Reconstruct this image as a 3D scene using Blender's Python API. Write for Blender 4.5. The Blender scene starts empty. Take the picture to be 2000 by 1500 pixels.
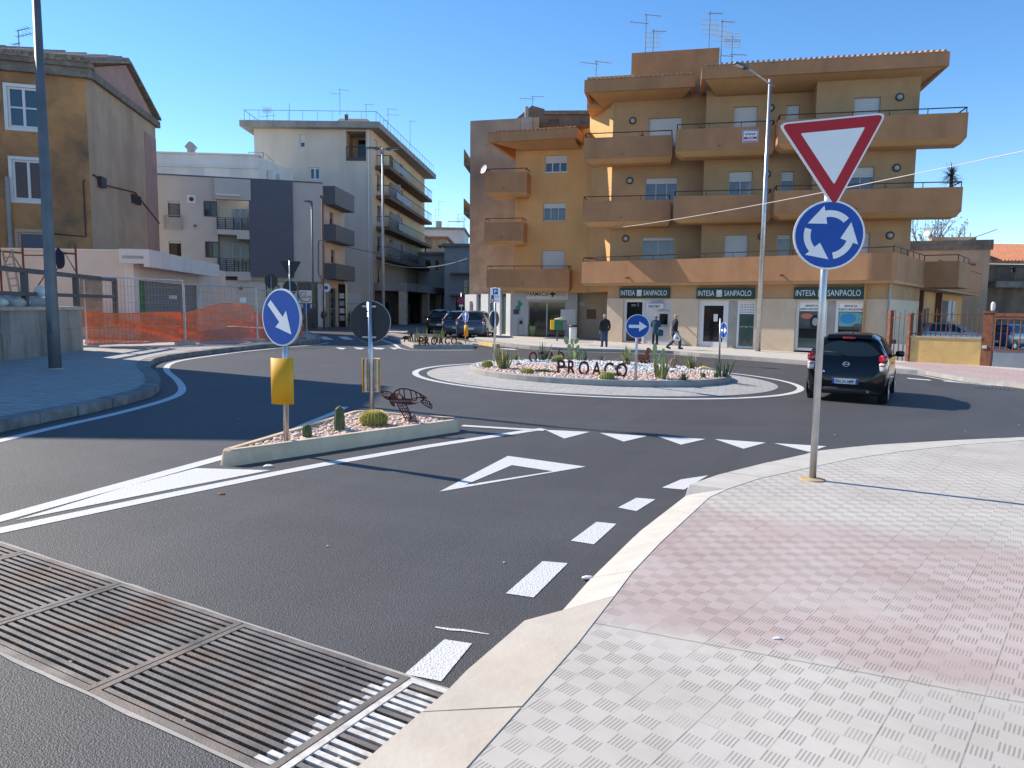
import bpy, math, random
import numpy as np
from mathutils import Vector, Matrix
random.seed(7)
SC = bpy.context.scene
COL = SC.collection
# ------------------------------------------------------------ view and ground model
F = 1450.0
H = 1.65
PITCH = math.atan(150 / F)
ROLL = math.atan(0.012)
GX, GY = -0.018, -0.006            # the square falls gently to the right and away
FW = Vector((0, math.cos(PITCH), -math.sin(PITCH)))
_r0 = Vector((1, 0, 0)); _u0 = Vector((0, math.sin(PITCH), math.cos(PITCH)))
RI = math.cos(ROLL) * _r0 + math.sin(ROLL) * _u0
UP = math.cos(ROLL) * _u0 - math.sin(ROLL) * _r0
EYE = Vector((0, 0, H))

def ray(px, py): return FW + RI * ((px - 1000) / F) - UP * ((py - 750) / F)
def G(x, y, h=0.0): return GX * x + GY * y + h
def g(px, py, h=0.0):
    d = ray(px, py); t = (h - H) / (d.z - GX * d.x - GY * d.y)
    return EYE + d * t
def g2(px, py, h=0.0):
    p = g(px, py, h); return (p.x, p.y)
def atY(px, py, Y):
    d = ray(px, py); return EYE + d * (Y / d.y)
def V(*a): return Vector(a)

# ------------------------------------------------------------ mesh helpers
class MB:
    def __init__(s): s.v = []; s.f = []
    def add(s, vs, fs):
        o = len(s.v); s.v += [tuple(p) for p in vs]; s.f += [tuple(i + o for i in f) for f in fs]; return s
    def box(s, c, d, rz=0, ax=None):
        c = Vector(c); hx, hy, hz = d[0] / 2, d[1] / 2, d[2] / 2
        if ax is None:
            X = Vector((math.cos(rz), math.sin(rz), 0)); Y = Vector((-math.sin(rz), math.cos(rz), 0)); Z = Vector((0, 0, 1))
        else: X, Y, Z = ax
        vs = [c + X * (a * hx) + Y * (b * hy) + Z * (e * hz) for e in (-1, 1) for a, b in ((-1, -1), (1, -1), (1, 1), (-1, 1))]
        return s.add(vs, [(3, 2, 1, 0), (4, 5, 6, 7), (0, 1, 5, 4), (1, 2, 6, 5), (2, 3, 7, 6), (3, 0, 4, 7)])
    def bar(s, a, b, w, h=None):
        a = Vector(a); b = Vector(b); d = b - a; L = d.length
        if L < 1e-6: return s
        X = d / L; ref = Vector((0, 0, 1)) if abs(X.z) < .95 else Vector((0, 1, 0))
        Y = ref.cross(X).normalized(); Z = X.cross(Y)
        return s.box((a + b) / 2, (L, w, h or w), ax=(X, Y, Z))
    def tube(s, pts, r, n=8, caps=True):
        pts = [Vector(p) for p in pts]; m = len(pts)
        rs = r if isinstance(r, (list, tuple)) else [r] * m
        vs = []; prev = None
        for k, p in enumerate(pts):
            t = (pts[min(k + 1, m - 1)] - pts[max(k - 1, 0)]).normalized()
            if prev is None:
                ref = Vector((0, 0, 1)) if abs(t.z) < .9 else Vector((1, 0, 0))
                X = ref.cross(t).normalized()
            else:
                X = prev - t * prev.dot(t)
                X = X.normalized() if X.length > 1e-5 else Vector((1, 0, 0))
            prev = X; Y = t.cross(X)
            for q in range(n):
                a = 2 * math.pi * q / n
                vs.append(p + (X * math.cos(a) + Y * math.sin(a)) * rs[k])
        fs = [(k * n + q, k * n + (q + 1) % n, (k + 1) * n + (q + 1) % n, (k + 1) * n + q) for k in range(m - 1) for q in range(n)]
        if caps: fs += [tuple(range(n - 1, -1, -1)), tuple((m - 1) * n + q for q in range(n))]
        return s.add(vs, fs)
    def lathe(s, prof, c=(0, 0, 0), n=24):
        c = Vector(c); vs = []; m = len(prof)
        for r, z in prof:
            for q in range(n):
                a = 2 * math.pi * q / n; vs.append(c + Vector((r * math.cos(a), r * math.sin(a), z)))
        fs = [(k * n + q, k * n + (q + 1) % n, (k + 1) * n + (q + 1) % n, (k + 1) * n + q) for k in range(m - 1) for q in range(n)]
        fs += [tuple(range(n - 1, -1, -1)), tuple((m - 1) * n + q for q in range(n))]
        return s.add(vs, fs)
    def prism(s, poly, o, ax, ay, az, d):
        """polygon (ccw in ax, ay) at o, thickness d along az"""
        o = Vector(o); n = len(poly)
        b = [o + ax * p[0] + ay * p[1] for p in poly]; t = [p + az * d for p in b]
        fs = [tuple(range(n - 1, -1, -1)), tuple(range(n, 2 * n))] + [(k, (k + 1) % n, n + (k + 1) % n, n + k) for k in range(n)]
        return s.add(b + t, fs)
    def build(s, name, mat, parent=None, smooth=False, bevel=0):
        me = bpy.data.meshes.new(name); off = Vector(parent_world(parent)) if parent else Vector((0, 0, 0))
        vs = [(p[0] - off.x, p[1] - off.y, p[2] - off.z) for p in s.v] if off.length else s.v
        me.from_pydata(vs, [], s.f); me.validate(clean_customdata=False)
        ob = bpy.data.objects.new(name, me); COL.objects.link(ob); me.materials.append(mat)
        if smooth:
            me.polygons.foreach_set('use_smooth', [True] * len(me.polygons))
        if parent: ob.parent = parent
        if bevel:
            m = ob.modifiers.new('b', 'BEVEL'); m.width = bevel; m.segments = 2; m.limit_method = 'ANGLE'
        return ob

def parent_world(o):
    v = Vector(o.location)
    while o.parent: o = o.parent; v = v + o.location
    return v
def tag(o, label=None, cat=None, group=None, kind=None):
    if label: o['label'] = label
    if cat: o['category'] = cat
    if group: o['group'] = group
    if kind: o['kind'] = kind
    return o
def thing(name, label, cat, loc=(0, 0, 0), group=None):
    o = bpy.data.objects.new(name, None); COL.objects.link(o); o.location = loc; o.empty_display_size = .1
    return tag(o, label, cat, group)
def dup(o, loc, rz=None, sc=None, label=None, group=None, parent=None):
    c = o.copy(); COL.objects.link(c)
    if parent is None:
        c.location = loc
        if rz is not None: c.rotation_euler = (0, 0, rz)
        if sc is not None: c.scale = (sc, sc, sc) if not isinstance(sc, tuple) else sc
        if label: c['label'] = label
        if group: c['group'] = group
    else: c.parent = parent
    for ch in list(o.children): dup(ch, None, parent=c)
    return c
def smooth_curve(pts, k=6, closed=False):
    P = [Vector(p) for p in pts]; n = len(P); out = []
    rng = range(n if closed else n - 1)
    for i in rng:
        if closed: a, b, c, d = P[(i - 1) % n], P[i], P[(i + 1) % n], P[(i + 2) % n]
        else: a, b, c, d = P[max(i - 1, 0)], P[i], P[i + 1], P[min(i + 2, n - 1)]
        for q in range(k):
            t = q / k
            out.append(.5 * ((2 * b) + (c - a) * t + (2 * a - 5 * b + 4 * c - d) * t * t + (3 * b - a - 3 * c + d) * t ** 3))
    if not closed: out.append(P[-1])
    return out
def strip(mb, pts, a, b, h, depth=0.0, closed=False):
    """ribbon along plan points between left offsets a and b, lying h above the ground, with optional thickness"""
    P = [Vector((p[0], p[1])) for p in pts]; n = len(P); L = []; R = []
    for i in range(n):
        q0 = P[(i - 1) % n] if closed else P[max(i - 1, 0)]; q1 = P[(i + 1) % n] if closed else P[min(i + 1, n - 1)]
        t = (q1 - q0).normalized(); nn = Vector((-t.y, t.x))
        aa = a[i] if isinstance(a, list) else a; bb = b[i] if isinstance(b, list) else b
        L.append(P[i] + nn * aa); R.append(P[i] + nn * bb)
    m = n if closed else n - 1
    hh = h if isinstance(h, list) else [h] * n
    vs = [(p.x, p.y, G(p.x, p.y, hh[k])) for k, p in enumerate(L)] + [(p.x, p.y, G(p.x, p.y, hh[k])) for k, p in enumerate(R)]
    fs = [(i, (i + 1) % n, n + (i + 1) % n, n + i)[::-1] if aa > bb else (i, (i + 1) % n, n + (i + 1) % n, n + i) for i in range(m)]
    if depth:
        vs += [(x, y, z - depth) for x, y, z in vs]
        for i in range(m):
            j = (i + 1) % n
            fs += [(i, 2 * n + i, 2 * n + j, j), (n + j, 3 * n + j, 3 * n + i, n + i)]
        if not closed: fs += [(0, n, 3 * n, 2 * n), (n - 1, 3 * n - 1, 4 * n - 1, 2 * n - 1)]
    mb.add(vs, fs)
def flat(mb, pts, h, depth=0.0):
    """polygon on the ground, ccw or not; triangulated by blender"""
    P = [(p[0], p[1]) for p in pts]
    ar = sum(P[i][0] * P[(i + 1) % len(P)][1] - P[(i + 1) % len(P)][0] * P[i][1] for i in range(len(P)))
    if ar < 0: P = P[::-1]
    n = len(P); vs = [(x, y, G(x, y, h)) for x, y in P]; fs = [tuple(range(n))]
    if depth:
        vs += [(x, y, z - depth) for x, y, z in vs]
        fs += [(i, n + i, n + (i + 1) % n, (i + 1) % n) for i in range(n)]
    mb.add(vs, fs)
_txt = {}
def text_mb(mb, s, o, ax, ay, az, height, depth=.004, width=None, align='C', slant=0.0, bold=0.0):
    """writing as solid letters: o = centre (or left) of the base line"""
    key = (s, bold, slant)
    if key not in _txt:
        cu = bpy.data.curves.new('t', 'FONT'); cu.body = s; cu.extrude = .5; cu.resolution_u = 3; cu.offset = bold; cu.shear = slant
        ob = bpy.data.objects.new('t', cu); COL.objects.link(ob)
        dg = bpy.context.evaluated_depsgraph_get(); dg.update(); ev = ob.evaluated_get(dg); me = ev.to_mesh()
        vs = [tuple(v.co) for v in me.vertices]; fs = [tuple(p.vertices) for p in me.polygons]
        ev.to_mesh_clear(); bpy.data.objects.remove(ob); bpy.data.curves.remove(cu)
        _txt[key] = (vs, fs)
    vs, fs = _txt[key]
    if not vs: return
    x0 = min(v[0] for v in vs); x1 = max(v[0] for v in vs); sy = height / .72; sx = (width / (x1 - x0)) if width else sy
    xo = {'C': (x0 + x1) / 2, 'L': x0}[align]; o = Vector(o)
    mb.add([o + ax * ((v[0] - xo) * sx) + ay * (v[1] * sy) + az * ((v[2] + .5) * depth) for v in vs], fs)

# ------------------------------------------------------------ materials
def srgb(r, g_, b):
    f = lambda c: (c / 255 / 12.92) if c / 255 <= .04045 else ((c / 255 + .055) / 1.055) ** 2.4
    return (f(r), f(g_), f(b))
class NT:
    def __init__(s, name):
        s.m = bpy.data.materials.new(name); s.m.use_nodes = True; s.t = s.m.node_tree; s.b = s.t.nodes['Principled BSDF']
    def n(s, typ, **k):
        x = s.t.nodes.new(typ)
        for a, v in k.items():
            if a in x.inputs: x.inputs[a].default_value = v
            else: setattr(x, a, v)
        return x
    def l(s, a, b): s.t.links.new(a, b)
    def math(s, op, a, b=None, c=None):
        x = s.t.nodes.new('ShaderNodeMath'); x.operation = op
        for i, v in enumerate((a, b, c)):
            if v is None: continue
            if hasattr(v, 'is_linked'): s.l(v, x.inputs[i])
            else: x.inputs[i].default_value = v
        return x.outputs[0]
    def mix(s, f, a, b, mode='MIX'):
        x = s.t.nodes.new('ShaderNodeMix'); x.data_type = 'RGBA'; x.blend_type = mode
        for sock, v in ((x.inputs[0], f), (x.inputs[6], a), (x.inputs[7], b)):
            if hasattr(v, 'is_linked'): s.l(v, sock)
            elif isinstance(v, (int, float)): sock.default_value = v
            else: sock.default_value = (*v[:3], 1)
        return x.outputs[2]
    def pos(s, obj=False):
        if obj: return s.n('ShaderNodeTexCoord').outputs['Object']
        return s.n('ShaderNodeNewGeometry').outputs['Position']
    def noise(s, vec, scale, detail=3, rough=.55):
        x = s.n('ShaderNodeTexNoise'); x.inputs['Scale'].default_value = scale; x.inputs['Detail'].default_value = detail; x.inputs['Roughness'].default_value = rough
        s.l(vec, x.inputs['Vector']); return x.outputs['Fac']
    def ramp(s, f, lo, hi):
        x = s.n('ShaderNodeMapRange'); x.inputs[1].default_value = lo; x.inputs[2].default_value = hi; s.l(f, x.inputs[0]); return x.outputs[0]
    def bump(s, h, strength, dist=.01):
        x = s.n('ShaderNodeBump'); x.inputs['Strength'].default_value = strength; x.inputs['Distance'].default_value = dist
        s.l(h, x.inputs['Height']); s.l(x.outputs[0], s.b.inputs['Normal'])
_mats = {}
def mat(name, col, rough=.7, metal=0.0, var=.12, scale=2.0, bump=0.0, bscale=60, stain=None, stain_amt=.0, stain_scale=.5, streak=False, spec=.5, coat=0, obj=False, slo=.48):
    if name in _mats: return _mats[name]
    N = NT(name); v = N.pos(obj); b = N.b
    b.inputs['Roughness'].default_value = rough; b.inputs['Metallic'].default_value = metal
    b.inputs['Specular IOR Level'].default_value = spec; b.inputs['Coat Weight'].default_value = coat; b.inputs['Coat Roughness'].default_value = .03
    c = (*col, 1)
    if var or stain:
        n1 = N.ramp(N.noise(v, scale, 5), .3, .7)
        lo = tuple(x * (1 - var) for x in col); hi = tuple(min(1, x * (1 + var)) for x in col)
        out = N.mix(n1, lo, hi)
        if stain:
            vv = v
            if streak:
                mp = N.n('ShaderNodeMapping'); mp.inputs['Scale'].default_value = (1, 1, .18); N.l(v, mp.inputs[0]); vv = mp.outputs[0]
            n2 = N.ramp(N.noise(vv, stain_scale, 6, .65), slo, slo + .24)
            out = N.mix(N.math('MULTIPLY', n2, stain_amt), out, stain)
        N.l(out, b.inputs['Base Color'])
    else: b.inputs['Base Color'].default_value = c
    if bump: N.bump(N.noise(v, bscale, 3), bump)
    _mats[name] = N.m; return N.m
def slat_mat(name, col, pitch=.055, rough=.6, dark=.55, axis=2):
    if name in _mats: return _mats[name]
    N = NT(name); s = N.n('ShaderNodeSeparateXYZ'); N.l(N.pos(), s.inputs[0])
    fr = N.math('FRACT', N.math('DIVIDE', s.outputs[axis], pitch))
    line = N.math('LESS_THAN', fr, .14)
    N.l(N.mix(line, col, tuple(c * dark for c in col)), N.b.inputs['Base Color']); N.b.inputs['Roughness'].default_value = rough
    N.bump(N.math('PINGPONG', fr, .5), .5, .02)
    _mats[name] = N.m; return N.m
M = {}
def build_mats():
    # asphalt
    N = NT('asphalt'); v = N.pos(); b = N.b
    big = N.ramp(N.noise(v, .25, 4), .3, .7); mid = N.ramp(N.noise(v, 1.6, 4), .35, .65)
    vo = N.n('ShaderNodeTexVoronoi'); vo.inputs['Scale'].default_value = 150; N.l(v, vo.inputs['Vector'])
    vo2 = N.n('ShaderNodeTexVoronoi'); vo2.inputs['Scale'].default_value = 85; N.l(v, vo2.inputs['Vector'])
    c = N.mix(big, (.049, .0475, .047), (.068, .0665, .066)); c = N.mix(N.math('MULTIPLY', mid, .35), c, (.044, .044, .049))
    sp = N.n('ShaderNodeSeparateColor'); N.l(vo.outputs['Color'], sp.inputs[0])
    c = N.mix(N.math('MULTIPLY', N.math('POWER', sp.outputs[0], 5), .26), c, (.2, .195, .185))
    c = N.mix(N.math('MULTIPLY', N.math('POWER', sp.outputs[1], 3), .4), c, (.022, .022, .024))
    sx_ = N.n('ShaderNodeSeparateXYZ'); mpx = N.n('ShaderNodeMapping'); mpx.inputs['Rotation'].default_value = (0, 0, .42); N.l(v, mpx.inputs[0]); N.l(mpx.outputs[0], sx_.inputs[0]); cmbx = N.n('ShaderNodeCombineXYZ'); N.l(sx_.outputs[0], cmbx.inputs[0]); N.l(N.math('MULTIPLY', sx_.outputs[1], .06), cmbx.inputs[1])
    oil = N.ramp(N.noise(v, .9, 6, .7), .62, .78); c = N.mix(N.math('MULTIPLY', oil, .45), c, (.028, .028, .03)); dust = N.ramp(N.noise(v, .55, 5, .7), .55, .8); c = N.mix(N.math('MULTIPLY', dust, .2), c, (.125, .12, .112)); trk = N.ramp(N.noise(cmbx.outputs[0], 1.1, 3), .5, .66); c = N.mix(N.math('MULTIPLY', trk, .22), c, (.095, .095, .1))
    # tyre-polished bands going round the traffic island
    s = N.n('ShaderNodeSeparateXYZ'); N.l(v, s.inputs[0])
    rr = N.math('SQRT', N.math('ADD', N.math('POWER', N.math('SUBTRACT', s.outputs[0], 2.4), 2), N.math('POWER', N.math('SUBTRACT', s.outputs[1], 19.7), 2)))
    cmb = N.n('ShaderNodeCombineXYZ'); N.l(rr, cmb.inputs[0]); band = N.ramp(N.noise(cmb.outputs[0], 1.3, 3), .35, .7)
    c = N.mix(N.math('MULTIPLY', band, .28), c, (.1, .1, .104))
    N.l(c, b.inputs['Base Color']); b.inputs['Roughness'].default_value = .62; b.inputs['Specular IOR Level'].default_value = .45
    N.bump(N.math('ADD', vo.outputs['Distance'], N.math('MULTIPLY', vo2.outputs['Distance'], .8)), .45, .008); M['asphalt'] = N.m
    # road paint, worn through to the asphalt
    N = NT('road_paint'); v = N.pos()
    w = N.ramp(N.noise(v, 70, 3, .7), .57, .67); w2 = N.ramp(N.noise(v, 3, 4), .45, .7)
    c = N.mix(N.math('MULTIPLY', w, N.math('ADD', .35, N.math('MULTIPLY', w2, .6))), (.62, .62, .61), (.12, .12, .12)); N.l(c, N.b.inputs['Base Color'])
    N.b.inputs['Roughness'].default_value = .6
    vo = N.n('ShaderNodeTexVoronoi'); vo.inputs['Scale'].default_value = 90; N.l(v, vo.inputs['Vector']); N.bump(vo.outputs['Distance'], .6, .008); M['paint'] = N.m
    # right pavement: pink and grey embossed tiles
    N = NT('embossed_tiles'); v = N.pos()
    mp = N.n('ShaderNodeMapping'); mp.inputs['Rotation'].default_value = (0, 0, TILE_ROT); mp.inputs['Location'].default_value = (.04, -.09, 0); N.l(v, mp.inputs[0])
    s = N.n('ShaderNodeSeparateXYZ'); N.l(mp.outputs[0], s.inputs[0])
    cell = TILE / 3
    ux = N.math('DIVIDE', s.outputs[0], cell); uy = N.math('DIVIDE', s.outputs[1], cell)
    ch = N.math('MODULO', N.math('ADD', N.math('ADD', N.math('FLOOR', ux), N.math('FLOOR', uy)), 1000), 2)
    ch = N.math('GREATER_THAN', ch, .5)
    fx = N.math('FRACT', N.math('ADD', ux, 100)); fy = N.math('FRACT', N.math('ADD', uy, 100))
    st = N.math('FRACT', N.math('MULTIPLY', fx, 6.0)); st = N.math('LESS_THAN', st, .42)
    ins = N.math('MULTIPLY', N.math('GREATER_THAN', fy, .07), N.math('LESS_THAN', fy, .93))
    grv = N.math('MULTIPLY', N.math('MULTIPLY', ch, st), ins)
    tx = N.math('FRACT', N.math('ADD', N.math('DIVIDE', s.outputs[0], TILE), 100)); ty = N.math('FRACT', N.math('ADD', N.math('DIVIDE', s.outputs[1], TILE), 100))
    jn = N.ramp(N.noise(v, 5, 3), .38, .6); jo = N.math('MAXIMUM', N.math('MULTIPLY', N.math('LESS_THAN', tx, .02), jn), N.math('MULTIPLY', N.math('MULTIPLY', N.math('LESS_THAN', ty, .014), jn), .5))
    n1 = N.noise(v, 1.3, 5); n2 = N.noise(v, 9, 4); tc = N.n('ShaderNodeTexWhiteNoise'); fl = N.n('ShaderNodeVectorMath'); fl.operation = 'FLOOR'
    sc_ = N.n('ShaderNodeVectorMath'); sc_.operation = 'SCALE'; sc_.inputs[3].default_value = 1 / TILE; N.l(mp.outputs[0], sc_.inputs[0]); N.l(sc_.outputs[0], fl.inputs[0])
    flx = N.n('ShaderNodeSeparateXYZ'); N.l(fl.outputs[0], flx.inputs[0]); cb = N.n('ShaderNodeCombineXYZ'); N.l(flx.outputs[0], cb.inputs[0]); N.l(flx.outputs[1], cb.inputs[1]); N.l(cb.outputs[0], tc.inputs['Vector'])
    # pink band between two joints across the pavement, cement haze along its edges
    sw = N.n('ShaderNodeSeparateXYZ'); N.l(v, sw.inputs[0]); bd = N.math('ADD', N.math('MULTIPLY', sw.outputs[0], .366), N.math('MULTIPLY', sw.outputs[1], .93)); seam_ = N.math('LESS_THAN', N.math('ABSOLUTE', N.math('SUBTRACT', N.math('ADD', bd, N.math('MULTIPLY', N.noise(v, 6, 3), .02)), PINK0)), .006)
    jo = N.math('MAXIMUM', jo, seam_)
    band = N.math('ADD', bd, N.math('MULTIPLY', N.math('SUBTRACT', N.noise(v, 4, 5, .7), .5), .3))
    pk = N.math('MULTIPLY', N.ramp(band, PINK0 - .02, PINK0 + .14), N.ramp(band, PINK1 + .22, PINK1 - .22))
    grey = N.mix(N.ramp(n1, .35, .65), (.425, .392, .345), (.515, .477, .425)); pink = N.mix(N.ramp(n1, .35, .65), (.385, .30, .275), (.45, .365, .335))
    c = N.mix(pk, grey, pink)
    c = N.mix(N.math('MULTIPLY', N.math('SUBTRACT', tc.outputs[0], .3), .34), c, (.5, .485, .455))
    c = N.mix(N.math('MULTIPLY', N.ramp(N.noise(v, .8, 5, .7), .5, .7), .35), c, (.52, .505, .475))
    c = N.mix(N.math('MULTIPLY', N.ramp(n2, .5, .75), .12), c, (.3, .27, .22))
    fade = N.ramp(N.noise(v, 2.2, 3), .28, .52)
    c = N.mix(N.math('MULTIPLY', grv, N.math('MULTIPLY', fade, .52)), c, (.14, .115, .10)); c = N.mix(N.math('MULTIPLY', jo, .55), c, (.14, .12, .11))
    N.l(c, N.b.inputs['Base Color']); N.b.inputs['Roughness'].default_value = .75
    N.bump(N.math('SUBTRACT', N.math('MULTIPLY', n2, .3), N.math('MAXIMUM', N.math('MULTIPLY', grv, fade), jo)), .55, .006); M['tiles'] = N.m
    # cobble-look paving (roundabout apron, left pavement)
    def cob(name, a, bb, sx, sy, joint, rot=.3):
        N = NT(name); v = N.pos(); mp = N.n('ShaderNodeMapping'); mp.inputs['Rotation'].default_value = (0, 0, rot); N.l(v, mp.inputs[0])
        br = N.n('ShaderNodeTexBrick'); br.inputs['Scale'].default_value = 1; br.inputs['Brick Width'].default_value = sx; br.inputs['Row Height'].default_value = sy
        br.inputs['Mortar Size'].default_value = .007; br.inputs['Color1'].default_value = (*a, 1); br.inputs['Color2'].default_value = (*bb, 1); br.inputs['Mortar'].default_value = (*joint, 1)
        N.l(mp.outputs[0], br.inputs['Vector']); n = N.noise(v, 6, 5)
        c = N.mix(.35, br.outputs['Color'], N.mix(N.ramp(n, .3, .7), tuple(x * .6 for x in a), bb)); N.l(c, N.b.inputs['Base Color']); N.b.inputs['Roughness'].default_value = .8
        N.bump(N.math('SUBTRACT', N.math('MULTIPLY', n, .6), br.outputs['Fac']), .5, .012); M[name] = N.m
    cob('apron_paving', (.36, .345, .325), (.45, .435, .41), .32, .16, (.2, .195, .19)); cob('left_paving', (.37, .345, .315), (.45, .42, .385), .4, .2, (.09, .09, .095), .5)
    cob('far_paving', (.5, .46, .41), (.56, .52, .47), .3, .3, (.36, .33, .3), .6); cob('far_paving_pink', (.42, .3, .28), (.48, .36, .34), .3, .3, (.3, .24, .22), .6)
    m = lambda n, *a, **k: M.__setitem__(n, mat(n, *a, **k))
    m('limestone', (.52, .46, .38), .75, var=.1, scale=3, bump=.25, bscale=25, stain=(.5, .38, .24), stain_amt=.35, stain_scale=2)
    m('limestone_white', (.49, .46, .41), .75, var=.08, scale=4, bump=.25, bscale=25, stain=(.35, .33, .3), stain_amt=.3, stain_scale=3)
    m('kerb_dark', (.22, .21, .2), .8, var=.35, scale=3.5, bump=.4, bscale=15, stain=(.06, .06, .06), stain_amt=.6, stain_scale=2.5)
    m('kerb_grey', (.36, .34, .31), .8, var=.18, scale=3, bump=.3, bscale=20, stain=(.2, .18, .15), stain_amt=.5, stain_scale=1.5)
    m('concrete', (.47, .41, .33), .85, var=.14, scale=2.2, bump=.3, bscale=22, stain=(.24, .2, .15), stain_amt=.45, stain_scale=3)
    m('island_concrete', (.64, .49, .335), .85, var=.12, scale=2.2, bump=.3, bscale=22, stain=(.34, .27, .19), stain_amt=.5, stain_scale=3)
    m('concrete_wall', (.33, .295, .25), .9, var=.2, scale=1.2, bump=.4, bscale=12, stain=(.05, .045, .035), stain_amt=.8, stain_scale=1.3, streak=True)
    m('steel_grate', (.215, .185, .155), .5, .35, var=.35, scale=5, stain=(.25, .13, .06), stain_amt=.55, stain_scale=2.2, bump=.2, bscale=80)
    m('grate_paint', (.6, .58, .54), .6, 0, var=.15, scale=18, stain=(.22, .14, .08), stain_amt=.7, stain_scale=14)
    m('dirt_dark', (.055, .042, .033), .95, var=.4, scale=12, bump=.6, bscale=60)
    m('galv', (.5, .51, .52), .38, .85, var=.12, scale=6); m('galv_dull', (.3, .31, .32), .5, .6, var=.15, scale=4)
    m('pole_dark', (.10, .105, .11), .5, .3, var=.1); m('pole_grey', (.16, .165, .17), .55, .35, var=.15, scale=3)
    m('sign_white', (.84, .84, .82), .35, var=.03, scale=8); m('sign_blue', (.002, .07, .36), .55, var=.06, scale=6); m('sign_red', (.45, .004, .014), .5, var=.06, scale=6)
    m('sign_back', (.025, .03, .033), .5, var=.15, scale=8); m('sign_rim', (.62, .63, .64), .4, .2, var=.05)
    m('yellow_plastic', (.80, .37, .004), .6, var=.06, scale=3); m('yellow_back', (.60, .55, .45), .4, .3, var=.2, scale=8)
    m('corten', (.085, .019, .016), .7, .2, var=.35, scale=9); m('corten_light', (.23, .075, .035), .8, .1, var=.35, scale=8, stain=(.1, .03, .02), stain_amt=.6, stain_scale=7)
    m('pebble_pink', (.60, .44, .36), .7, var=.28, scale=11); m('pebble_white', (.60, .59, .57), .7, var=.2, scale=9); m('pebble_bed', (.3, .22, .18), .95, var=.3, scale=20, bump=.8, bscale=40)
    m('pebble_bed_white', (.45, .45, .46), .95, var=.3, scale=20, bump=.8, bscale=40); m('rock_dark', (.12, .12, .13), .85, var=.3, scale=8, bump=.5, bscale=12); m('lawn_patch', (.06, .13, .03), .9, var=.35, scale=30, bump=.6, bscale=80)
    m('cactus', (.05, .085, .03), .6, var=.25, scale=14); m('cactus_barrel', (.19, .22, .05), .6, var=.25, scale=12); m('spine', (.66, .55, .16), .6, var=.2); m('spine_pale', (.55, .5, .36), .6, var=.2)
    m('pear_pad', (.25, .32, .15), .55, var=.2, scale=9); m('pear_wood', (.30, .2, .12), .8, var=.25, scale=9); m('agave', (.13, .17, .10), .55, var=.3, scale=9); m('snake_leaf', (.23, .25, .085), .55, var=.45, scale=14); m('leaf_dry', (.38, .2, .08), .7, var=.3, scale=9)
    m('leaf_dark', (.045, .07, .025), .6, var=.3, scale=9); m('bark', (.16, .12, .09), .9, var=.3, scale=9); m('twig', (.17, .13, .1), .9, var=.2, scale=5)
    # buildings
    m('ochre', (.48, .295, .15), .9, var=.1, scale=.9, bump=.1, bscale=60, stain=(.34, .195, .09), stain_amt=.55, stain_scale=.5, streak=True)
    m('ochre_bright', (.68, .385, .15), .9, var=.07, scale=.9, bump=.1, bscale=60, stain=(.38, .22, .09), stain_amt=.3, stain_scale=.5, streak=True)
    m('balcony_ochre', (.44, .22, .105), .9, var=.1, scale=1.2, bump=.15, bscale=50, stain=(.25, .125, .06), stain_amt=.5, stain_scale=.6, streak=True)
    m('soffit', (.50, .31, .15), .9, var=.08, scale=1); m('travertine', (.60, .47, .33), .6, var=.06, scale=1.5, stain=(.48, .35, .22), stain_amt=.4, stain_scale=2)
    m('tiles_roof', (.42, .26, .18), .9, var=.35, scale=7, stain=(.2, .15, .12), stain_amt=.5, stain_scale=3); m('tiles_old', (.26, .22, .18), .9, var=.4, scale=6, stain=(.07, .065, .06), stain_amt=.7, stain_scale=2.5); m('tiles_red', (.42, .17, .09), .9, var=.3, scale=6)
    m('old_stone', (.38, .30, .22), .9, var=.2, scale=1.4, bump=.4, bscale=9, stain=(.10, .085, .075), stain_amt=.75, stain_scale=.35)
    m('render_beige', (.50, .36, .245), .9, var=.1, scale=.7, bump=.2, bscale=30, stain=(.22, .15, .1), stain_amt=.5, stain_scale=.4, streak=True)
    m('render_ochre_old', (.46, .235, .095), .9, var=.25, scale=.6, bump=.2, bscale=30, stain=(.12, .085, .06), stain_amt=.9, stain_scale=.33, slo=.43)
    m('render_pink', (.40, .25, .21), .9, var=.12, scale=1, bump=.2, bscale=30); m('stone_trim', (.2, .175, .145), .9, var=.25, scale=3, stain=(.06, .05, .045), stain_amt=.7, stain_scale=1)
    m('white_render', (.70, .68, .64), .85, var=.06, scale=.8, stain=(.45, .43, .39), stain_amt=.35, stain_scale=.6, streak=True); m('white_render_warm', (.68, .60, .52), .85, var=.06, scale=.8, stain=(.45, .38, .33), stain_amt=.35, stain_scale=.6)
    m('grey_render', (.50, .485, .46), .85, var=.05, scale=.8); m('grey_light', (.52, .505, .48), .85, var=.05, scale=.8); m('anthracite', (.105, .12, .155), .7, var=.06, scale=1); m('balcony_grey', (.095, .095, .105), .6, var=.06)
    m('cream_render', (.58, .51, .43), .9, var=.06, scale=.5, stain=(.36, .31, .26), stain_amt=.4, stain_scale=.3, streak=True); m('peach_render', (.66, .47, .31), .9, var=.08, scale=.6, stain=(.42, .27, .16), stain_amt=.4, stain_scale=.5)
    m('roof_concrete', (.3, .28, .255), .9, var=.15, scale=1, stain=(.14, .13, .12), stain_amt=.6, stain_scale=.6, streak=True); m('balcony_brown', (.16, .095, .06), .9, var=.15, scale=1.5)
    m('glass_dark', (.012, .014, .016), .06, var=0, spec=.6); m('glass_blue', (.03, .06, .09), .06, var=0, spec=.8); m('curtain_glass', (.10, .115, .145), .12, var=.25, scale=6, spec=.8); m('glass_green', (.06, .10, .085), .08, var=.1, spec=.7)
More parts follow.
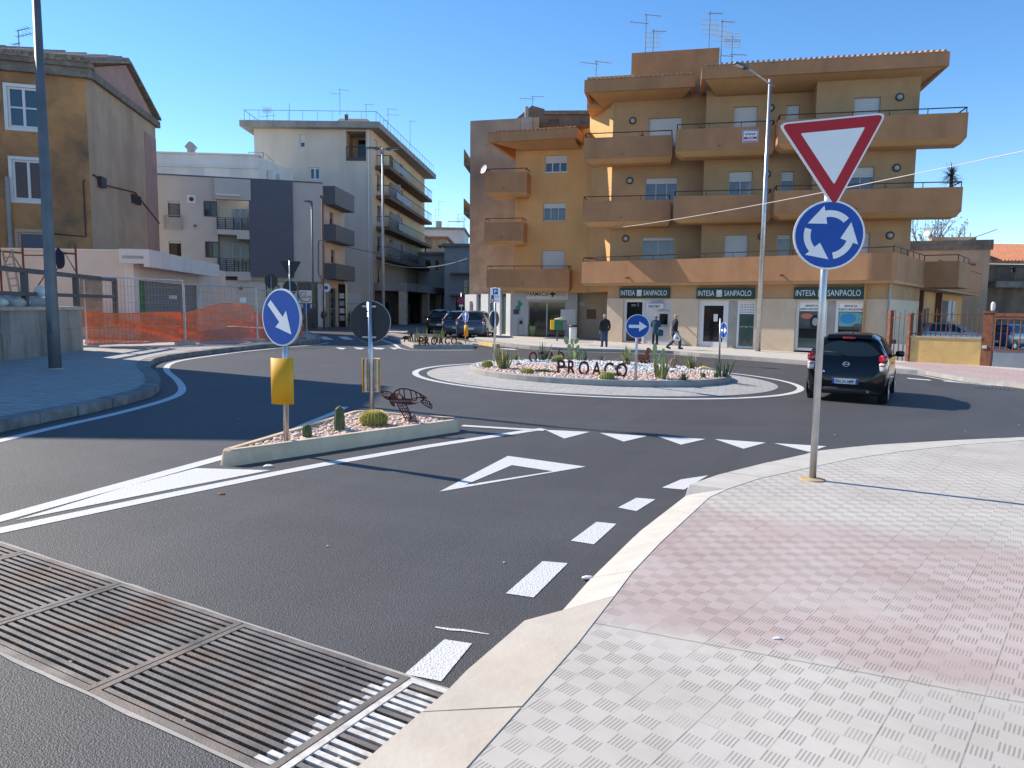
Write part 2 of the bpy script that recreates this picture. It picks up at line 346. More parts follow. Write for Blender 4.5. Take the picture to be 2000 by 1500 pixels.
    m('frame_white', (.66, .66, .65), .45, var=.04); m('frame_dark', (.05, .04, .04), .5, var=.1); m('frame_brown', (.16, .065, .04), .6, var=.2); m('frame_grey', (.4, .41, .42), .45, .3, var=.05)
    M['shutter_white'] = slat_mat('shutter_white', (.62, .61, .58), .11, .6, .68); M['shutter_grey'] = slat_mat('shutter_grey', (.22, .22, .215), .12); M['shutter_brown'] = slat_mat('shutter_brown', (.22, .11, .08), .06)
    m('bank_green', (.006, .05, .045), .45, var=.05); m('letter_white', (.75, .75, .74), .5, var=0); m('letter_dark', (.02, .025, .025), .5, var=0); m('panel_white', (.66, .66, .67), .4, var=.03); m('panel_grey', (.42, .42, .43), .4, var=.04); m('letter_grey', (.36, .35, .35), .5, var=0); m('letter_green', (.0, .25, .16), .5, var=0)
    m('rail_brown', (.075, .025, .018), .6, .1, var=.15); m('rail_dark', (.03, .03, .034), .5, .3, var=.1); m('rail_steel', (.3, .31, .32), .4, .6, var=.1); m('rust', (.19, .072, .036), .8, .1, var=.35, scale=7, stain=(.09, .04, .025), stain_amt=.5, stain_scale=3); m('rust_scaffold', (.17, .055, .035), .7, .2, var=.4, scale=4)
    m('net_orange', (.92, .17, .03), .6, var=.15, scale=5); m('green_paint', (.03, .17, .03), .55, var=.15); m('wood_plank', (.38, .25, .16), .8, var=.25, scale=5)
    m('yellow_wall', (.66, .44, .16), .9, var=.12, scale=1.5, bump=.25, bscale=14, stain=(.3, .24, .15), stain_amt=.55, stain_scale=2.2); m('metal_sheet', (.19, .215, .25), .55, .3, var=.12, scale=2); m('wall_dark_old', (.2, .15, .115), .95, var=.25, scale=1, bump=.3, bscale=9, stain=(.05, .042, .036), stain_amt=.85, stain_scale=.5, streak=True)
    m('car_black', (.003, .003, .005), .1, 0, var=0, coat=0, spec=.45); m('car_plastic', (.016, .016, .017), .5, var=.1); m('tyre', (.016, .016, .016), .85, var=.2); m('rim_metal', (.42, .42, .44), .3, .8, var=0); m('car_glass', (.012, .017, .017), .04, var=0, spec=.7)
    m('lamp_red', (.35, .005, .008), .12, var=0, coat=.6); m('lamp_clear', (.55, .5, .5), .15, var=0, coat=.6); m('chrome', (.75, .75, .77), .12, 1, var=0); m('car_silver', (.42, .43, .44), .3, .5, var=0, coat=.8); m('car_grey', (.07, .085, .105), .3, .4, var=0, coat=.8); m('car_darkblue', (.02, .03, .055), .25, 0, var=0, coat=1); m('car_blue', (.02, .06, .17), .3, .2, var=0, coat=.8); m('car_red', (.25, .01, .015), .3, .1, var=0, coat=.8); m('plate_white', (.7, .7, .68), .4, var=0)
    m('skin', (.50, .29, .20), .55, var=.06, scale=20); m('hair_grey', (.36, .34, .32), .8, var=.3, scale=40); m('hair_dark', (.05, .035, .028), .8, var=.3, scale=40); m('jacket_black', (.012, .013, .017), .75, var=.3, scale=9); m('jacket_teal', (.015, .055, .10), .8, var=.25, scale=9); m('sweater_navy', (.014, .015, .03), .85, var=.3, scale=12); m('jeans', (.035, .065, .14), .85, var=.35, scale=10); m('trousers_black', (.012, .012, .014), .85, var=.3, scale=10); m('trousers_red', (.4, .02, .03), .8, var=.15); m('shoe', (.014, .012, .012), .6, var=.2); m('bag_white', (.68, .7, .68), .5, var=.08, scale=15); m('bag_green', (.03, .2, .06), .5, var=.1)
    m('bin_green', (.01, .15, .06), .45, var=.08); m('bin_yellow', (.8, .48, .02), .45, var=.08); m('cable_white', (.62, .6, .57), .6, var=0); m('cable_dark', (.03, .03, .03), .6, var=0); m('antenna', (.3, .3, .31), .45, .6, var=.1); m('antenna_pale', (.55, .5, .44), .5, .3, var=.1); m('poster_dark', (.06, .07, .085), .3, var=.5, scale=3); m('poster_teal', (.12, .36, .42), .3, var=.25, scale=4); m('poster_orange', (.6, .17, .1), .3, var=.1); m('poster_blue', (.02, .25, .5), .3, var=.1); m('sticker', (.7, .7, .68), .6, var=.05); m('bronze', (.16, .09, .045), .5, .3, var=.25, scale=30); m('terracotta', (.3, .12, .06), .8, var=.2); m('black_panel', (.012, .012, .018), .25, var=0)
    m('debris', (.45, .43, .4), .9, var=.4, scale=5); m('cloth_navy', (.015, .018, .045), .9, var=.3, scale=8); m('plug_mortar', (.42, .3, .17), .95, var=.25, scale=12)
TILE_ROT = 0.681; TILE = .272; PINK0 = 3.47; PINK1 = 6.0
build_mats()
# ------------------------------------------------------------ camera, sun, sky
cam = bpy.data.cameras.new('camera'); co = bpy.data.objects.new('camera', cam); COL.objects.link(co)
cam.sensor_width = 36; cam.lens = F / 2000 * 36; cam.clip_end = 3000; cam.clip_start = .05
co.matrix_world = Matrix(((RI.x, UP.x, -FW.x, 0), (RI.y, UP.y, -FW.y, 0), (RI.z, UP.z, -FW.z, H), (0, 0, 0, 1)))
SC.camera = co
SUN_EL = math.radians(38.5); SUN_AZ = math.atan2(.445, -.895)        # direction towards the sun in plan
sd = Vector((math.cos(SUN_AZ) * math.cos(SUN_EL), math.sin(SUN_AZ) * math.cos(SUN_EL), math.sin(SUN_EL)))
sl = bpy.data.lights.new('sun', 'SUN'); sl.energy = 4.2; sl.angle = math.radians(.53); sl.color = (1, .91, .79)
so = bpy.data.objects.new('sun', sl); COL.objects.link(so); so.rotation_euler = sd.to_track_quat('Z', 'Y').to_euler(); so.location = (-30, 20, 40)
w = bpy.data.worlds.new('World'); SC.world = w; w.use_nodes = True
nt = w.node_tree; bg = nt.nodes['Background']; sk = nt.nodes.new('ShaderNodeTexSky'); sk.sky_type = 'NISHITA'; sk.sun_disc = False
sk.sun_elevation = SUN_EL; sk.sun_rotation = math.atan2(sd.x, sd.y); sk.air_density = .9; sk.dust_density = .0; sk.ozone_density = 1.0; sk.altitude = 1500
hs = nt.nodes.new('ShaderNodeHueSaturation'); hs.inputs['Saturation'].default_value = 1.26
nt.links.new(sk.outputs[0], hs.inputs['Color']); nt.links.new(hs.outputs[0], bg.inputs[0]); bg.inputs[1].default_value = .138
SC.view_settings.view_transform = 'Standard'; SC.view_settings.look = 'None'; SC.view_settings.exposure = .8; SC.view_settings.gamma = 1
SC.cycles.max_bounces = 6; SC.cycles.sample_clamp_indirect = 6
try: SC.cycles.use_denoising = True
except Exception: pass
# ------------------------------------------------------------ the ground and the road
mb = MB(); S = 260; n = 20
vs = [(-S + 2 * S * i / n, -60 + 2 * S * j / n) for j in range(n + 1) for i in range(n + 1)]
GR = Vector((.873, -.488)); GN = Vector((.488, .873)); GO = Vector((-3.43, 4.85))   # drain direction, its normal (away), a point of its far edge
GW = .83
def gp(s, t): p = GO + GR * s - GN * t; return (p.x, p.y)
# the road sheet leaves the drain's channel open
s0, s1 = -3.2, 3.72
def road():
    mb = MB(); X0, X1, Y0, Y1 = -260, 260, -60, 420
    # in drain coordinates: four big sheets round the channel
    def loc(s, t): return gp(s, t)
    for (a, b, c, d) in ((-300, 300, -400, 0), (-300, 300, GW, 300), (-300, s0, 0, GW), (s1 + 2, 300, 0, GW)):
        nx = 12; ny = 12 if d - c > 5 else 1
        v = []; f = []
        for j in range(ny + 1):
            for i in range(nx + 1):
                x, y = loc(a + (b - a) * i / nx, c + (d - c) * j / ny); v.append((x, y, G(x, y)))
        for j in range(ny):
            for i in range(nx):
                k = j * (nx + 1) + i; f.append((k, k + nx + 1, k + nx + 2, k + 1))
        mb.add(v, f)
    return mb
tag(road().build('road', M['asphalt']), kind='structure')
# channel under the drain
mb = MB(); v = []
for s, t in ((s0, 0), (s1 + 2, 0), (s1 + 2, GW), (s0, GW)):
    x, y = gp(s, t); v.append((x, y, G(x, y)))
v += [(x, y, z - .35) for x, y, z in v]
mb.add(v, [(4, 5, 6, 7), (0, 1, 5, 4), (1, 2, 6, 5), (2, 3, 7, 6), (3, 0, 4, 7)])
tag(mb.build('drain_channel', M['dirt_dark']), kind='structure')
# ------------------------------------------------------------ drain grates
def grate(sa, sb, lab, paint=None):
    c = gp((sa + sb) / 2, GW / 2); r = thing('drain_grate', lab, 'drain grate', (c[0], c[1], G(*c)), 'drain grates across the road')
    def P(s, t, h): x, y = gp(s, t); return Vector((x, y, G(x, y, h)))
    fr = MB(); bars = MB(); e = .004
    def bx(mb, sA, sB, tA, tB, h0, h1):
        v = [P(s, t, h) for h in (h0, h1) for s, t in ((sA, tA), (sB, tA), (sB, tB), (sA, tB))]
        mb.add(v, [(0, 1, 2, 3), (7, 6, 5, 4), (4, 5, 1, 0), (5, 6, 2, 1), (6, 7, 3, 2), (7, 4, 0, 3)])
    bx(fr, sa + e, sb - e, .004, .038, -.06, .006); bx(fr, sa + e, sb - e, GW - .038, GW - .004, -.06, .006)
    bx(fr, sa + e, sa + .036, .038, GW - .038, -.06, .006); bx(fr, sb - .036, sb - e, .038, GW - .038, -.06, .006)
    fr.build('frame', M['grate_paint'] if paint == 'all' else M['steel_grate'], r)
    nb = 17; t0 = .038; pit = (GW - .076) / nb
    pb = MB()
    for k in range(nb):
        ta = t0 + pit * (k + .2); tb = t0 + pit * (k + .77)
        if paint == 'all' : bx(pb if k % 5 else bars, sa + .036, sb - .036, ta, tb, -.055, .003)
        elif paint == 'edge':
            cut = sb - .10 + .03 * math.sin(k * 1.9)
            bx(bars, sa + .036, cut, ta, tb, -.055, .003); bx(pb, cut, sb - .036, ta, tb, -.055, .003)
        else: bx(bars, sa + .036, sb - .036, ta, tb, -.055, .003 - .002 * random.random())
    bars.build('bars', M['steel_grate'], r)
    if pb.v: pb.build('painted_bars', M['grate_paint'], r)
    bx2 = MB(); bx(bx2, (sa + sb) / 2 - .012, (sa + sb) / 2 + .012, .038, GW - .038, -.075, -.058); bx2.build('cross_bar', M['steel_grate'], r)
def seam(px, py): p = g(px, py); return (Vector((p.x, p.y)) - GO).dot(GR)
q = [seam(60, 1075) - 1.02, seam(60, 1075), seam(250, 1130), seam(485, 1215), seam(790, 1325), seam(870, 1345) + .28]
q = [-.68, .33, 1.34, 2.36, 3.43, 3.98]
grate(q[0] - 1.01, q[0], 'dark steel drain grate running out of the photo past the far lane')
grate(q[0], q[1], 'dark steel drain grate cut by the left edge of the photo')
grate(q[1], q[2], 'dark steel drain grate with even clean bars, second in the row from the left')
grate(q[2], q[3], 'steel drain grate clogged with grit, between the clean one and the white-edged one')
grate(q[3], q[4], 'large steel drain grate with rusty bars and one end sprayed white', 'edge')
grate(q[4], q[5], 'short drain grate painted white and rust against the pale kerb', 'all')
# grit caught in the bars
mb = MB()
for k in range(420):
    s = random.uniform(q[1], q[5]); t = random.choice([random.gauss(.1, .05), random.gauss(.72, .06), random.uniform(.05, .8)])
    if not .02 < t < .8: continue
    x, y = gp(s, t); z = G(x, y, random.uniform(-.05, -.012)); r = random.uniform(.004, .012)
    mb.box((x, y, z), (r * 2, r * 1.4, r), random.random() * 3)
tag(mb.build('grit', M['debris']), 'small grit and leaf bits caught between the drain bars', 'grit', kind='stuff')
mb = MB(); v = []
for k in range(60):
    s = s0 + (s1 + .3 - s0) * k / 59; a = .008 + .012 * random.random()
    x, y = gp(s, -a); v.append((x, y, G(x, y, .004)))
    x, y = gp(s, .006); v.append((x, y, G(x, y, .004)))
mb.add(v, [(2 * k, 2 * k + 1, 2 * k + 3, 2 * k + 2) for k in range(59)]); v = []
for k in range(60):
    s = s0 + (s1 + .3 - s0) * k / 59; a = .012 + .012 * random.random()
    x, y = gp(s, GW - .006); v.append((x, y, G(x, y, .004)))
    x, y = gp(s, GW + a); v.append((x, y, G(x, y, .004)))
mb.add(v, [(2 * k, 2 * k + 1, 2 * k + 3, 2 * k + 2) for k in range(59)])
tag(mb.build('drain_edge', M['kerb_grey']), kind='structure')
# ------------------------------------------------------------ right pavement
KH = .12
outer_px = [(470, 1700), (690, 1500), (870, 1347), (905, 1312), (1022, 1212), (1080, 1211), (1150, 1132), (1250, 1036), (1338, 968), (1345, 946), (1400, 927), (1500, 902), (1600, 880), (1700, 869), (1850, 860), (2000, 853), (2300, 848)]
hh = [KH, KH, KH, KH, KH, .012, .012, .012, .02, KH, KH, KH, KH, KH, KH, KH, KH]
outer = [g2(x, y, h) for (x, y), h in zip(outer_px, hh)]
inner_px = [(720, 1700), (912, 1500), (1060, 1335), (1128, 1258), (1200, 1165), (1235, 1118), (1290, 1060), (1340, 1012), (1385, 972), (1420, 956), (1480, 936), (1570, 916), (1660, 897), (1760, 882), (1880, 869), (2030, 858), (2320, 853)]
inner = [g2(x, y, KH) for x, y in inner_px]
mb = MB(); flat(mb, inner + [(30, 9.4), (30, -6), (inner[0][0] + .3, -6)], KH, .3)
tag(mb.build('pavement', M['tiles']), kind='structure')
def ribbon(name, A, B, hA, hB, m, skirt=.25, stone=.95, gap=.006):
    """kerb of separate stones between the outer line A and the inner line B"""
    mb = MB(); n = len(A); P = [Vector((p[0], p[1], h)) for p, h in zip(A, hA)]; Q = [Vector((p[0], p[1], h)) for p, h in zip(B, hB)]
    L = [0]
    for i in range(1, n): L.append(L[-1] + max((P[i] - P[i - 1]).length, .6 * (Q[i] - Q[i - 1]).length))
    def at(X, s):
        for i in range(1, n):
            if s <= L[i] or i == n - 1: t = (s - L[i - 1]) / max(1e-6, L[i] - L[i - 1]); return X[i - 1].lerp(X[i], t)
    def w(p, dh=0): return (p.x, p.y, G(p.x, p.y, p.z + dh))
    s = 0
    while s < L[-1] - .02:
        e = min(L[-1], s + stone * random.uniform(.9, 1.1)); e = L[-1] if L[-1] - e < .25 else e
        cuts = sorted({s + gap, e - gap} | {q for q in L if s + .03 < q < e - .03}); j = random.uniform(-.003, .003); v = []
        for q in cuts:
            a_, b_ = at(P, q), at(Q, q); d = (b_ - a_).normalized() * .012; v += [w(a_, -skirt), w(a_, -.014 + j), w(a_ + d, j), w(b_, 0), w(b_, -skirt)]
        k = len(cuts); mb.add(v, [(5 * i + r, 5 * i + r + 1, 5 * i + 6 + r, 5 * i + 5 + r) for i in range(k - 1) for r in range(4)] + [(4, 3, 2, 1, 0), tuple(5 * (k - 1) + r for r in range(5))]); s = e
    return mb.build(name, m)
kt = .004
tag(ribbon('kerb', outer[:5], inner[:4] + [inner[4]], hh[:5], [KH + kt] * 5, M['limestone']), kind='structure')
mid = [outer[4]] + outer[5:9] + [outer[8]]
tag(ribbon('lowered_kerb', outer[4:9], [inner[4], inner[4], inner[5], inner[6], inner[8]], [KH - .004] + hh[5:9], [KH + kt] * 5, M['limestone_white']), kind='structure')
tag(ribbon('kerb', outer[8:], inner[8:], [.02] + hh[9:], [KH + kt] * 9, M['limestone_white']), kind='structure')
# joints between kerb stones
mb = MB()
for (a, b) in [((1175, 1103), (1255, 1098)), ((1215, 1066), (1290, 1062)), ((1105, 1180), (1190, 1170)), ((1260, 1028), (1330, 1024)), ((1300, 996), (1362, 994))]:
    A = Vector(g2(*a, .06)); B = Vector(g2(*b, .1)); d = (B - A).normalized(); nn = Vector((-d.y, d.x)) * .003
mb = MB()
# ------------------------------------------------------------ left pavement
lk = [(-6.6, 3.0), (-6.5, 6.5), (-6.45, 9.27), (-6.36, 10.73), (-6.42, 12.4), (-6.75, 13.6), (-7.6, 15.3), (-8.9, 17.6), (-9.75, 19.8), (-9.98, 21.9), (-9.84, 25.9), (-9.35, 29.5), (-8.95, 31.9), (-8.95, 33.6), (-9.5, 36), (-10.4, 39), (-11.6, 42), (-13.5, 46)]
lks = [(p.x, p.y) for p in smooth_curve([(a, b, 0) for a, b in lk], 4)]
mb = MB(); flat(mb, lks + [(-16, 52), (-60, 52), (-60, 3)], .13, .3); tag(mb.build('left_pavement', M['left_paving']), kind='structure')
# dark kerb stones, each course laid end to end
mb = MB()
L = [Vector(p) for p in lks]; cum = [0]
for i in range(1, len(L)): cum.append(cum[-1] + (L[i] - L[i - 1]).length)
def along(s):
    for i in range(1, len(L)):
        if cum[i] >= s: t = (s - cum[i - 1]) / (cum[i] - cum[i - 1]); return L[i - 1].lerp(L[i], t)
    return L[-1]
s = 0
while s < cum[-1] - .9:
    e = s + random.uniform(.75, .95); ks = [along(s + .012 + (e - s - .024) * k / 2) for k in range(3)]
    o = random.uniform(-.012, .012)
    strip(mb, ks, .02 + o, -.24 + o, [.138 + random.uniform(0, .006)] * 3, .3); s = e
tag(mb.build('left_kerb', M['kerb_dark']), kind='structure')
# ------------------------------------------------------------ far pavement (pharmacy and bank side) and right side
fk_px = [(926, 665), (942, 668.5), (967, 672), (1017, 678), (1060, 682), (1140, 686), (1240, 688), (1320, 691), (1375, 696), (1475, 703), (1587, 712), (1680, 720), (1755, 727), (1825, 733), (1900, 746), (2000, 757), (2200, 785)]
fk = [g2(x, y) for x, y in fk_px]
fks = [(p.x, p.y) for p in smooth_curve([(a, b, 0) for a, b in fk], 3)]
mb = MB(); flat(mb, [(-2.2, 47.5), (-3.2, 62)][::-1] + fks + [(60, 20), (60, 75)], .13, .3); tag(mb.build('far_pavement', M['far_paving']), kind='structure')
mb = MB(); strip(mb, fks, .02, -.30, .136, .3); tag(mb.build('far_kerb', M['kerb_grey']), kind='structure')
pp = [g2(x, y, .13) for x, y in [(1735, 709), (1800, 706), (1920, 716), (2100, 735), (2100, 765), (2000, 748), (1900, 737), (1830, 727)]]
mb = MB(); flat(mb, pp, .1345); tag(mb.build('pink_paving', M['far_paving_pink']), kind='structure')
mb = MB(); strip(mb, [g2(x, y, .13) for x, y in [(946, 668), (967, 671), (975, 672.5)]], .03, -.32, .139, .25); tag(mb.build('yellow_kerb', M['yellow_wall']), kind='structure')
mb = MB(); strip(mb, [g2(x, y) for x, y in [(1377, 695.6), (1405, 697.6), (1437, 700)]], .035, -.28, .128, .2); tag(mb.build('gully_inlet', M['corten_light']), 'rusty iron gully inlet let into the kerb before the bank', 'gully')
# ------------------------------------------------------------ painted markings
PH = .004
def mk(pts, h=PH): mb = MB(); flat(mb, pts, h); return mb
pm = MB()
RC = (2.4, 19.7)
ring = [(RC[0] + 5.02 * math.cos(2 * math.pi * k / 96), RC[1] + 5.02 * math.sin(2 * math.pi * k / 96)) for k in range(96)]
strip(pm, ring, 0.0, .16, PH, closed=True)
def quad(*px): flat(pm, [g2(x, y) for x, y in px], PH)
quad((790, 1318), (868, 1250), (922, 1258), (862, 1332)); quad((988, 1160), (1060, 1097), (1109, 1101), (1042, 1168)); quad((1115, 1057), (1165, 1020), (1204, 1024), (1160, 1064)); quad((1207, 992), (1243, 973), (1280, 976), (1243, 999)); quad((1293, 953), (1330, 937), (1383, 929), (1336, 957))
tri = [((1065, 840), (1152, 844), (1102, 857)), ((1172, 846), (1264, 852), (1218, 863)), ((1283, 852), (1378, 858), (1330, 869)), ((1396, 858), (1496, 865), (1452, 877)), ((1512, 866), (1614, 872), (1580, 883))]
for t in tri: quad(*t)
# give way triangle on the lane
To = [Vector(g2(*p)) for p in ((858, 961), (992, 891), (1144, 912))]; ce = (To[0] + To[1] + To[2]) / 3
Ti = [Vector(g2(*p)) for p in ((908, 948), (1000, 909), (1080, 921))]
for i in range(3): flat(pm, [To[i], To[(i + 1) % 3], Ti[(i + 1) % 3], Ti[i]], PH)
# splitter island lines
def line_px(px, w, ca=True, h=PH): strip(pm, [g2(x, y) for x, y in px], w / 2, -w / 2, h)
line_px([(-260, 1077), (0, 1014), (230, 950), (452, 889)], .16)
line_px([(-260, 1084), (0, 1037), (300, 974), (540, 925), (640, 906), (830, 873), (1030, 842), (1062, 838)], .15)
line_px([(903, 832), (1000, 838), (1062, 841)], .14, h=PH + .003)
quad((30, 1017), (120, 990), (250, 950), (383, 915), (528, 919), (300, 963))
line_px([(455, 886), (520, 862), (600, 828), (655, 806), (675, 795)], .12)
# edge line along the left kerb
el = [(p[0] + .0, p[1]) for p in lk]
strip(pm, [(p.x, p.y) for p in smooth_curve([(a + .02, b, 0) for a, b in lk[1:14]], 5)], -.52, -.66, PH)
# edge line in front of the far kerb
strip(pm, fks[3:-4], -.52, -.64, PH)
strip(pm, [g2(*p) for p in ((925, 684), (800, 684), (780, 680), (770, 672), (745, 664), (700, 660))], .08, -.08, PH)
for a, b in ((655, 676), (690, 712), (725, 752), (760, 778)): quad((a, 678.5), (b, 680), (b - 6, 682.5), (a + 8, 682))
for a in (620, 660): quad((a, 657.5), (a + 17, 657.5), (a + 32, 663.5), (a + 12, 663.5))
for (x, y) in ((905, 668), (938, 672), (975, 680)): quad((x, y), (x + 28, y + 1.5), (x + 38, y + 4), (x + 6, y + 2))
for k in range(4):
    x = 1700 + k * 70
    quad((x, 733 + k * 5), (x + 45, 736 + k * 5.6), (x + 50, 738 + k * 5.6), (x + 5, 735 + k * 5))
tag(pm.build('road_markings', M['paint']), kind='structure')
# faint skid mark and worn line by the kerb
mb = MB(); strip(mb, [g2(*p) for p in ((850, 1226), (880, 1231), (905, 1232), (955, 1240))], [.008, .015, .01, .004], [-.006, -.01, -.012, -.004], PH); tag(mb.build('worn_line', M['paint']), kind='structure')
# ------------------------------------------------------------ road gully on the right
o = g(1942, 759); r = thing('gully_grate', 'dark slotted gully grate in the road by the right kerb', 'gully grate', o)
mb = MB(); ax = Vector((.8, -.6, -.012)).normalized()
fr = MB(); ay = Vector((.6, .8, -.015)).normalized(); az = ax.cross(ay)
for k in range(9): mb.box(o + ax * (-.36 + .09 * k) + az * .006, (.055, .36, .012), ax=(ax, ay, az))
mb.build('bars', M['pole_dark'], r)
for sg in (-1, 1): fr.box(o + ay * (.2 * sg) + az * .005, (.86, .04, .014), ax=(ax, ay, az)); fr.box(o + ax * (.41 * sg) + az * .005, (.04, .36, .014), ax=(ax, ay, az))
fr.build('frame', M['pole_dark'], r)
# ------------------------------------------------------------ walls and windows on upright planes
class Plane:
    """upright plane through A and B (plan); s runs along A->B, d sticks out towards the viewer"""
    def __init__(s, A, B):
        s.A = Vector((A[0], A[1], 0)); s.u = (Vector((B[0], B[1], 0)) - s.A); s.L = s.u.length; s.u /= s.L
        s.n = Vector((s.u.y, -s.u.x, 0)); s.k = Vector((0, 0, 1))
    def P(s, a, z, d=0): return s.A + s.u * a + s.k * z + s.n * d
    def px(s, x, y, d=0):
        r = ray(x, y); o = s.A + s.n * d; t = (o - EYE).dot(s.n) / r.dot(s.n); p = EYE + r * t
        return ((p - s.A).dot(s.u), p.z)
    def r(s, x0, y0, x1, y1, d=0):
        """picture rectangle -> (s0, s1, z0, z1)"""
        xm = (x0 + x1) / 2; ym = (y0 + y1) / 2
        a = s.px(x0, ym, d)[0]; b = s.px(x1, ym, d)[0]; return (a, b, s.px(xm, y1, d)[1], s.px(xm, y0, d)[1])
    def off(s, d): p = Plane(s.P(0, 0, d), s.P(s.L, 0, d)); return p
def pbox(mb, pl, s0, s1, z0, z1, d0, d1):
    v = [pl.P(a, z, d) for z in (z0, z1) for a, d in ((s0, d1), (s1, d1), (s1, d0), (s0, d0))]
    return mb.add(v, [(3, 2, 1, 0), (4, 5, 6, 7), (0, 1, 5, 4), (1, 2, 6, 5), (2, 3, 7, 6), (3, 0, 4, 7)])
def wall(mb, pl, s0, s1, z0, z1, holes=(), depth=.22, thick=0):
    S = sorted({s0, s1} | {min(max(v, s0), s1) for h in holes for v in h[:2]}); Z = sorted({z0, z1} | {min(max(v, z0), z1) for h in holes for v in h[2:4]})
    for i in range(len(S) - 1):
        for j in range(len(Z) - 1):
            cs = (S[i] + S[i + 1]) / 2; cz = (Z[j] + Z[j + 1]) / 2
            if any(h[0] < cs < h[1] and h[2] < cz < h[3] for h in holes): continue
            mb.add([pl.P(S[i], Z[j]), pl.P(S[i + 1], Z[j]), pl.P(S[i + 1], Z[j + 1]), pl.P(S[i], Z[j + 1])], [(0, 1, 2, 3)])
    for a, b, c, d in [h[:4] for h in holes]:
        q = [(a, c), (b, c), (b, d), (a, d)]
        for k in range(4):
            (x0, y0), (x1, y1) = q[k], q[(k + 1) % 4]
            mb.add([pl.P(x0, y0), pl.P(x0, y0, -depth), pl.P(x1, y1, -depth), pl.P(x1, y1)], [(0, 1, 2, 3)])
def window(root, pl, rc, kind='glass', frame='frame_white', pane='glass_dark', shut=0.0, mull=1, depth=.2, sill=None, name='window', shutm='shutter_white', rowbar=0, fw=.06, label=None):
    s0, s1, z0, z1 = rc; fr = MB(); d0, d1 = -depth - .02, -depth + .06
    pbox(fr, pl, s0, s0 + fw, z0, z1, d0, d1); pbox(fr, pl, s1 - fw, s1, z0, z1, d0, d1); pbox(fr, pl, s0 + fw, s1 - fw, z1 - fw, z1, d0, d1); pbox(fr, pl, s0 + fw, s1 - fw, z0, z0 + fw, d0, d1)
    zs = z1 - (z1 - z0) * shut
    if shut < .97:
        for k in range(1, mull + 1):
            x = s0 + (s1 - s0) * k / (mull + 1); pbox(fr, pl, x - fw * .55, x + fw * .55, z0 + fw, min(zs, z1 - fw), d0, d1)
        for k in range(1, rowbar + 1):
            z = z0 + (z1 - z0) * k / (rowbar + 1); pbox(fr, pl, s0 + fw, s1 - fw, z - fw * .35, z + fw * .35, d0 + .01, d1 - .01)
    w = fr.build(name, M[frame], root)
    if label: w['label'] = label
    m = MB(); pbox(m, pl, s0 + fw * .5, s1 - fw * .5, z0 + fw * .5, z1 - fw * .5, d0 - .03, d0 + .03); m.build('pane', M[pane], w)
    if shut > 0: m = MB(); pbox(m, pl, s0 + .01, s1 - .01, zs, z1 - .004, d1, d1 + .025); m.build('shutter', M[shutm], w)
    if sill: m = MB(); pbox(m, pl, s0 - .07, s1 + .07, z0 - .06, z0 - .002, -.02, .07); m.build('sill', M[sill], w)
    return w
def rail(root, pts, h, m='rail_brown', posts=6, r=.022, low=False, name='railing', infill=0):
    """thin railing along 3d points"""
    mb = MB(); P = [Vector(p) for p in pts]; up = Vector((0, 0, h))
    for a, b in zip(P[:-1], P[1:]):
        mb.bar(a + up, b + up, r * 2)
        if low: mb.bar(a + up * .12, b + up * .12, r * 1.4)
        n = max(1, int((b - a).length / (infill or 1.4)))
        for k in range(n + 1):
            q = a.lerp(b, k / n); mb.bar(q, q + up, r * (1.3 if not infill else .7))
    return mb.build(name, M[m], root)
def slab_poly(mb, pts, z0, z1):
    n = len(pts); ar = sum(pts[i][0] * pts[(i + 1) % n][1] - pts[(i + 1) % n][0] * pts[i][1] for i in range(n))
    if ar < 0: pts = pts[::-1]
    v = [(p[0], p[1], z0) for p in pts] + [(p[0], p[1], z1) for p in pts]
    mb.add(v, [tuple(range(n - 1, -1, -1)), tuple(range(n, 2 * n))] + [(k, (k + 1) % n, n + (k + 1) % n, n + k) for k in range(n)])
def parapet(root, pl, s0, s1, z0, z1, back, mwall='balcony_ochre', t=.12, soff='soffit', left=True, right=True, cham=.35, name='balcony', railh=.24, drain=True):
    """solid balcony: front wall on the plane, returns to the wall behind, slab with a sloping soffit"""
    mb = MB(); pbox(mb, pl, s0, s1, z0, z1, -t, 0)
    if left: pbox(mb, pl, s0, s0 + t, z0, z1, -back, -t)
    if right: pbox(mb, pl, s1 - t, s1, z0, z1, -back, -t)
    b = mb.build(name, M[mwall], root)
    sl = MB(); q = [(s0, 0), (s1, 0), (s1, -back), (s0, -back)]; c = cham
    q2 = [(s0 + c, -c), (s1 - c * .3, -c), (s1 - c * .3, -back), (s0 + c, -back)]
    v = [pl.P(a, z0 - .003, d) for a, d in q] + [pl.P(a, z0 - .22, d) for a, d in q2]
    sl.add(v, [(0, 1, 5, 4), (1, 2, 6, 5), (2, 3, 7, 6), (3, 0, 4, 7), (4, 5, 6, 7), (3, 2, 1, 0)]); sl.build('soffit', M[soff], b)
    if railh: rail(b, [pl.P(s0 + .06, z1, -back + .2), pl.P(s0 + .06, z1, -.06), pl.P(s1 - .06, z1, -.06)] + ([pl.P(s1 - .06, z1, -back + .2)] if right else []), railh)
    if drain:
        m = MB(); a = s0 + (s1 - s0) * .45; m.tube([pl.P(a, z0 + .22, -.02), pl.P(a, z0 + .2, .12)], .03, 8); m.build('drain_spout', M['bronze'], b)
    return b
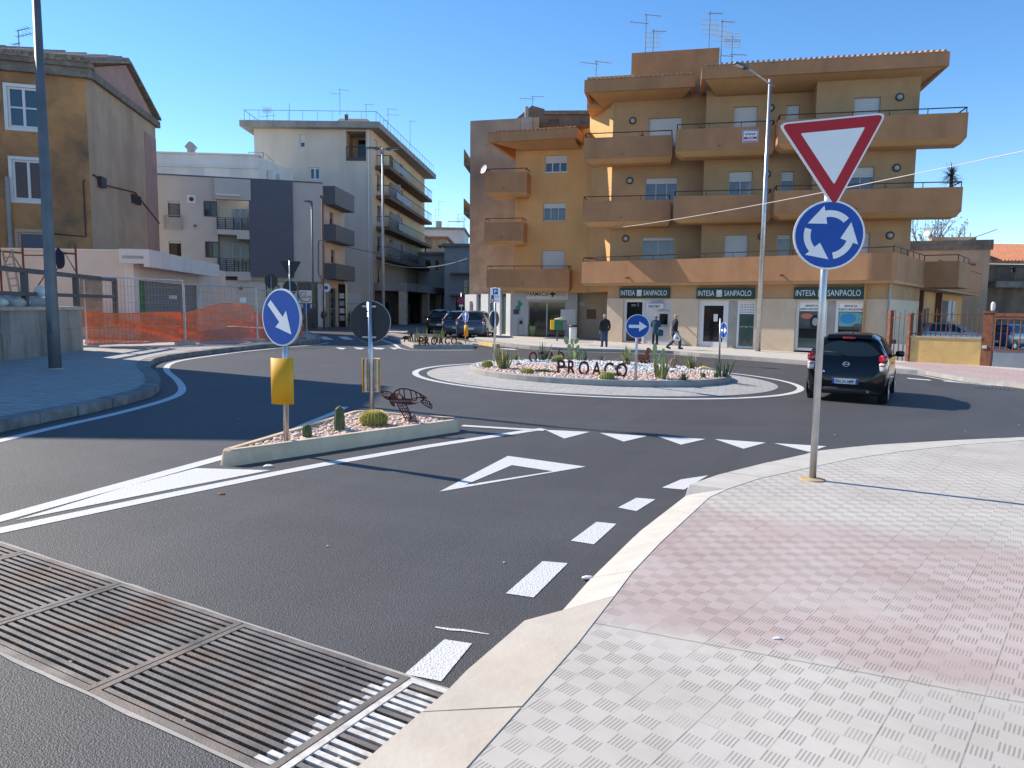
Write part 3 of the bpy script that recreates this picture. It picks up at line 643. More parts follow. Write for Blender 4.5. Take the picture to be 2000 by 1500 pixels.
def wlamp(root, pl, s, z):
    mb = MB(); o = pl.P(s, z, .03)
    mb2 = MB(); n = 16
    ring = [o + (pl.u * math.cos(2 * math.pi * k / n) + pl.k * math.sin(2 * math.pi * k / n)) * .16 for k in range(n + 1)]
    mb2.tube(ring, .04, 6, caps=False); w = mb2.build('wall_lamp', M['frame_dark'], root, True)
    vs = [o + pl.n * .1]; fs = []
    for j, (rr, dd) in enumerate(((.07, .09), (.12, .05), (.14, -.02))):
        for k in range(n): vs.append(o + (pl.u * math.cos(2 * math.pi * k / n) + pl.k * math.sin(2 * math.pi * k / n)) * rr + pl.n * dd)
    for k in range(n):
        fs.append((0, 1 + k, 1 + (k + 1) % n))
        for j in range(2): fs.append((1 + j * n + k, 1 + (j + 1) * n + k, 1 + (j + 1) * n + (k + 1) % n, 1 + j * n + (k + 1) % n))
    m = MB(); m.add(vs, fs); m.build('lamp_glass', M['panel_grey'], w, True)
def tiles_edge(mb, pl, s0, s1, z, d, step=.24, r=.075, L=.5, rise=.12):
    n = int((s1 - s0) / step)
    for k in range(n):
        a = s0 + (k + .5) * (s1 - s0) / n; zz = z + random.uniform(-.012, .012)
        mb.tube([pl.P(a, zz, d), pl.P(a, zz + rise, d - L)], [r, r * .85], 6)
def block(mb, pl, s0, s1, z0, z1, back, front=True):
    """plain box body behind a plane, without its front"""
    v = [pl.P(a, z, d) for z in (z0, z1) for a, d in ((s0, 0), (s1, 0), (s1, -back), (s0, -back))]
    f = [(4, 5, 6, 7), (1, 2, 6, 5), (2, 3, 7, 6), (3, 0, 4, 7)] + ([(0, 1, 5, 4)] if front else [])
    mb.add(v, f)
U15 = Vector((.975, -.222)).normalized()
def pl_at(px, Y, ang, L=10):
    x = atY(px, 500, Y).x; a = math.radians(ang); return Plane((x, Y), (x + L * math.cos(a), Y - L * math.sin(a)))
# =========================================================== ORANGE APARTMENT HOUSE WITH THE BANK
bank = thing('apartment_building', 'ochre four storey apartment house with long brown balconies and a bank on its ground floor', 'building', (10, 42, 0))
bal = [pl_at(1136, 41.0, 12.8), pl_at(1312, 38.8, 12.8), pl_at(1508, 36.7, 12.8)]
balend = [1313, 1512, 1886]
back = 1.35
wl = [p.off(-back) for p in bal]
T3, T2 = 10.72, 7.40; BH = 1.1
ends = [p.px(x, 300)[0] for p, x in zip(bal, balend)]
wleft = [wl[0].px(1196, 300)[0], wl[1].px(1378, 250)[0], wl[2].px(1592, 250)[0]]
wright = [wl[0].px(1378, 250)[0] + 1, wl[1].px(1592, 250)[0] + 1, wl[2].px(1792, 260)[0]]
wins = [
    [((1267, 230, 1331, 285), 1.0, 1, 'glass_dark'), ((1260, 347, 1323, 396), .24, 2, 'curtain_glass'), ((1254, 463, 1317, 515), .13, 1, 'curtain_glass')],
    [((1433, 208, 1479, 258), 1.0, 1, 'glass_dark'), ((1535, 205, 1561, 246), .72, 0, 'curtain_glass'), ((1423, 335, 1469, 386), .38, 1, 'curtain_glass'), ((1525, 335, 1550, 376), .45, 0, 'curtain_glass'), ((1415, 459, 1461, 508), 1.0, 1, 'glass_dark'), ((1517, 458, 1544, 508), .18, 0, 'curtain_glass')],
    [((1668, 190, 1719, 240), 1.0, 1, 'glass_dark'), ((1655, 326, 1707, 376), .4, 1, 'curtain_glass'), ((1660, 455, 1698, 508), 1.0, 0, 'glass_dark')]]
wm = MB(); allw = []
for i in range(3):
    hs_ = [(wl[i].r(*w_[0]), w_) for w_ in wins[i]]
    wall(wm, wl[i], wleft[i], wright[i], 2.7, 13.1, [h for h, _ in hs_]); block(wm, wl[i], wleft[i], wright[i], 2.7, 13.1, 9, False)
    allw += [(wl[i], h, w_) for h, w_ in hs_]
wm.build('wall', M['ochre'], bank)
for p, h, w_ in allw: window(bank, p, h, shut=w_[1], mull=w_[2], pane=w_[3], frame='frame_grey', fw=.05)
for i in range(3):
    for t in (T3, T2):
        parapet(bank, bal[i], 0, ends[i], t - BH, t, back, left=True, right=True)
lampx = [((0, 1236, 236), (0, 1230, 353), (0, 1222, 466)), ((1, 1505, 211), (1, 1498, 340), (1, 1488, 462)), ((2, 1757, 190), (2, 1751, 328), (2, 1738, 460))]
for grp in lampx:
    for i, x, y in grp: wlamp(bank, wl[i], *wl[i].px(x, y))
# eaves and roof
def eave(pl, s0, s1, zt, h=.62, back=9, lap=0.0, m='balcony_ochre'):
    mb = MB(); pbox(mb, pl, s0, s1, zt - h, zt, -.18, .0); pbox(mb, pl, s0, s0 + .18, zt - h, zt, -back, -.18); pbox(mb, pl, s1 - .18, s1, zt - h, zt, -back, -.18); r_ = mb.build('roof', M[m], bank)
    m2 = MB(); v = [pl.P(s0 + .18, zt - h + .003, -.18), pl.P(s1 - .18, zt - h + .003, -.18), pl.P(s1 - .8, zt - .95, -back * .2), pl.P(s0 + .8, zt - .95, -back * .2), pl.P(s0 + .8, zt - .95, -back), pl.P(s1 - .8, zt - .95, -back)]
    m2.add(v, [(0, 1, 2, 3), (3, 2, 5, 4)]); m2.build('soffit', M['soffit'], r_)
    m3 = MB(); m3.add([pl.P(s0, zt + .02, 0), pl.P(s1, zt + .02, 0), pl.P(s1 - 1.5, zt + 1.1, -back * .6), pl.P(s0 + .5, zt + 1.1, -back * .6)], [(0, 1, 2, 3)]); tiles_edge(m3, pl, s0 + .1, s1 - .1, zt + .04, .05); m3.build('roof_tiles', M['tiles_roof'], r_)
e0 = bal[0]; eave(e0, -.05, e0.px(1357, 170)[0], 13.72)
e1 = pl_at(1357, 37.9, 12.8); eave(e1, 0, e1.px(1854, 130)[0], 13.55)
# stair tower on the roof
tp = pl_at(1223, 44, 12.8); a, b_, c_, d_ = tp.r(1223, 104, 1404, 170)
tw = MB(); pbox(tw, tp, 0, b_, 12.5, d_ + .15, -5, 0); tw.build('stair_tower', M['balcony_ochre'], bank)
t2 = pl_at(1140, 43.2, 12.8); m_ = MB(); pbox(m_, t2, 0, 2.6, 12.8, t2.px(1180, 149)[1], -4, 0); m_.build('roof_parapet', M['ochre_bright'], bank)
# first floor balcony along the street, ground floor front and the long terrace to the yard
A1 = atY(1136, 540, 42.4); B1 = atY(1746, 530, 32.7)
bp = Plane((A1.x, A1.y), (B1.x, B1.y)); Z1a, Z1b = 3.04, 4.23
yd = Vector((.62, .785, 0)); 
gf = bp.off(-.55)
T1 = MB(); pbox(T1, bp, 0, bp.L, Z1a, Z1b, -.14, 0); pbox(T1, bp, 0, .14, Z1a, Z1b, -2.2, -.14)
yp = Plane(bp.P(bp.L, 0), bp.P(bp.L, 0) + yd * 30)
pbox(T1, yp, .14, 7.2, Z1a, Z1b, -.14, 0); pbox(T1, yp, 7.2, 11.3, Z1a - .12, Z1b - .02, -.3, 1.5); pbox(T1, yp, 11.3, 30, Z1a, Z1b, -.14, 0)
tr = T1.build('terrace', M['balcony_ochre'], bank)
so_ = MB(); slab_poly(so_, [tuple(bp.P(.1, 0, -.1))[:2], tuple(bp.P(bp.L, 0, -.1))[:2], tuple(yp.P(30, 0, -.1))[:2], tuple(yp.P(30, 0, -12))[:2], tuple(bp.P(.1, 0, -9))[:2]], Z1a - .14, Z1a + .04); so_.build('soffit', M['soffit'], tr)
rail(tr, [bp.P(.07, Z1b, -1.6), bp.P(.07, Z1b, -.07), bp.P(bp.L - .07, Z1b, -.07)], .24)
rail(tr, [yp.P(0.1, Z1b, -.07), yp.P(7.2, Z1b, -.07), yp.P(7.4, Z1b, 1.4), yp.P(11.2, Z1b, 1.4)], .3); rail(tr, [yp.P(11.4, Z1b, -.07), yp.P(30, Z1b, -.07)], .3, 'rust', infill=.9)
m_ = MB()
for a in (3.0, 11.2): m_ = MB(); m_.tube([bp.P(a, Z1a + .28, -.02), bp.P(a, Z1a + .25, .3)], .045, 8); m_.build('drain_spout', M['corten_light'], tr)
# ground floor front
def gr(x0, y0, x1, y1): return gf.r(x0, y0, x1, y1)
bays = [(1216, 585, 1309, 667), (1362, 587, 1474, 681), (1552, 587, 1688, 688)]
hol = [gr(*q_) for q_ in bays]; hol = [(h[0], h[1], -2.2, h[3]) for h in hol]
zband = gf.px(1340, 583)[1]
g0 = gf.px(1185, 620)[0]; g1 = gf.px(1732, 620)[0]
gm = MB(); wall(gm, gf, g0, g1, -2.2, zband, hol, .35); block(gm, gf, g0, g1, -2.2, zband, 8, False); gm.build('travertine_wall', M['travertine'], bank)
gm = MB(); pbox(gm, gf, g0, g1, zband + .003, Z1a - .142, -8, -.03); gm.build('fascia', M['ochre'], bank)
for i, h in enumerate(hol):
    zb = -1.2
    m_ = MB(); pbox(m_, gf, h[0], h[1], zb - 1, [-.30, -.26, -.40][i], -.34, -.1); m_.build('step', M['travertine'], bank)
zfl = [-.30, -.26, -.40]
# left bay: glazed door and the cash machine niche
h = hol[0]; sp = gf.px(1256, 620)[0]
window(bank, gf, (h[0], sp, zfl[0], h[3]), mull=0, fw=.14, depth=.22, name='entrance_door')
m_ = MB(); pbox(m_, gf, sp, h[1], zfl[0], h[3], -.3, -.2); am = m_.build('cash_machine', M['panel_white'], bank)
q_ = gf.r(1285, 613, 1301, 634); m_ = MB(); pbox(m_, gf, q_[0], q_[1], q_[2], q_[3], -.21, -.185); m_.build('screen', M['glass_dark'], am)
q_ = gf.r(1283, 608, 1303, 637); m_ = MB(); pbox(m_, gf, q_[0], q_[1], q_[2] - .02, q_[2], -.2, -.05); pbox(m_, gf, q_[0], q_[1], q_[3], q_[3] + .03, -.2, -.05); m_.build('keypad_shelf', M['frame_grey'], am)
q_ = gf.r(1268, 588, 1296, 603); m_ = MB(); mid_ = (q_[0] + q_[1]) / 2
v = [gf.P(q_[0] - .1, q_[2], -.2), gf.P(q_[0] - .1, q_[2], .1), gf.P(q_[1], q_[2], .1), gf.P(q_[1], q_[2], -.2), gf.P(q_[0] - .1, q_[2] + .22, .1), gf.P(q_[1], q_[2] + .26, .1), gf.P(q_[1] - .15, q_[3], .1), gf.P(q_[0] + .3, q_[2] + .34, .1)]
pbox(m_, gf, q_[0] - .1, q_[1], q_[2], q_[2] + .27, -.19, .12); v = [gf.P(q_[0] - .1, q_[2] + .272, .12), gf.P(q_[1], q_[2] + .272, .12), gf.P(q_[1] - .2, q_[3], -.1), gf.P(q_[0] - .1, q_[2] + .272, -.19), gf.P(q_[1], q_[2] + .272, -.19)]
m_.add(v, [(0, 1, 2), (1, 4, 2), (4, 3, 2), (3, 0, 2)]); hd = m_.build('canopy', M['panel_white'], am)
m_ = MB(); text_mb(m_, 'BANCOMAT', gf.P((q_[0] + q_[1]) / 2 - .05, q_[2] + .06, .122), gf.u, gf.k, gf.n, .15, width=(q_[1] - q_[0]) * .8, bold=.01); m_.build('lettering', M['letter_dark'], hd)
m_ = MB(); text_mb(m_, 'ocr 2', gf.P(gf.px(1238, 594)[0], gf.px(1238, 598)[1], -.16), gf.u, gf.k, gf.n, .16, bold=.01); m_.build('lettering', M['letter_grey'], bank)
# middle bay: door, stone strip, window
h = hol[1]; a = gf.px(1420, 620)[0]; b_ = gf.px(1438, 620)[0]
window(bank, gf, (h[0], a, zfl[1], h[3]), mull=0, fw=.26, depth=.22, name='entrance_door', frame='panel_white')
m_ = MB(); pbox(m_, gf, a, b_, zfl[1], h[3], -.28, -.18); m_.build('stone_strip', M['kerb_grey'], bank)
wg = window(bank, gf, (b_, h[1], zfl[1], h[3]), mull=0, fw=.1, depth=.2, pane='glass_green')
q_ = (b_ + .12, h[1] - .12)
m_ = MB()
for i in range(10): x = q_[0] + (q_[1] - q_[0]) * i / 9; pbox(m_, gf, x - .022, x + .022, h[3] - .66, h[3] - .11, -.19, -.176)
for j in range(5): z = h[3] - .64 + j * .128; pbox(m_, gf, q_[0] - .02, q_[1] + .02, z - .02, z + .02, -.19, -.174)
m_.build('film_pattern', M['letter_white'], wg)
m_ = MB(); text_mb(m_, 'orario', gf.P((q_[0] + q_[1]) / 2, .78, -.186), gf.u, gf.k, gf.n, .1, width=.8); m_.build('lettering', M['spine_pale'], wg)
m_ = MB(); pbox(m_, gf, gf.px(1391, 620)[0], gf.px(1399, 620)[0], 1.05, 1.42, -.19, -.183); m_.build('notice', M['sticker'], bank)
# right bay: two poster windows
h = hol[2]; a = gf.px(1613, 620)[0]; b_ = gf.px(1630, 620)[0]
for k, (x0, x1) in enumerate(((h[0], a), (b_, h[1]))):
    w_ = window(bank, gf, (x0, x1, zfl[2] + .15, h[3]), mull=0, fw=.13, depth=.22, pane='glass_green')
    m_ = MB(); pbox(m_, gf, x0 + .14, x1 - .14, h[3] - .5, h[3] - .12, -.2, -.17); hd = m_.build('banner', M['sign_white'], w_)
    m_ = MB(); xm = (x0 + x1) / 2; text_mb(m_, 'BANCA', gf.P(xm, h[3] - .29, -.168), gf.u, gf.k, gf.n, .1, width=.55, bold=.02); text_mb(m_, 'ASSICURAZIONE', gf.P(xm, h[3] - .45, -.168), gf.u, gf.k, gf.n, .1, width=1.1, bold=.02); m_.build('lettering', M['letter_dark'], hd)
    m_ = MB(); pbox(m_, gf, x0 + .16, x1 - .16, .95, h[3] - .54, -.2, -.172); po = m_.build('poster', M['poster_dark' if k == 0 else 'poster_teal'], w_)
    m_ = MB()
    def disc(mb, c, rx, rz, n=20, d=.006):
        v = [c + pl_u * (rx * math.cos(2 * math.pi * i / n)) + gf.k * (rz * math.sin(2 * math.pi * i / n)) + gf.n * d for i in range(n)]; mb.add(v, [tuple(range(n))])
    pl_u = gf.u
    if k == 0:
        # a plain photographic poster: soft grey portrait shape and an orange corner
        disc(m_, gf.P(x0 + .5, h[3] - .74, -.1715), .28, .13); m_.build('orange_patch', M['poster_orange'], po)
        m_ = MB(); disc(m_, gf.P(x1 - .5, h[3] - 1.02, -.1705), .27, .34); m_.build('hair_shape', M['jacket_black'], po)
        m_ = MB(); disc(m_, gf.P(x1 - .52, h[3] - 1.0, -.168), .13, .19); m_.build('face_shape', M['letter_grey'], po)
        m_ = MB()
        for i in range(3): pbox(m_, gf, x1 - .62 + i * .15, x1 - .51 + i * .15, 1.0, 1.1, -.171, -.168)
        m_.build('caption', M['poster_teal'], po)
    else:
        disc(m_, gf.P(x0 + .55, h[3] - .82, -.1715), .34, .24); m_.build('blue_patch', M['poster_blue'], po)
        m_ = MB(); disc(m_, gf.P(x0 + 1.0, h[3] - 1.12, -.168), .2, .07); disc(m_, gf.P(x0 + 1.1, h[3] - 1.3, -.167), .05, .2); m_.build('figures', M['poster_dark'], po)
        m_ = MB(); disc(m_, gf.P(x0 + 1.25, h[3] - .72, -.168), .14, .03); m_.build('caption', M['letter_white'], po)
    m_ = MB(); pbox(m_, gf, x0 + .16, x1 - .16, .35, .8, -.2, -.178); m_.build('counter_shelf', M['glass_dark'], w_)
m_ = MB(); pbox(m_, gf, a, b_, zfl[2], h[3], -.3, -.2); m_.build('stone_strip', M['kerb_grey'], bank)
# bank signs
for k, (x0, y0, x1, y1) in enumerate(((1212, 562, 1309, 582.5), (1362, 562, 1474.5, 584), (1552, 560.5, 1689, 584.5))):
    s0_, s1_, z0_, z1_ = gf.r(x0, y0, x1, y1); m_ = MB(); pbox(m_, gf, s0_, s1_, z0_, z1_, .0, .12); b = m_.build('shop_sign', M['bank_green'], bank)
    W = s1_ - s0_; hh_ = (z1_ - z0_); m_ = MB()
    text_mb(m_, 'INTESA', gf.P(s0_ + W * .175, z0_ + hh_ * .27, .122), gf.u, gf.k, gf.n, hh_ * .5, width=W * .29); text_mb(m_, 'SANPAOLO', gf.P(s0_ + W * .725, z0_ + hh_ * .27, .122), gf.u, gf.k, gf.n, hh_ * .5, width=W * .46); m_.build('lettering', M['letter_white'], b)
    m_ = MB(); pbox(m_, gf, s0_ + W * .36, s0_ + W * .455, z0_ + hh_ * .2, z0_ + hh_ * .8, .12, .128); lg = m_.build('emblem', M['panel_white'], b)
    m_ = MB()
    for q_ in (.38, .405, .43): pbox(m_, gf, s0_ + W * q_, s0_ + W * (q_ + .006), z0_ + hh_ * .25, z0_ + hh_ * .5, .128, .132)
    m_.build('emblem_arches', M['letter_grey'], lg)
# yard side of the ground floor
ys = yp.off(-1.2); m_ = MB(); yh = [(5.2, 6.9, -1.0, 1.9), (8.6, 11.4, -1.0, 1.9), (13.3, 16.5, -1, 1.9), (21, 24, -1, 1.8)]
wall(m_, ys, .2, 30, -2.5, Z1a - .145, yh, .2); m_.build('yard_wall', M['ochre_bright'], bank)
for q_ in yh: window(bank, ys, q_, mull=1, frame='frame_grey', pane='curtain_glass')
for s_ in (2.2, 7.6, 12.3, 18.5): m_ = MB(); pbox(m_, yp, s_, s_ + .32, -2, Z1a - .145, -1.19, -.85); m_.build('pillar', M['frame_brown'], bank)
for q_ in (19.5, 21.2): m_ = MB(); pbox(m_, yp, q_, q_ + 1.3, 1.1, 2.4, -1.1, -.6); m_.build('air_conditioner', M['panel_grey'], bank)
m_ = MB(); m_.tube([gf.P(g1 + .06, -1.5, .05), gf.P(g1 + .06, Z1a - .15, .05)], .055, 8); m_.build('drainpipe', M['galv_dull'], bank)
# entrance recess between bank and pharmacy
# =========================================================== WING WITH THE PHARMACY
wp = pl_at(1005, 46.6, 12.8); wz = 12.3
wr = [wp.r(1064, 303, 1108, 336), wp.r(1061, 396, 1105, 431), wp.r(1058, 489, 1102, 524)]
we = wp.px(1152, 400)[0]
m_ = MB(); wall(m_, wp, 0, we + 3.5, 2.6, wz, wr); block(m_, wp, 0, we + 3.5, 2.6, wz, 9, False); m_.build('wing_wall', M['ochre_bright'], bank)
# rounded corner between the wing and the first bay
v = []; c0 = wl[0].P(wleft[0], 0, 0)
ent = Plane(tuple(wp.P(we - .1, 0, 0))[:2], tuple(wl[0].P(wleft[0] + .02, 0, -.02))[:2])
m_ = MB(); wall(m_, ent, 0, ent.L, 2.6, 13.2); m_.build('corner_wall', M['ochre_bright'], bank)
window(bank, wp, wr[0], shut=.46, mull=2, pane='glass_blue', sill='frame_white'); window(bank, wp, wr[1], shut=.3, mull=2, pane='curtain_glass', frame='frame_grey', sill='travertine'); window(bank, wp, wr[2], shut=1.0, mull=1)
wb = wp.off(1.25)
for (x0, x1, y0, y1) in ((948, 1029, 337, 375), (946, 1022, 434, 470)):
    a = wb.px(x0, y0)[0]; b_ = wb.px(x1, y0)[0]; parapet(bank, wb, a, b_, wb.px(990, y1)[1], wb.px(990, y0)[1], 1.25)
a = wb.px(950, 540)[0]; b_ = wb.px(1112, 540)[0]; parapet(bank, wb, a, b_, wb.px(1030, 561)[1], wb.px(1030, 526)[1], 1.25, railh=.2)
# side of the wing behind the balconies
wq = pl_at(951, 45.4, 17); s1_ = wq.px(1138, 250)[0]; zt = wq.px(1045, 254)[1]
m_ = MB(); pbox(m_, wq, 0, s1_ - .3, zt - .55, zt, -.18, 0); pbox(m_, wq, 0, .18, zt - .55, zt, -6, -.18); pbox(m_, wq, s1_ - .48, s1_ - .3, zt - .55, zt, -3, -.18); r_ = m_.build('wing_roof', M['balcony_ochre'], bank)
m_ = MB(); m_.add([wq.P(.18, zt - .54, -.18), wq.P(s1_ - .5, zt - .54, -.18), wq.P(s1_ - .5, zt - .8, -1.4), wq.P(1.6, zt - .8, -1.4), wq.P(1.6, zt - .8, -6), wq.P(s1_, zt - .8, -6)], [(0, 1, 2, 3), (3, 2, 5, 4)]); m_.build('soffit', M['soffit'], r_)
m_ = MB(); m_.add([wq.P(0, zt + .02, 0), wq.P(s1_ - .3, zt + .02, 0), wq.P(s1_ - .3, zt + .9, -4), wq.P(2.8, zt + .9, -4)], [(0, 1, 2, 3)]); m_.add([wq.P(0, zt + .02, 0), wq.P(2.8, zt + .9, -4), wq.P(0, zt + .02, -6)], [(0, 1, 2)]); tiles_edge(m_, wq, .3, s1_ - .4, zt + .04, .03); m_.build('roof_tiles', M['tiles_roof'], r_)
# pharmacy front (white panels) and its sunlit flank
ph = pl_at(998, 46.9, 3); pa = Plane((atY(908, 600, 52.5).x, 52.5), (ph.A.x, ph.A.y))
pt = ph.px(1050, 563)[1]; pl1 = ph.px(1128, 600)[0]
dr = ph.r(1031, 588, 1105, 659); zf = -.25
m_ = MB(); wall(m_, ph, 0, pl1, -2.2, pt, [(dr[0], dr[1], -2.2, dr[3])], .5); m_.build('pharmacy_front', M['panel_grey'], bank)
m_ = MB(); pbox(m_, ph, dr[0] - .1, pl1 - .6, dr[3] + .1, pt - .05, .0, .03); pf = m_.build('pharmacy_fascia', M['spine_pale'] if 0 else M['sticker'], bank)
m_ = MB(); text_mb(m_, 'FARMACIA', ph.P(ph.px(1051, 575)[0], ph.px(1051, 578)[1], .032), ph.u, ph.k, ph.n, ph.px(1051, 570)[1] - ph.px(1051, 578)[1], width=ph.px(1073, 575)[0] - ph.px(1031, 575)[0], bold=.012); m_.build('lettering', M['letter_dark'], pf)
m_ = MB(); text_mb(m_, 'NOTO', ph.P(ph.px(1093, 575)[0], ph.px(1093, 578)[1], .032), ph.u, ph.k, ph.n, ph.px(1051, 570)[1] - ph.px(1051, 578)[1], width=ph.px(1104, 575)[0] - ph.px(1083, 575)[0], bold=.015); m_.build('lettering', M['letter_grey'], pf)
m_ = MB(); c_ = ph.P(ph.px(1079, 574)[0], ph.px(1079, 574.3)[1], .032); m_.box(c_, (.36, .02, .12), ax=(ph.u, ph.n, ph.k)); m_.box(c_ + ph.n * .004, (.12, .02, .36), ax=(ph.u, ph.n, ph.k)); m_.build('cross_emblem', M['letter_dark'], pf)
window(bank, ph, (dr[0], dr[1], zf, dr[3]), mull=1, fw=.07, depth=.4, frame='frame_grey', name='sliding_door')
m_ = MB(); pbox(m_, ph, dr[0], dr[1], -2, zf, -.5, -.05); m_.build('step', M['kerb_grey'], bank)
m_ = MB(); c_ = ph.P(ph.px(1012, 597)[0], ph.px(1012, 597)[1], .01); m_.box(c_ + ph.u * .06, (.16, .02, .62), ax=(ph.u, ph.n, ph.k)); m_.box(c_ + ph.u * .06 + ph.n * .004, (.5, .02, .17), ax=((ph.u + ph.k * .8).normalized(), ph.n, (ph.k - ph.u * .8).normalized())); m_.build('green_emblem', M['letter_green'], bank)
m_ = MB(); q_ = ph.r(1003, 604, 1014, 614); pbox(m_, ph, *q_, 0, .05); q_ = ph.r(1014.5, 604, 1017, 614); m_.build('notice_box', M['frame_dark'], bank)
m_ = MB(); q_ = ph.r(1013, 623, 1022, 654); pbox(m_, ph, *q_, 0, .12); vm = m_.build('dispenser', M['galv_dull'], bank)
m_ = MB(); q_ = ph.r(1014.5, 626, 1020.5, 633); pbox(m_, ph, *q_, .12, .13); m_.build('window', M['glass_dark'], vm)
# flank
pz = pt - .35; hs_ = []
for x0, x1 in ((930, 939), (953, 965), (976, 988)):
    a, b_ = pa.px(x0, 620)[0], pa.px(x1, 620)[0]; hs_.append((a, b_, -.15, 2.55))
m_ = MB(); wall(m_, pa, 0, pa.L, -2.2, pz, hs_, .2); block(m_, pa, 0, pa.L, -2.2, pz, 3.5, False); m_.build('pharmacy_flank', M['panel_white'], bank)
for q_ in hs_: window(bank, pa, q_, mull=0, frame='frame_white', pane='glass_green', depth=.16)
# entrance recess
er = pl_at(1126, 46.3, 12.8); b_ = er.px(1192, 620)[0]
m_ = MB(); pbox(m_, er, 0, b_ + 2.5, -2.2, 2.9, -2, -1.2); m_.build('recess_wall', M['travertine'], bank)
m_ = MB(); q_ = er.r(1112, 568, 1187, 573); pbox(m_, er, q_[0], q_[1], q_[2], q_[3], -1.2, .5); m_.build('porch_roof', M['soffit'], bank)
m_ = MB(); q_ = er.r(1146, 604, 1164, 623, -1.2); pbox(m_, er, *q_, -1.2, -1.15); pq = m_.build('bronze_plaque', M['bronze'], bank)
m_ = MB(); q_ = er.r(1130, 589, 1142, 597, -1.2); pbox(m_, er, *q_, -1.2, -1.17); m_.build('notice', M['sticker'], bank)
m_ = MB(); q_ = er.r(1116, 611, 1123, 636, 0); pbox(m_, ph, pl1 - 1.05, pl1 - .12, .6, 1.55, 0, .012)
for k in range(5): pbox(m_, ph, pl1 - .98, pl1 - .25 - .1 * (k % 2), 1.42 - .17 * k, 1.46 - .17 * k, .012, .016)
m_.build('notice', M['panel_white'], bank)
# =========================================================== OLD STONE HOUSE BEHIND THE WING
old = thing('stone_building', 'tall stained stone house with a rooftop room, rising behind the ochre wing', 'building', (0, 54, 0))
op = pl_at(917, 53, 4); zo = op.px(917, 236)[1]; e_ = op.px(1052, 300)[0]
m_ = MB(); wall(m_, op, 0, e_, 0, zo - .3); v = [op.P(0, zo - .3), op.P(e_, zo - .3), op.P(e_, op.px(1050, 229)[1]), op.P(0, zo)]; m_.add(v, [(0, 1, 2, 3)]); block(m_, op, 0, e_ + 8, 0, zo - .3, 14, False); m_.build('wall', M['old_stone'], old)
m_ = MB(); p2 = op.off(-.8); a = p2.px(1027, 230)[0]; b_ = p2.px(1064, 210)[0]; c_ = p2.px(1137, 215)[0]; zc = p2.px(1066, 213)[1]
v = [p2.P(a, zo - 2), p2.P(b_, zo - 2), p2.P(b_, zc), p2.P(b_ - .9, zc + .25), p2.P(a - 1.2, zo - .1)]; m_.add(v, [(0, 1, 2, 3, 4)]); h_ = (p2.px(1072, 232)[0], p2.px(1091, 232)[0], zo - .9, zo + .25); wall(m_, p2, b_, c_ + 2, zo - 2, zc - .4, [h_], .2); m_.build('rooftop_room', M['wall_dark_old'], old)
m_ = MB(); pbox(m_, p2, b_ - .05, c_ + 2.2, zc - .4, zc - .15, -5, .2); m_.build('roof', M['stone_trim'], old)
window(old, p2, h_, mull=0, shut=1.0, shutm='shutter_brown')
m_ = MB(); q_ = op.px(1028, 210)[0]; m_.tube([op.P(q_, zo - .4, -.3), op.P(q_, zo + 1.0, -.3)], .14, 10); pbox(m_, op, q_ - .35, q_ + .4, zo - 1.6, zo + .2, -.6, .12); m_.build('chimney', M['kerb_grey'], old)
m_ = MB(); os_ = Plane(tuple(op.P(0, 0, -14))[:2], tuple(op.P(0, 0, 0))[:2])
for z in (11.6, 8.2): pbox(m_, os_, 9.5, 13.2, z, z + .18, 0, .55); pbox(m_, os_, 9.5, 13.2, z + .18, z + 1.1, .5, .55)
m_.build('balcony', M['stone_trim'], old)
# =========================================================== BROWN HOUSE ON THE LEFT
brown = thing('old_house', 'old ochre plastered house with stained walls, pitched tile roof and plain gable side', 'house', (-24, 42, 0))
c0 = atY(178, 400, 40); bf = Plane((c0.x - 14 * .951, c0.y - 14 * .309), (c0.x, c0.y)); L_ = bf.L
bg_ = Plane((c0.x, c0.y), (c0.x - .15 * 11.2, c0.y + .99 * 11.2))
ze = 13.75
rs = [bf.r(15, 171, 78, 250), bf.r(25, 313, 87, 391), bf.r(36, 454, 92, 488)]; rs[2] = (rs[2][0], rs[2][1], rs[2][2] - 1.2, rs[2][3])
ext = 12
m_ = MB(); wall(m_, bf, -ext, L_, -2, ze, rs, .25); m_.build('front_wall', M['render_ochre_old'], brown)
for i, q_ in enumerate(rs):
    window(brown, bf, q_, mull=1 if i < 2 else 0, rowbar=(1, 0, 0)[i], frame='frame_white' if i < 2 else 'render_beige', pane='glass_blue' if i < 2 else 'anthracite', fw=.11 if i < 2 else .1, depth=.1)
    m_ = MB()
    for a, b_, c_, d_ in ((q_[0] - .16, q_[0], q_[2] - .16, q_[3] + .16), (q_[1], q_[1] + .16, q_[2] - .16, q_[3] + .16), (q_[0], q_[1], q_[3], q_[3] + .16), (q_[0], q_[1], q_[2] - .16, q_[2])): pbox(m_, bf, a, b_, c_, d_, -.05, .035)
    m_.build('window_surround', M['frame_white'] if i < 2 else M['render_beige'], brown)
m_ = MB(); wall(m_, bg_, 0, bg_.L, -2, ze); pbox(m_, bg_, bg_.L - .02, bg_.L, -2, ze, -8, -.01); m_.build('gable_wall', M['render_beige'], brown)
ap = bg_.px(246, 127); m_ = MB(); m_.prism([(0, 0), (bg_.L, 0), (ap[0], ap[1] - ze)], bg_.P(0, ze, -.3), bg_.u, bg_.k, bg_.n, .3); m_.build('gable', M['render_pink'], brown)
m_ = MB(); pbox(m_, bg_, bg_.L - 2.3, bg_.L - .05, 2, ze - 1.2, 0, .03); m_.build('brick_patch', M['render_pink'], brown)
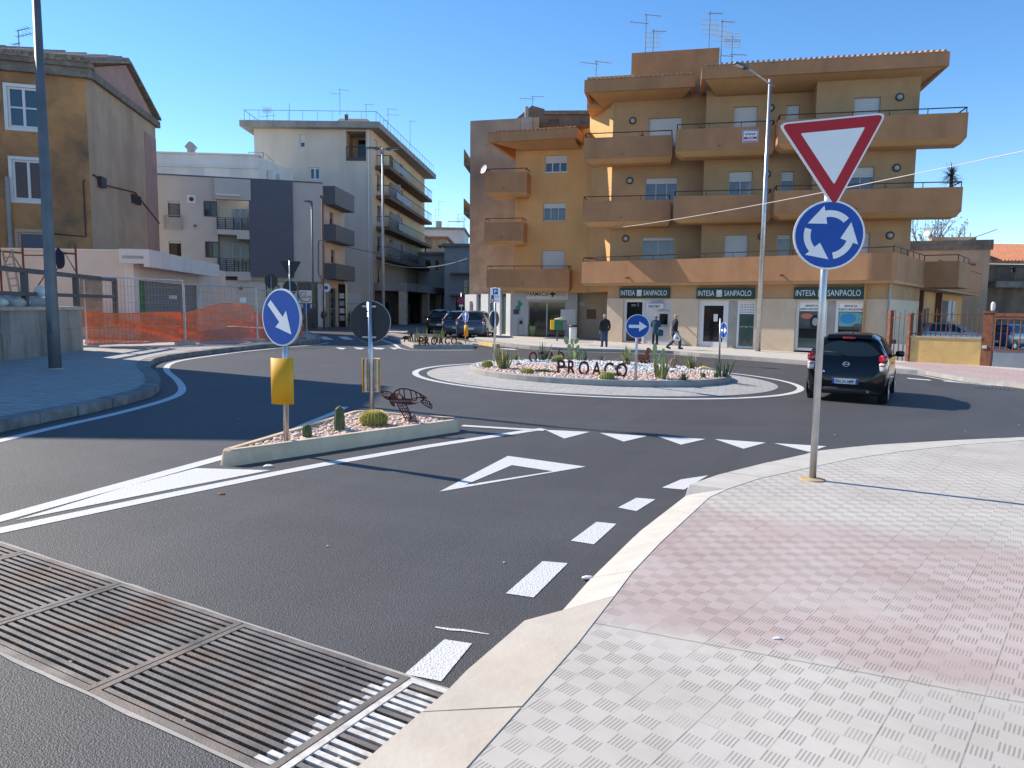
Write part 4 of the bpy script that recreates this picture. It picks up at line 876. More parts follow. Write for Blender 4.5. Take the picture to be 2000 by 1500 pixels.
m_ = MB(); pbox(m_, bf, -ext, L_ + .35, ze - .55, ze - .1, -.2, .3); pbox(m_, bf, -ext, L_ + .42, ze - .1, ze + .12, -.2, .45); m_.build('cornice', M['stone_trim'], brown)
m_ = MB(); pbox(m_, bg_, .05, bg_.L + .4, ze - .4, ze, -.2, .22); m_.build('gable_cornice', M['stone_trim'], brown)
rd = bg_.P(ap[0], ap[1] + .1, .3); ridge0 = rd; ridge1 = rd - bf.u * (L_ + ext)
m_ = MB(); e0_ = bf.P(L_ + .35, ze + .14, .5); e1_ = bf.P(-ext, ze + .14, .5); f0_ = bg_.P(bg_.L + .4, ze + .1, .3); f1_ = f0_ - bf.u * (L_ + ext)
up = V(0, 0, .14); m_.add([e0_, e1_, ridge1, ridge0, e0_ + up, e1_ + up, ridge1 + up, ridge0 + up], [(4, 5, 6, 7)[::-1], (0, 1, 2, 3), (0, 4, 5, 1), (0, 3, 7, 4)]); m_.add([f0_, f1_, ridge1, ridge0, f0_ + up, f1_ + up, ridge1 + up, ridge0 + up], [(4, 5, 6, 7), (0, 1, 2, 3)[::-1], (0, 3, 7, 4)])
n = 70
for k in range(n):
    t = (k + .5) / n; a = e0_.lerp(e1_, t) + V(0, 0, .13 + random.uniform(-.03, .03)); b_ = ridge0.lerp(ridge1, t) + V(0, 0, .18 + random.uniform(-.04, .08)); m_.tube([a - bf.n * -.08, a.lerp(b_, .5) + V(0, 0, random.uniform(-.02, .04)), b_], .15, 6)
m_.build('roof', M['tiles_old'], brown)
m_ = MB(); a = bf.px(9, 430)[0]
for dx in (-.5, .25): m_.tube([bf.P(a + dx, -1, .14), bf.P(a + dx, ze - 5.8 if dx > 0 else ze - 3, .14)], .11, 8)
m_.build('drainpipe', M['galv_dull'], brown)
m_ = MB(); q_ = bg_.px(190, 345); w_ = bg_.px(262, 382); m_.tube([bf.P(L_ - 1.8, q_[1] - 3.2, .05), bf.P(L_ - .3, q_[1] - 3.3, .05), bf.P(L_ - .3, q_[1] - .4, .05), bg_.P(.4, q_[1], .06), bg_.P(q_[0] + 1, q_[1] - .3, .06), bg_.P(w_[0], w_[1] + .2, .06), bg_.P(bg_.L, w_[1] - 1.2, .06)], .035, 6); m_.build('wall_cable', M['cable_dark'], brown)
m_ = MB(); m_.box(bg_.P(q_[0] + .3, q_[1] - .25, .14), (.7, .2, .55), ax=(bg_.u, bg_.n, bg_.k)); m_.build('insulator_box', M['frame_dark'], brown)
m_ = MB()
for k in range(5): m_.box(bg_.P(w_[0] - .5 + k * .28, w_[1] - .25, .12), (.12, .15, .5), ax=(bg_.u, bg_.n, bg_.k))
m_.bar(bg_.P(w_[0] - .7, w_[1], .12), bg_.P(w_[0] + .8, w_[1], .12), .06); m_.build('insulator', M['frame_dark'], brown)
# neighbouring house outside the photo on the left: it shades the left lane
nb_ = thing('neighbour_house', 'tall plastered house just past the left edge, shading the lane', 'house', (-20, 19, 0))
m_ = MB(); slab_poly(m_, [(-16.7, 22.4), (-16.3, 16.1), (-29, 14.5), (-30, 23.1)], -1, 12.1); m_.build('wall', M['render_beige'], nb_)
m_ = MB(); slab_poly(m_, [(-16.55, 22.6), (-16.15, 15.9), (-29, 14.3), (-30.2, 23.3)], 12.1, 12.35); m_.build('roof', M['roof_concrete'], nb_)
np_ = Plane((-29, 14.5), (-16.3, 16.1))
for a in (2, 5.5, 9):
    for z in (2.2, 5.6, 9): window(nb_, np_, (a, a + 1.2, z, z + 1.9), depth=-.03)
# =========================================================== WHITE SHED WITH A CANOPY
shed = thing('low_building', 'low white building with grey roller doors under a deep white canopy', 'building', (-18, 33, 0))
k0 = atY(258, 520, 30); k1 = atY(424, 520, 43.5)
sf = Plane((k0.x - 16, k0.y - .6), (k0.x, k0.y)); ss = Plane((k0.x, k0.y), (k1.x, k1.y)); zt = sf.px(240, 490)[1]
m_ = MB(); wall(m_, sf, 0, sf.L, -1, zt); m_.build('front_wall', M['white_render_warm'], shed)
m_ = MB(); pbox(m_, sf, 0, sf.L - .1, zt - .02, zt + .05, -9, .06); m_.build('coping', M['white_render'], shed)
dz = ss.px(330, 553)[1]; d0_ = ss.px(264, 590)[0] + .1; d1_ = ss.px(384, 590)[0]
m_ = MB(); pbox(m_, ss, 0, .55, -1, zt - .1, -.3, .05); m_.build('corner_pillar', M['white_render'], shed)
m_ = MB(); pbox(m_, ss, d1_ + .15, d1_ + 1.0, -1, zt - .1, -.3, .05); m_.build('corner_pillar', M['white_render'], shed)
m_ = MB(); wall(m_, ss, .55, ss.L + 2, dz, zt - .1); wall(m_, ss, d1_, ss.L + 2, -1, dz); m_.build('side_wall', M['white_render_warm'], shed)
dd = [d0_, d0_ + (d1_ - d0_) * .16, d0_ + (d1_ - d0_) * .42, d0_ + (d1_ - d0_) * .7, d1_]
for i in range(4):
    m_ = MB(); pbox(m_, ss, dd[i] + .03, dd[i + 1] - .03, -1, dz, -.25, -.1); m_.build('roller_door', M['green_paint'] if i == 0 else M['shutter_grey'], shed)
cs = ss.off(.9); f0, f1 = cs.px(291, 505), cs.px(424, 527); zc0, zc1 = cs.px(291, 521)[1], cs.px(291, 487)[1]
m_ = MB(); pbox(m_, cs, f0[0], f1[0] + .5, zc0, zc1, -.2, 0); pbox(m_, cs, f0[0], f0[0] + .2, zc0 + .12, zc1, -1.1, -.2); pbox(m_, cs, f0[0], f1[0] + .5, zc0 + .3, zc0 + .42, -1.0, -.2); m_.build('canopy', M['white_render'], shed)
m_ = MB(); slab_poly(m_, [tuple(sf.P(0, 0, -.1))[:2], tuple(sf.P(sf.L - .1, 0, -.1))[:2], tuple(ss.P(ss.L + 2, 0, -.1))[:2], tuple(ss.P(ss.L + 2, 0, -14))[:2]], zt - .35, zt - .15); m_.build('roof', M['roof_concrete'], shed)
m_ = MB(); q_ = ss.r(335, 577, 349, 584); pbox(m_, ss, *q_, -.1, -.08); m_.build('notice', M['sticker'], shed)
# =========================================================== GREY MODERN BLOCK
grey = thing('modern_building', 'modern grey and white block with a dark panel, loggia balconies and a cafe below', 'building', (-20, 58, 0))
gA = atY(306, 500, 54.4); gB = atY(632, 500, 57.6); gp_ = Plane((gA.x, gA.y), (gB.x, gB.y)); gs = Plane((gB.x, gB.y), (gB.x + .07 * 6, gB.y + 6))
R = gp_.r; zt = gp_.px(400, 346)[1]; zg = gp_.px(500, 548)[1]; sx = lambda x, y=450, d=0: gp_.px(x, y, d)[0]
w1 = [R(328, 393, 352, 424), R(330, 471, 354, 503)]; cw = [R(398, 393, 424, 423), R(401, 472, 428, 503)]
lo = (sx(425), sx(490), zg + .1, gp_.px(455, 385)[1])
m_ = MB(); wall(m_, gp_, 0, sx(425), zg, zt, w1 + cw, .25); wall(m_, gp_, sx(425), sx(490), lo[3], zt); wall(m_, gp_, sx(490), gp_.L, zg, zt); block(m_, gp_, 0, sx(425), zg, zt, 7, False); block(m_, gp_, sx(488), gp_.L, zg, zt - .1, 6, False); m_.build('wall', M['grey_render'], grey)
m_ = MB(); pbox(m_, gp_, sx(425), sx(490), zg, lo[3], -1.8, -1.5); pbox(m_, gp_, sx(420), sx(425), zg, lo[3], -1.8, -.02); m_.build('loggia_wall', M['grey_light'], grey)
for i, q_ in enumerate(w1): window(grey, gp_, q_, mull=0, frame='frame_dark', pane='curtain_glass' if i == 0 else 'glass_dark', shut=.12)
for q_ in cw: window(grey, gp_, q_, mull=1, frame='frame_dark', depth=.02)
m_ = MB(); q_ = R(322, 421, 356, 447); 
for k in range(7): z = q_[2] + (q_[3] - q_[2]) * k / 6; m_.bar(gp_.P(q_[0], z, .15), gp_.P(q_[1], z, .15), .035)
for a in q_[:2]: m_.bar(gp_.P(a, q_[2], .15), gp_.P(a, q_[3], .15), .06); m_.bar(gp_.P(a, q_[2] + .1, 0), gp_.P(a, q_[2] + .1, .15), .05)
m_.build('window_railing', M['rail_steel'], grey)
for (x0, y0, x1, y1), rl in (((424, 450, 491, 459), (427, 451)), ((426, 531, 492, 540), (506, 531))):
    q_ = R(x0, y0, x1, y1); m_ = MB(); pbox(m_, gp_, q_[0], q_[1], q_[2], q_[3], -1.5, .35); pbox(m_, gp_, q_[1] - 1.0, q_[1], q_[2] - .3, q_[2], -1.5, .36); b_ = m_.build('balcony', M['grey_light'], grey)
    zr = gp_.px(455, rl[0])[1]; m_ = MB()
    for k in range(7):
        z = q_[3] + .1 + (zr - q_[3] - .1) * k / 6; m_.bar(gp_.P(q_[0] + .05, z, .3), gp_.P(q_[1] - .05, z, .3), .035)
    for k in range(5): a = q_[0] + .05 + (q_[1] - q_[0] - .1) * k / 4; m_.bar(gp_.P(a, q_[3], .3), gp_.P(a, zr, .3), .05)
    m_.build('railing', M['rail_dark'], b_)
window(grey, gp_.off(-1.5), (sx(453), sx(481), gp_.px(455, 455)[1], gp_.px(455, 402)[1]), mull=1, frame='frame_grey', depth=-.03, pane='curtain_glass'); window(grey, gp_.off(-1.5), (sx(449), sx(483), gp_.px(455, 535)[1], gp_.px(455, 472)[1]), mull=1, frame='frame_white', depth=-.03, pane='glass_dark')
q_ = R(420, 351, 490, 391); m_ = MB(); pbox(m_, gp_, q_[0], q_[1], q_[2], q_[3], -.3, .45); m_.build('top_parapet', M['grey_light'], grey)
q_ = R(425, 381, 471, 385); m_ = MB(); pbox(m_, gp_, q_[0], q_[1], q_[2], q_[3], .46, .7); m_.build('awning_box', M['frame_white'], grey)
q_ = R(488, 352, 573, 541); m_ = MB(); pbox(m_, gp_, q_[0], q_[1], q_[2], q_[3], -.2, .4); m_.build('dark_panel', M['anthracite'], grey)
m_ = MB(); pbox(m_, gp_, 0, gp_.L, zt, zt + .09, -.4, .06); m_.build('coping', M['anthracite'], grey)
for x, y, r_ in ((374, 389, .3), (381, 441, .12), (471, 562, .16)):
    m_ = MB(); a, z = gp_.px(x, y); 
    if r_ > .2: pbox(m_, gp_, a - r_, a + r_, z - r_, z + r_, 0, .05); b_ = m_.build('vent', M['frame_white'], grey); m_ = MB(); m_.tube([gp_.P(a, z, .04), gp_.P(a, z, .07)], .16, 12); m_.build('vent_grille', M['frame_dark'], b_)
    else: m_.tube([gp_.P(a, z, 0), gp_.P(a, z, .04)], r_, 12); m_.build('vent', M['pole_grey'], grey)
# ground floor, cafe
g0_ = gp_.off(-.35); sh = R(581, 549, 621, 627); ch = R(398, 566, 425, 612)
m_ = MB(); wall(m_, g0_, 0, gp_.L, -2, zg, [(sh[0], sh[1], -.6, zg - .05), ch], .3); block(m_, g0_, 0, gp_.L, -2, zg, 5, False); m_.build('ground_floor_wall', M['white_render'], grey)
window(grey, g0_, ch, mull=1, frame='frame_dark'); q_ = R(520, 557, 546, 640); window(grey, g0_, q_, mull=1, frame='frame_dark', depth=-.03)
m_ = MB(); pbox(m_, g0_, sh[0], sh[1], -.6, zg - .05, -.3, -.1); cf = m_.build('cafe_front', M['black_panel'], grey)
q_ = g0_.r(584, 567, 609, 592); m_ = MB(); pbox(m_, g0_, *q_, -.1, .02); sg = m_.build('shop_sign', M['sign_white'], cf)
m_ = MB(); text_mb(m_, 'Coffee', g0_.P((q_[0] + q_[1]) / 2 - .05, (q_[2] + q_[3]) / 2 - .08, .022), g0_.u, g0_.k, g0_.n, .26, width=.9, slant=.25); m_.build('lettering', M['letter_dark'], sg)
m_ = MB(); cc = g0_.P((q_[0] + q_[1]) / 2, (q_[2] + q_[3]) / 2, .03); m_.tube([cc + g0_.u * (.42 * math.cos(t)) + g0_.k * (.40 * math.sin(t)) for t in [math.radians(a) for a in range(130, 361, 12)]], [.008 + .03 * abs(math.sin(k * .16)) for k in range(20)], 5); m_.build('swoosh', M['letter_dark'], sg)
for x0, y0, x1, y1, mt in ((585, 594, 592, 601, 'sticker'), (594, 593, 604, 612, 'sign_blue'), (606, 594, 615, 602, 'sticker')):
    q_ = g0_.r(x0, y0, x1, y1); m_ = MB(); pbox(m_, g0_, *q_, -.1, -.08); m_.build('notice', M[mt], cf)
q_ = g0_.r(566, 545, 580, 627); m_ = MB(); pbox(m_, g0_, sh[0] - .55, sh[0] - .12, -.6, zg, 0, .1); m_.build('pilaster', M['frame_white'], grey)
# street side
sw = [(1.6, 2.6, gs.px(645, 440)[1], gs.px(645, 414)[1]), (1.8, 2.8, gs.px(645, 513)[1], gs.px(645, 487)[1])]
m_ = MB(); wall(m_, gs, 0, 5.5, -2, zt - .1, sw + [(.5, 3.4, -.3, zg - .4)], .25); block(m_, gs, 1.2, 5.5, -2, zt - .1, 5, False); m_.build('side_wall', M['cream_render'], grey)
for q_ in sw: window(grey, gs, q_, mull=0, frame='frame_brown', shut=.5, shutm='shutter_brown')
window(grey, gs, (.5, 3.4, -.3, zg - .4), mull=1, rowbar=1, frame='frame_grey')
for ya, yb in ((363, 399), (438, 470), (514, 545)):
    za, zb_ = gp_.px(633, yb)[1], gp_.px(633, ya)[1]; m_ = MB(); pbox(m_, gs, .05, 5.2, za, zb_, 0.02, .95); m_.build('side_balcony', M['balcony_grey'], grey)
m_ = MB(); pbox(m_, gs, 3.6, 4.1, -1, zg - .05, 0, .6); q_ = m_.build('sign_column', M['black_panel'], grey)
for k in range(4): m_ = MB(); pbox(m_, Plane(gs.P(3.6, 0, .6), gs.P(3.6, 0, .01)), .1, .45, .3 + k * .62, .7 + k * .62, 0, .02); 
for k in range(4):
    m_ = MB(); m_.box(gs.P(3.585, .6 + k * .6, .3), (.02, .4, .42), ax=(gs.u, gs.n, gs.k)); m_.build('notice', M['sticker' if k % 2 else 'panel_grey'], q_)
m_ = MB(); m_.tube([gs.P(.1, -.5, .06), gs.P(.1, zg + 6, .06)], .04, 6); m_.build('drainpipe', M['galv_dull'], grey)
m_ = MB(); zq = gp_.px(620, 468)[1]; m_.tube([gp_.P(sx(632), zq, .05), gp_.P(sx(622), zq - .1, .05), gp_.P(sx(621), zq - 2.6, .05), gp_.P(sx(624), zg + .5, .05), gp_.P(sx(631), zg - .2, .05)], .025, 6); m_.build('wall_cable', M['cable_dark'], grey)
# =========================================================== WHITE HOUSE BEHIND
wh = thing('white_house', 'white rendered house with a flat roof, showing above the grey block', 'house', (-26, 68, 0))
wf = Plane(tuple(atY(298, 400, 66))[:2], tuple(atY(507, 400, 66.8))[:2]); ws = Plane(tuple(wf.P(wf.L, 0))[:2], tuple(wf.P(wf.L, 0) + V(2.0, 14, 0))[:2]); zt = wf.px(400, 302)[1]
hs_ = [wf.r(371, 328, 398, 352), wf.r(449, 329, 472, 352)]
m_ = MB(); wall(m_, wf, -8, wf.L, 4, zt, hs_); block(m_, wf, -8, wf.L, 4, zt, 8, False); wall(m_, ws, 0, 7, 4, zt - .05); wall(m_, ws, 7, 14, 4, zt - 1.3); block(m_, ws, 7, 14, 4, zt - 1.3, 5, False); m_.build('wall', M['white_render'], wh)
for q_ in hs_: window(wh, wf, q_, shut=1.0, depth=.08)
m_ = MB(); pbox(m_, wf, -8, wf.L + .12, zt, zt + .14, -8, .15); m_.build('coping', M['white_render'], wh)
m_ = MB(); pbox(m_, wf, -3, wf.L, zt - 1.1, zt - .98, 0, .14); m_.build('string_course', M['white_render'], wh)
a, z = wf.px(366, 300); m_ = MB(); m_.box(wf.P(a, z + .3, -1), (.5, .5, .5)); m_.box(wf.P(a, z + .75, -1), (.65, .65, .65), ax=(V(.7, 0, .7), V(0, 1, 0), V(-.7, 0, .7))); m_.build('roof_vent', M['kerb_grey'], wh)
for k in range(2):
    m_ = MB(); pbox(m_, ws, 1.6, 4.2, zt - 2.0 - 1.45 * k, zt - .9 - 1.45 * k, .05, .5); q_ = m_.build('air_conditioner', M['panel_white'], wh)
    m_ = MB(); m_.tube([ws.P(2.6, zt - 1.45 - 1.45 * k, .5), ws.P(2.6, zt - 1.45 - 1.45 * k, .53)], .42, 16); m_.build('fan_grille', M['panel_grey'], q_)
rail(wh, [wf.P(wf.L - 1.6, zt + .14, -3), wf.P(wf.L - .3, zt + .14, -3), wf.P(wf.L - .3, zt + .14, -7)], .75, 'galv_dull', r=.03)
# =========================================================== TALL CREAM BUILDING
tall = thing('tall_building', 'tall cream apartment house with a blank end wall, stacked street balconies and a roof terrace', 'building', (-20, 84, 0))
tf = Plane(tuple(atY(499, 400, 76))[:2], tuple(atY(727, 400, 76.0))[:2]); td = V(.07, 1, 0).normalized(); ts = Plane(tuple(tf.P(tf.L, 0))[:2], tuple(tf.P(tf.L, 0) + td * 28)[:2])
zt = tf.px(600, 252)[1]; lg = (tf.px(676, 280)[0], tf.L - .6, tf.px(700, 307)[1], tf.px(700, 256)[1]); tw_ = [tf.r(585, 263, 596, 288), tf.r(604, 327, 625, 351)]
m_ = MB(); wall(m_, tf, 0, tf.L, -2, zt, tw_ + [lg], .3); block(m_, tf, 0, tf.L, -2, zt - .1, 20, False); m_.build('end_wall', M['cream_render'], tall)
window(tall, tf, tw_[0], mull=0, shut=.6, pane='glass_blue', fw=.1); window(tall, tf, tw_[1], mull=1, pane='glass_blue', fw=.14)
m_ = MB(); pbox(m_, tf, lg[0], tf.L, lg[2] - .3, lg[3] + .3, -3.2, -3); pbox(m_, tf, lg[0] - .1, lg[0], lg[2], lg[3], -3, -.3); m_.build('loggia_wall', M['peach_render'], tall)
window(tall, tf.off(-3), (lg[0] + .6, lg[0] + 1.5, lg[2], lg[2] + 2.3), mull=0, depth=-.03, frame='frame_dark'); window(tall, tf.off(-3), (lg[0] + 1.9, lg[1], lg[2], lg[2] + 2.5), mull=2, depth=-.03, frame='frame_grey')
rail(tall, [tf.P(lg[0], lg[2], .02), tf.P(lg[1], lg[2], .02)], 1.0, 'rail_dark', r=.04, infill=.3)
m_ = MB(); pbox(m_, tf, lg[0], lg[1], lg[2] - .35, lg[2], -3, .06); m_.build('balcony', M['frame_dark'], tall)
sp = [(1.0, 2.3, zt - 4.2, zt - .6), (3.4, 4.4, zt - 4.2, zt - .8)] + [(2.0, 3.1, tf.px(727, y1)[1] - .4, tf.px(727, y0)[1]) for y0, y1 in ((332, 358), (395, 420), (458, 480), (520, 552))]
m_ = MB(); wall(m_, ts, 0, 5.6, -2, zt, sp, .25); wall(m_, ts, 5.6, 28, -2, zt); m_.build('street_wall', M['peach_render'], tall)
for i, q_ in enumerate(sp): window(tall, ts, q_, mull=0 if i < 2 else 1, frame='frame_brown' if i not in (0, 1, 3) else 'frame_white', shut=0 if i < 2 else .5, shutm='shutter_brown')
# roof slab, attic, terrace rail
zs0, zs1 = zt, tf.px(600, 240)[1]
m_ = MB(); slab_poly(m_, [tuple(tf.P(-1.1, 0, .9))[:2], tuple(tf.P(tf.L + .9, 0, .9))[:2], tuple(ts.P(28.5, 0, 1.5))[:2], tuple(ts.P(28.5, 0, -13))[:2], tuple(tf.P(-1.1, 0, -22))[:2]], zs0, zs1); m_.build('roof_slab', M['roof_concrete'], tall)
a, b_ = tf.px(619, 235)[0], tf.px(737, 235)[0]; zz = tf.px(690, 217)[1]; m_ = MB(); m_.prism([(a, zs1), (b_, zs1), (b_ - 1.6, zz), (a + 1.6, zz)], tf.P(0, 0, -3), tf.u, tf.k, -tf.n, 8); m_.build('attic', M['peach_render'], tall)
window(tall, tf.off(-3), tf.r(673, 223, 681, 237, -3), mull=0, depth=-.03)
rail(tall, [tf.P(-.8, zs1, -10), tf.P(-.8, zs1, .3), tf.P(tf.L + .5, zs1, .3), ts.P(28, zs1, 1.2)], 1.1, 'rail_steel', r=.022, low=True)
# street balconies
for j, y in enumerate((330, 388, 449, 508)):
    a = ts.px(761, y, 1.4)[0]; zb = ts.px(761, y, 1.4)[1]; b_ = 26
    m_ = MB(); pbox(m_, ts, a, b_, zb, zb + .35, 0, 1.4); bb = m_.build('street_balcony', M['balcony_brown'], tall)
    rail(bb, [ts.P(a + .05, zb + .35, .1), ts.P(a + .05, zb + .35, 1.35), ts.P(b_, zb + .35, 1.35)], 1.0, 'rail_dark', r=.035, infill=.5)
    m_ = MB(); pbox(m_, ts, a + 2 + j, a + 9 + j * 2, zb + .45, zb + 1.15, 1.42, 1.46); m_.build('balcony_screen', M['metal_sheet' if j < 2 else 'frame_dark'], bb)
    if j: m_ = MB(); pbox(m_, ts, a + 5, a + 5.08, zb + .4, zb + 2.2, .1, 1.4); m_.build('glass_divider', M['panel_grey'], bb)
    for s_ in (a + 1.5, a + 6, a + 11): window(tall, ts, (s_, s_ + 1.2, zb + .35, zb + 2.6), mull=1, depth=-.03, frame='frame_brown' if s_ > a + 2 else 'frame_white', shut=.3, shutm='shutter_brown')
# porch over the pavement
m_ = MB(); zp0, zp1 = ts.px(735, 566)[1], ts.px(735, 552)[1]; pbox(m_, ts, .6, 40, zp0 - .1, zp1, -.5, 3.4); m_.build('porch', M['roof_concrete'], tall)
for s_ in (.7, 13, 22, 31): m_ = MB(); pbox(m_, ts, s_, s_ + .7, -2, zp0 - .1, 2.5, 3.3); m_.build('pillar', M['concrete'], tall)
m_ = MB(); pbox(m_, ts, .7, 40, -2, zp0 - .1, 0.02, .1); m_.build('shop_front', M['frame_dark'], tall)
for s_, mt in ((4, 'glass_dark'), (9, 'frame_brown'), (15.5, 'panel_grey'), (20, 'glass_dark'), (26, 'panel_grey')): m_ = MB(); pbox(m_, ts, s_, s_ + 2.2, -1, 2.0, .1, .14); m_.build('shop_window', M[mt], tall)
q_ = tf.r(669, 573, 706, 592); m_ = MB(); pbox(m_, tf, *q_, 0, .08); m_.build('grille', M['shutter_white'], tall)
q_ = tf.r(669, 594, 706, 622); m_ = MB(); pbox(m_, tf, *q_, 0, .06); m_.build('garage_door', M['shutter_white'], tall)
m_ = MB(); m_.tube([tf.P(tf.L - .35, -1, .07), tf.P(tf.L - .35, zt, .07)], .07, 8); m_.build('drainpipe', M['frame_white'], tall)
# =========================================================== HOUSES AT THE END OF THE STREET
def far_house(lab, px0, px1, y0, Y, m, wins=(), roof='roof_concrete', rh=.35, back=14):
    p = Plane(tuple(atY(px0, 550, Y))[:2], tuple(atY(px1, 550, Y))[:2]); z = p.px((px0 + px1) / 2, y0)[1]; h = thing('far_house', lab, 'house', (p.A.x, p.A.y, 0))
    hs_ = [p.r(*q[:4]) for q in wins]; mm = MB(); wall(mm, p, 0, p.L, -3, z, hs_, .2); block(mm, p, 0, p.L, -3, z, back, False); mm.build('wall', M[m], h)
    for q, w_ in zip(wins, hs_): window(h, p, w_, mull=q[4] if len(q) > 4 else 0, frame='frame_grey', shut=q[5] if len(q) > 5 else 0, fw=.08)
    mm = MB(); pbox(mm, p, -.3, p.L + .3, z, z + rh, -back, .5); mm.build('roof', M[roof], h); return p, h, z
p, h, z = far_house('narrow grey house with a shuttered bay and slim balconies, facing down the street', 868, 930, 482, 92, 'grey_light', [(895, 508, 912, 535, 0, 1.0), (905, 546, 914, 574), (886, 500, 890, 506)])
for y in (533, 575): a = p.px(880, y)[0]; q_ = p.px(890, y)[1]; m_ = MB(); pbox(m_, p, a, p.L, q_ - .2, q_, 0, 1.0); b_ = m_.build('balcony', M['roof_concrete'], h); rail(b_, [p.P(a, q_, .95), p.P(p.L, q_, .95)], .9, 'rail_steel', r=.03, infill=.35)
m_ = MB(); q_ = p.r(890, 582, 915, 625); pbox(m_, p, *q_, 0, .06); m_.build('shop_front', M['frame_dark'], h)
p, h, z = far_house('dull beige flats with a red eave, seen over the narrow grey house', 810, 872, 466, 108, 'render_beige', [(824, 474, 833, 497), (855, 478, 864, 486)], 'tiles_red', .3)
p, h, z = far_house('pale blue-grey street house with two dark windows, half behind the stacked balconies', 812, 868, 498, 100, 'grey_render', [(830, 507, 842, 521), (849, 507, 858, 530)])
p, h, z = far_house('flat roofed white house topping the far end of the street', 822, 905, 448, 125, 'white_render', [], 'roof_concrete', .3)
m_ = MB(); a, q_ = p.px(850, 446); pbox(m_, p, a, a + .9, z, z + 1.5, -2, -1.2); m_.build('chimney', M['concrete'], h)
rail(h, [p.P(4.5, z + .3, 0), p.P(p.L, z + .3, 0)], 1.0, 'rail_steel', r=.05)
# row of houses on the right of the side street, running back from the stone house
m_ = thing('street_row_house', 'shaded stucco house running back along the side street behind the stone house', 'house', (-2, 75, 0))
b_ = MB(); slab_poly(b_, [(-2.2, 68), (12, 68), (12, 90), (-1.2, 90)], -3, 10); b_.build('wall', M['render_beige'], m_)
b_ = MB(); slab_poly(b_, [(-2.5, 67.9), (12, 67.9), (12, 90), (-1.5, 90)], 10, 10.3); b_.build('roof', M['tiles_red'], m_)
# =========================================================== RIGHT EDGE: YARD WALL, BACK BUILDINGS
bk = thing('back_building', 'plain brown rendered building with a stained parapet at the back of the yard', 'building', (34, 62, 0))
bp2 = Plane(tuple(atY(1740, 550, 60))[:2], tuple(atY(1930, 550, 57.5))[:2]); z = bp2.px(1850, 471)[1]
m_ = MB(); wall(m_, bp2, 0, bp2.L, -3, z); block(m_, bp2, 0, bp2.L, -3, z, 12, False); m_.build('wall', M['render_beige'], bk)
m_ = MB(); pbox(m_, bp2, -.2, bp2.L + .15, z - .7, z + .05, -.2, .12); m_.build('parapet', M['stone_trim'], bk)
a = bp2.px(1825, 465)[0]; m_ = MB(); pbox(m_, bp2, a, a + 3.1, z, bp2.px(1850, 460)[1], -4, -1.5); m_.build('rooftop_box', M['render_beige'], bk)
m_ = MB(); m_.bar(bp2.P(a + 2, z, -1.2), bp2.P(a + 4.3, z + .9, -1.4), .9, .06); m_.build('solar_panel', M['panel_grey'], bk)
m_ = MB(); q_ = bp2.px(1832, 516); w_ = bp2.px(1905, 515); pbox(m_, bp2, q_[0], w_[0], q_[1] - .12, q_[1], 0, .2); m_.build('string_course', M['corten_light'], bk)
dh = thing('tiled_house', 'decayed dark walled house with a red tile roof and a railed terrace', 'house', (40, 62, 0))
dp = Plane(tuple(atY(1926, 550, 61))[:2], tuple(atY(2120, 550, 61))[:2]); z = dp.px(1960, 516)[1]; zr = dp.px(1960, 485)[1]
m_ = MB(); q_ = dp.r(1975, 520, 1984, 532); wall(m_, dp, 0, dp.L, -3, z, [q_]); block(m_, dp, 0, dp.L, -3, z, 10, False); m_.build('wall', M['wall_dark_old'], dh); window(dh, dp, q_, mull=0, frame='frame_dark')
m_ = MB(); v = [dp.P(-.3, z, .4), dp.P(dp.L, z, .4), dp.P(dp.L, zr + .6, -6), dp.P(-.3, zr + .6, -6)]; m_.add(v + [p_ + V(0, 0, .2) for p_ in v], [(0, 1, 2, 3), (4, 5, 6, 7), (0, 4, 5, 1), (3, 7, 4, 0)])
for k in range(int(dp.L / .28)): m_.tube([dp.P(k * .28, z + .24, .42), dp.P(k * .28, zr + .84, -6)], .1, 6)
m_.build('roof', M['tiles_red'], dh)
q_ = dp.px(1930, 550)[1]; m_ = MB(); pbox(m_, dp, -.1, dp.L, q_ - .5, q_, -.2, 1.4); m_.build('terrace', M['stone_trim'], dh); rail(dh, [dp.P(0, q_, 1.3), dp.P(dp.L, q_, 1.3)], 1.15, 'rail_dark', r=.05, low=True, infill=1.2)
# low yellow wall, pillar, railing and gate
ya = g(1774, 706, .13); yb = g(1913, 714, .13); yc = g(2120, 727, .13)
yw = Plane((ya.x, ya.y), (yb.x, yb.y)); zt = yw.px(1840, 660)[1]
t = thing('yard_wall', 'low peeling yellow masonry wall before the yard, beside the rusty pillar', 'wall', (ya.x, ya.y, 0)); m_ = MB(); pbox(m_, yw, 0, yw.L, -1.5, zt, -.35, 0); m_.build('masonry', M['yellow_wall'], t); m_ = MB(); pbox(m_, yw, -.02, yw.L, zt, zt + .05, -.38, .03); m_.build('coping', M['concrete'], t)
def fence(lab, pl, s0, s1, z0, z1, step, nm='yard_fence', cat='fence', m='rust', hb=(.1, .9), r=.018, tall=()):
    t = thing(nm, lab, cat, pl.P(s0, 0)); mm = MB(); n = int((s1 - s0) / step)
    for k in range(n + 1): a = s0 + (s1 - s0) * k / n; mm.bar(pl.P(a, z0), pl.P(a, z1 + (.12 if k % 2 else 0)), r)
    mm.build('bars', M[m], t); mm = MB()
    for f_ in hb: z = z0 + (z1 - z0) * f_; mm.bar(pl.P(s0, z), pl.P(s1, z), r * 1.9)
    mm.build('rails', M[m], t); return t
fp_ = yw.off(-.18); zf_ = yw.px(1840, 609)[1]
fence('rusty railing of thin uprights standing on the yellow wall', fp_, 0, yw.L, zt + .05, zf_, .17)
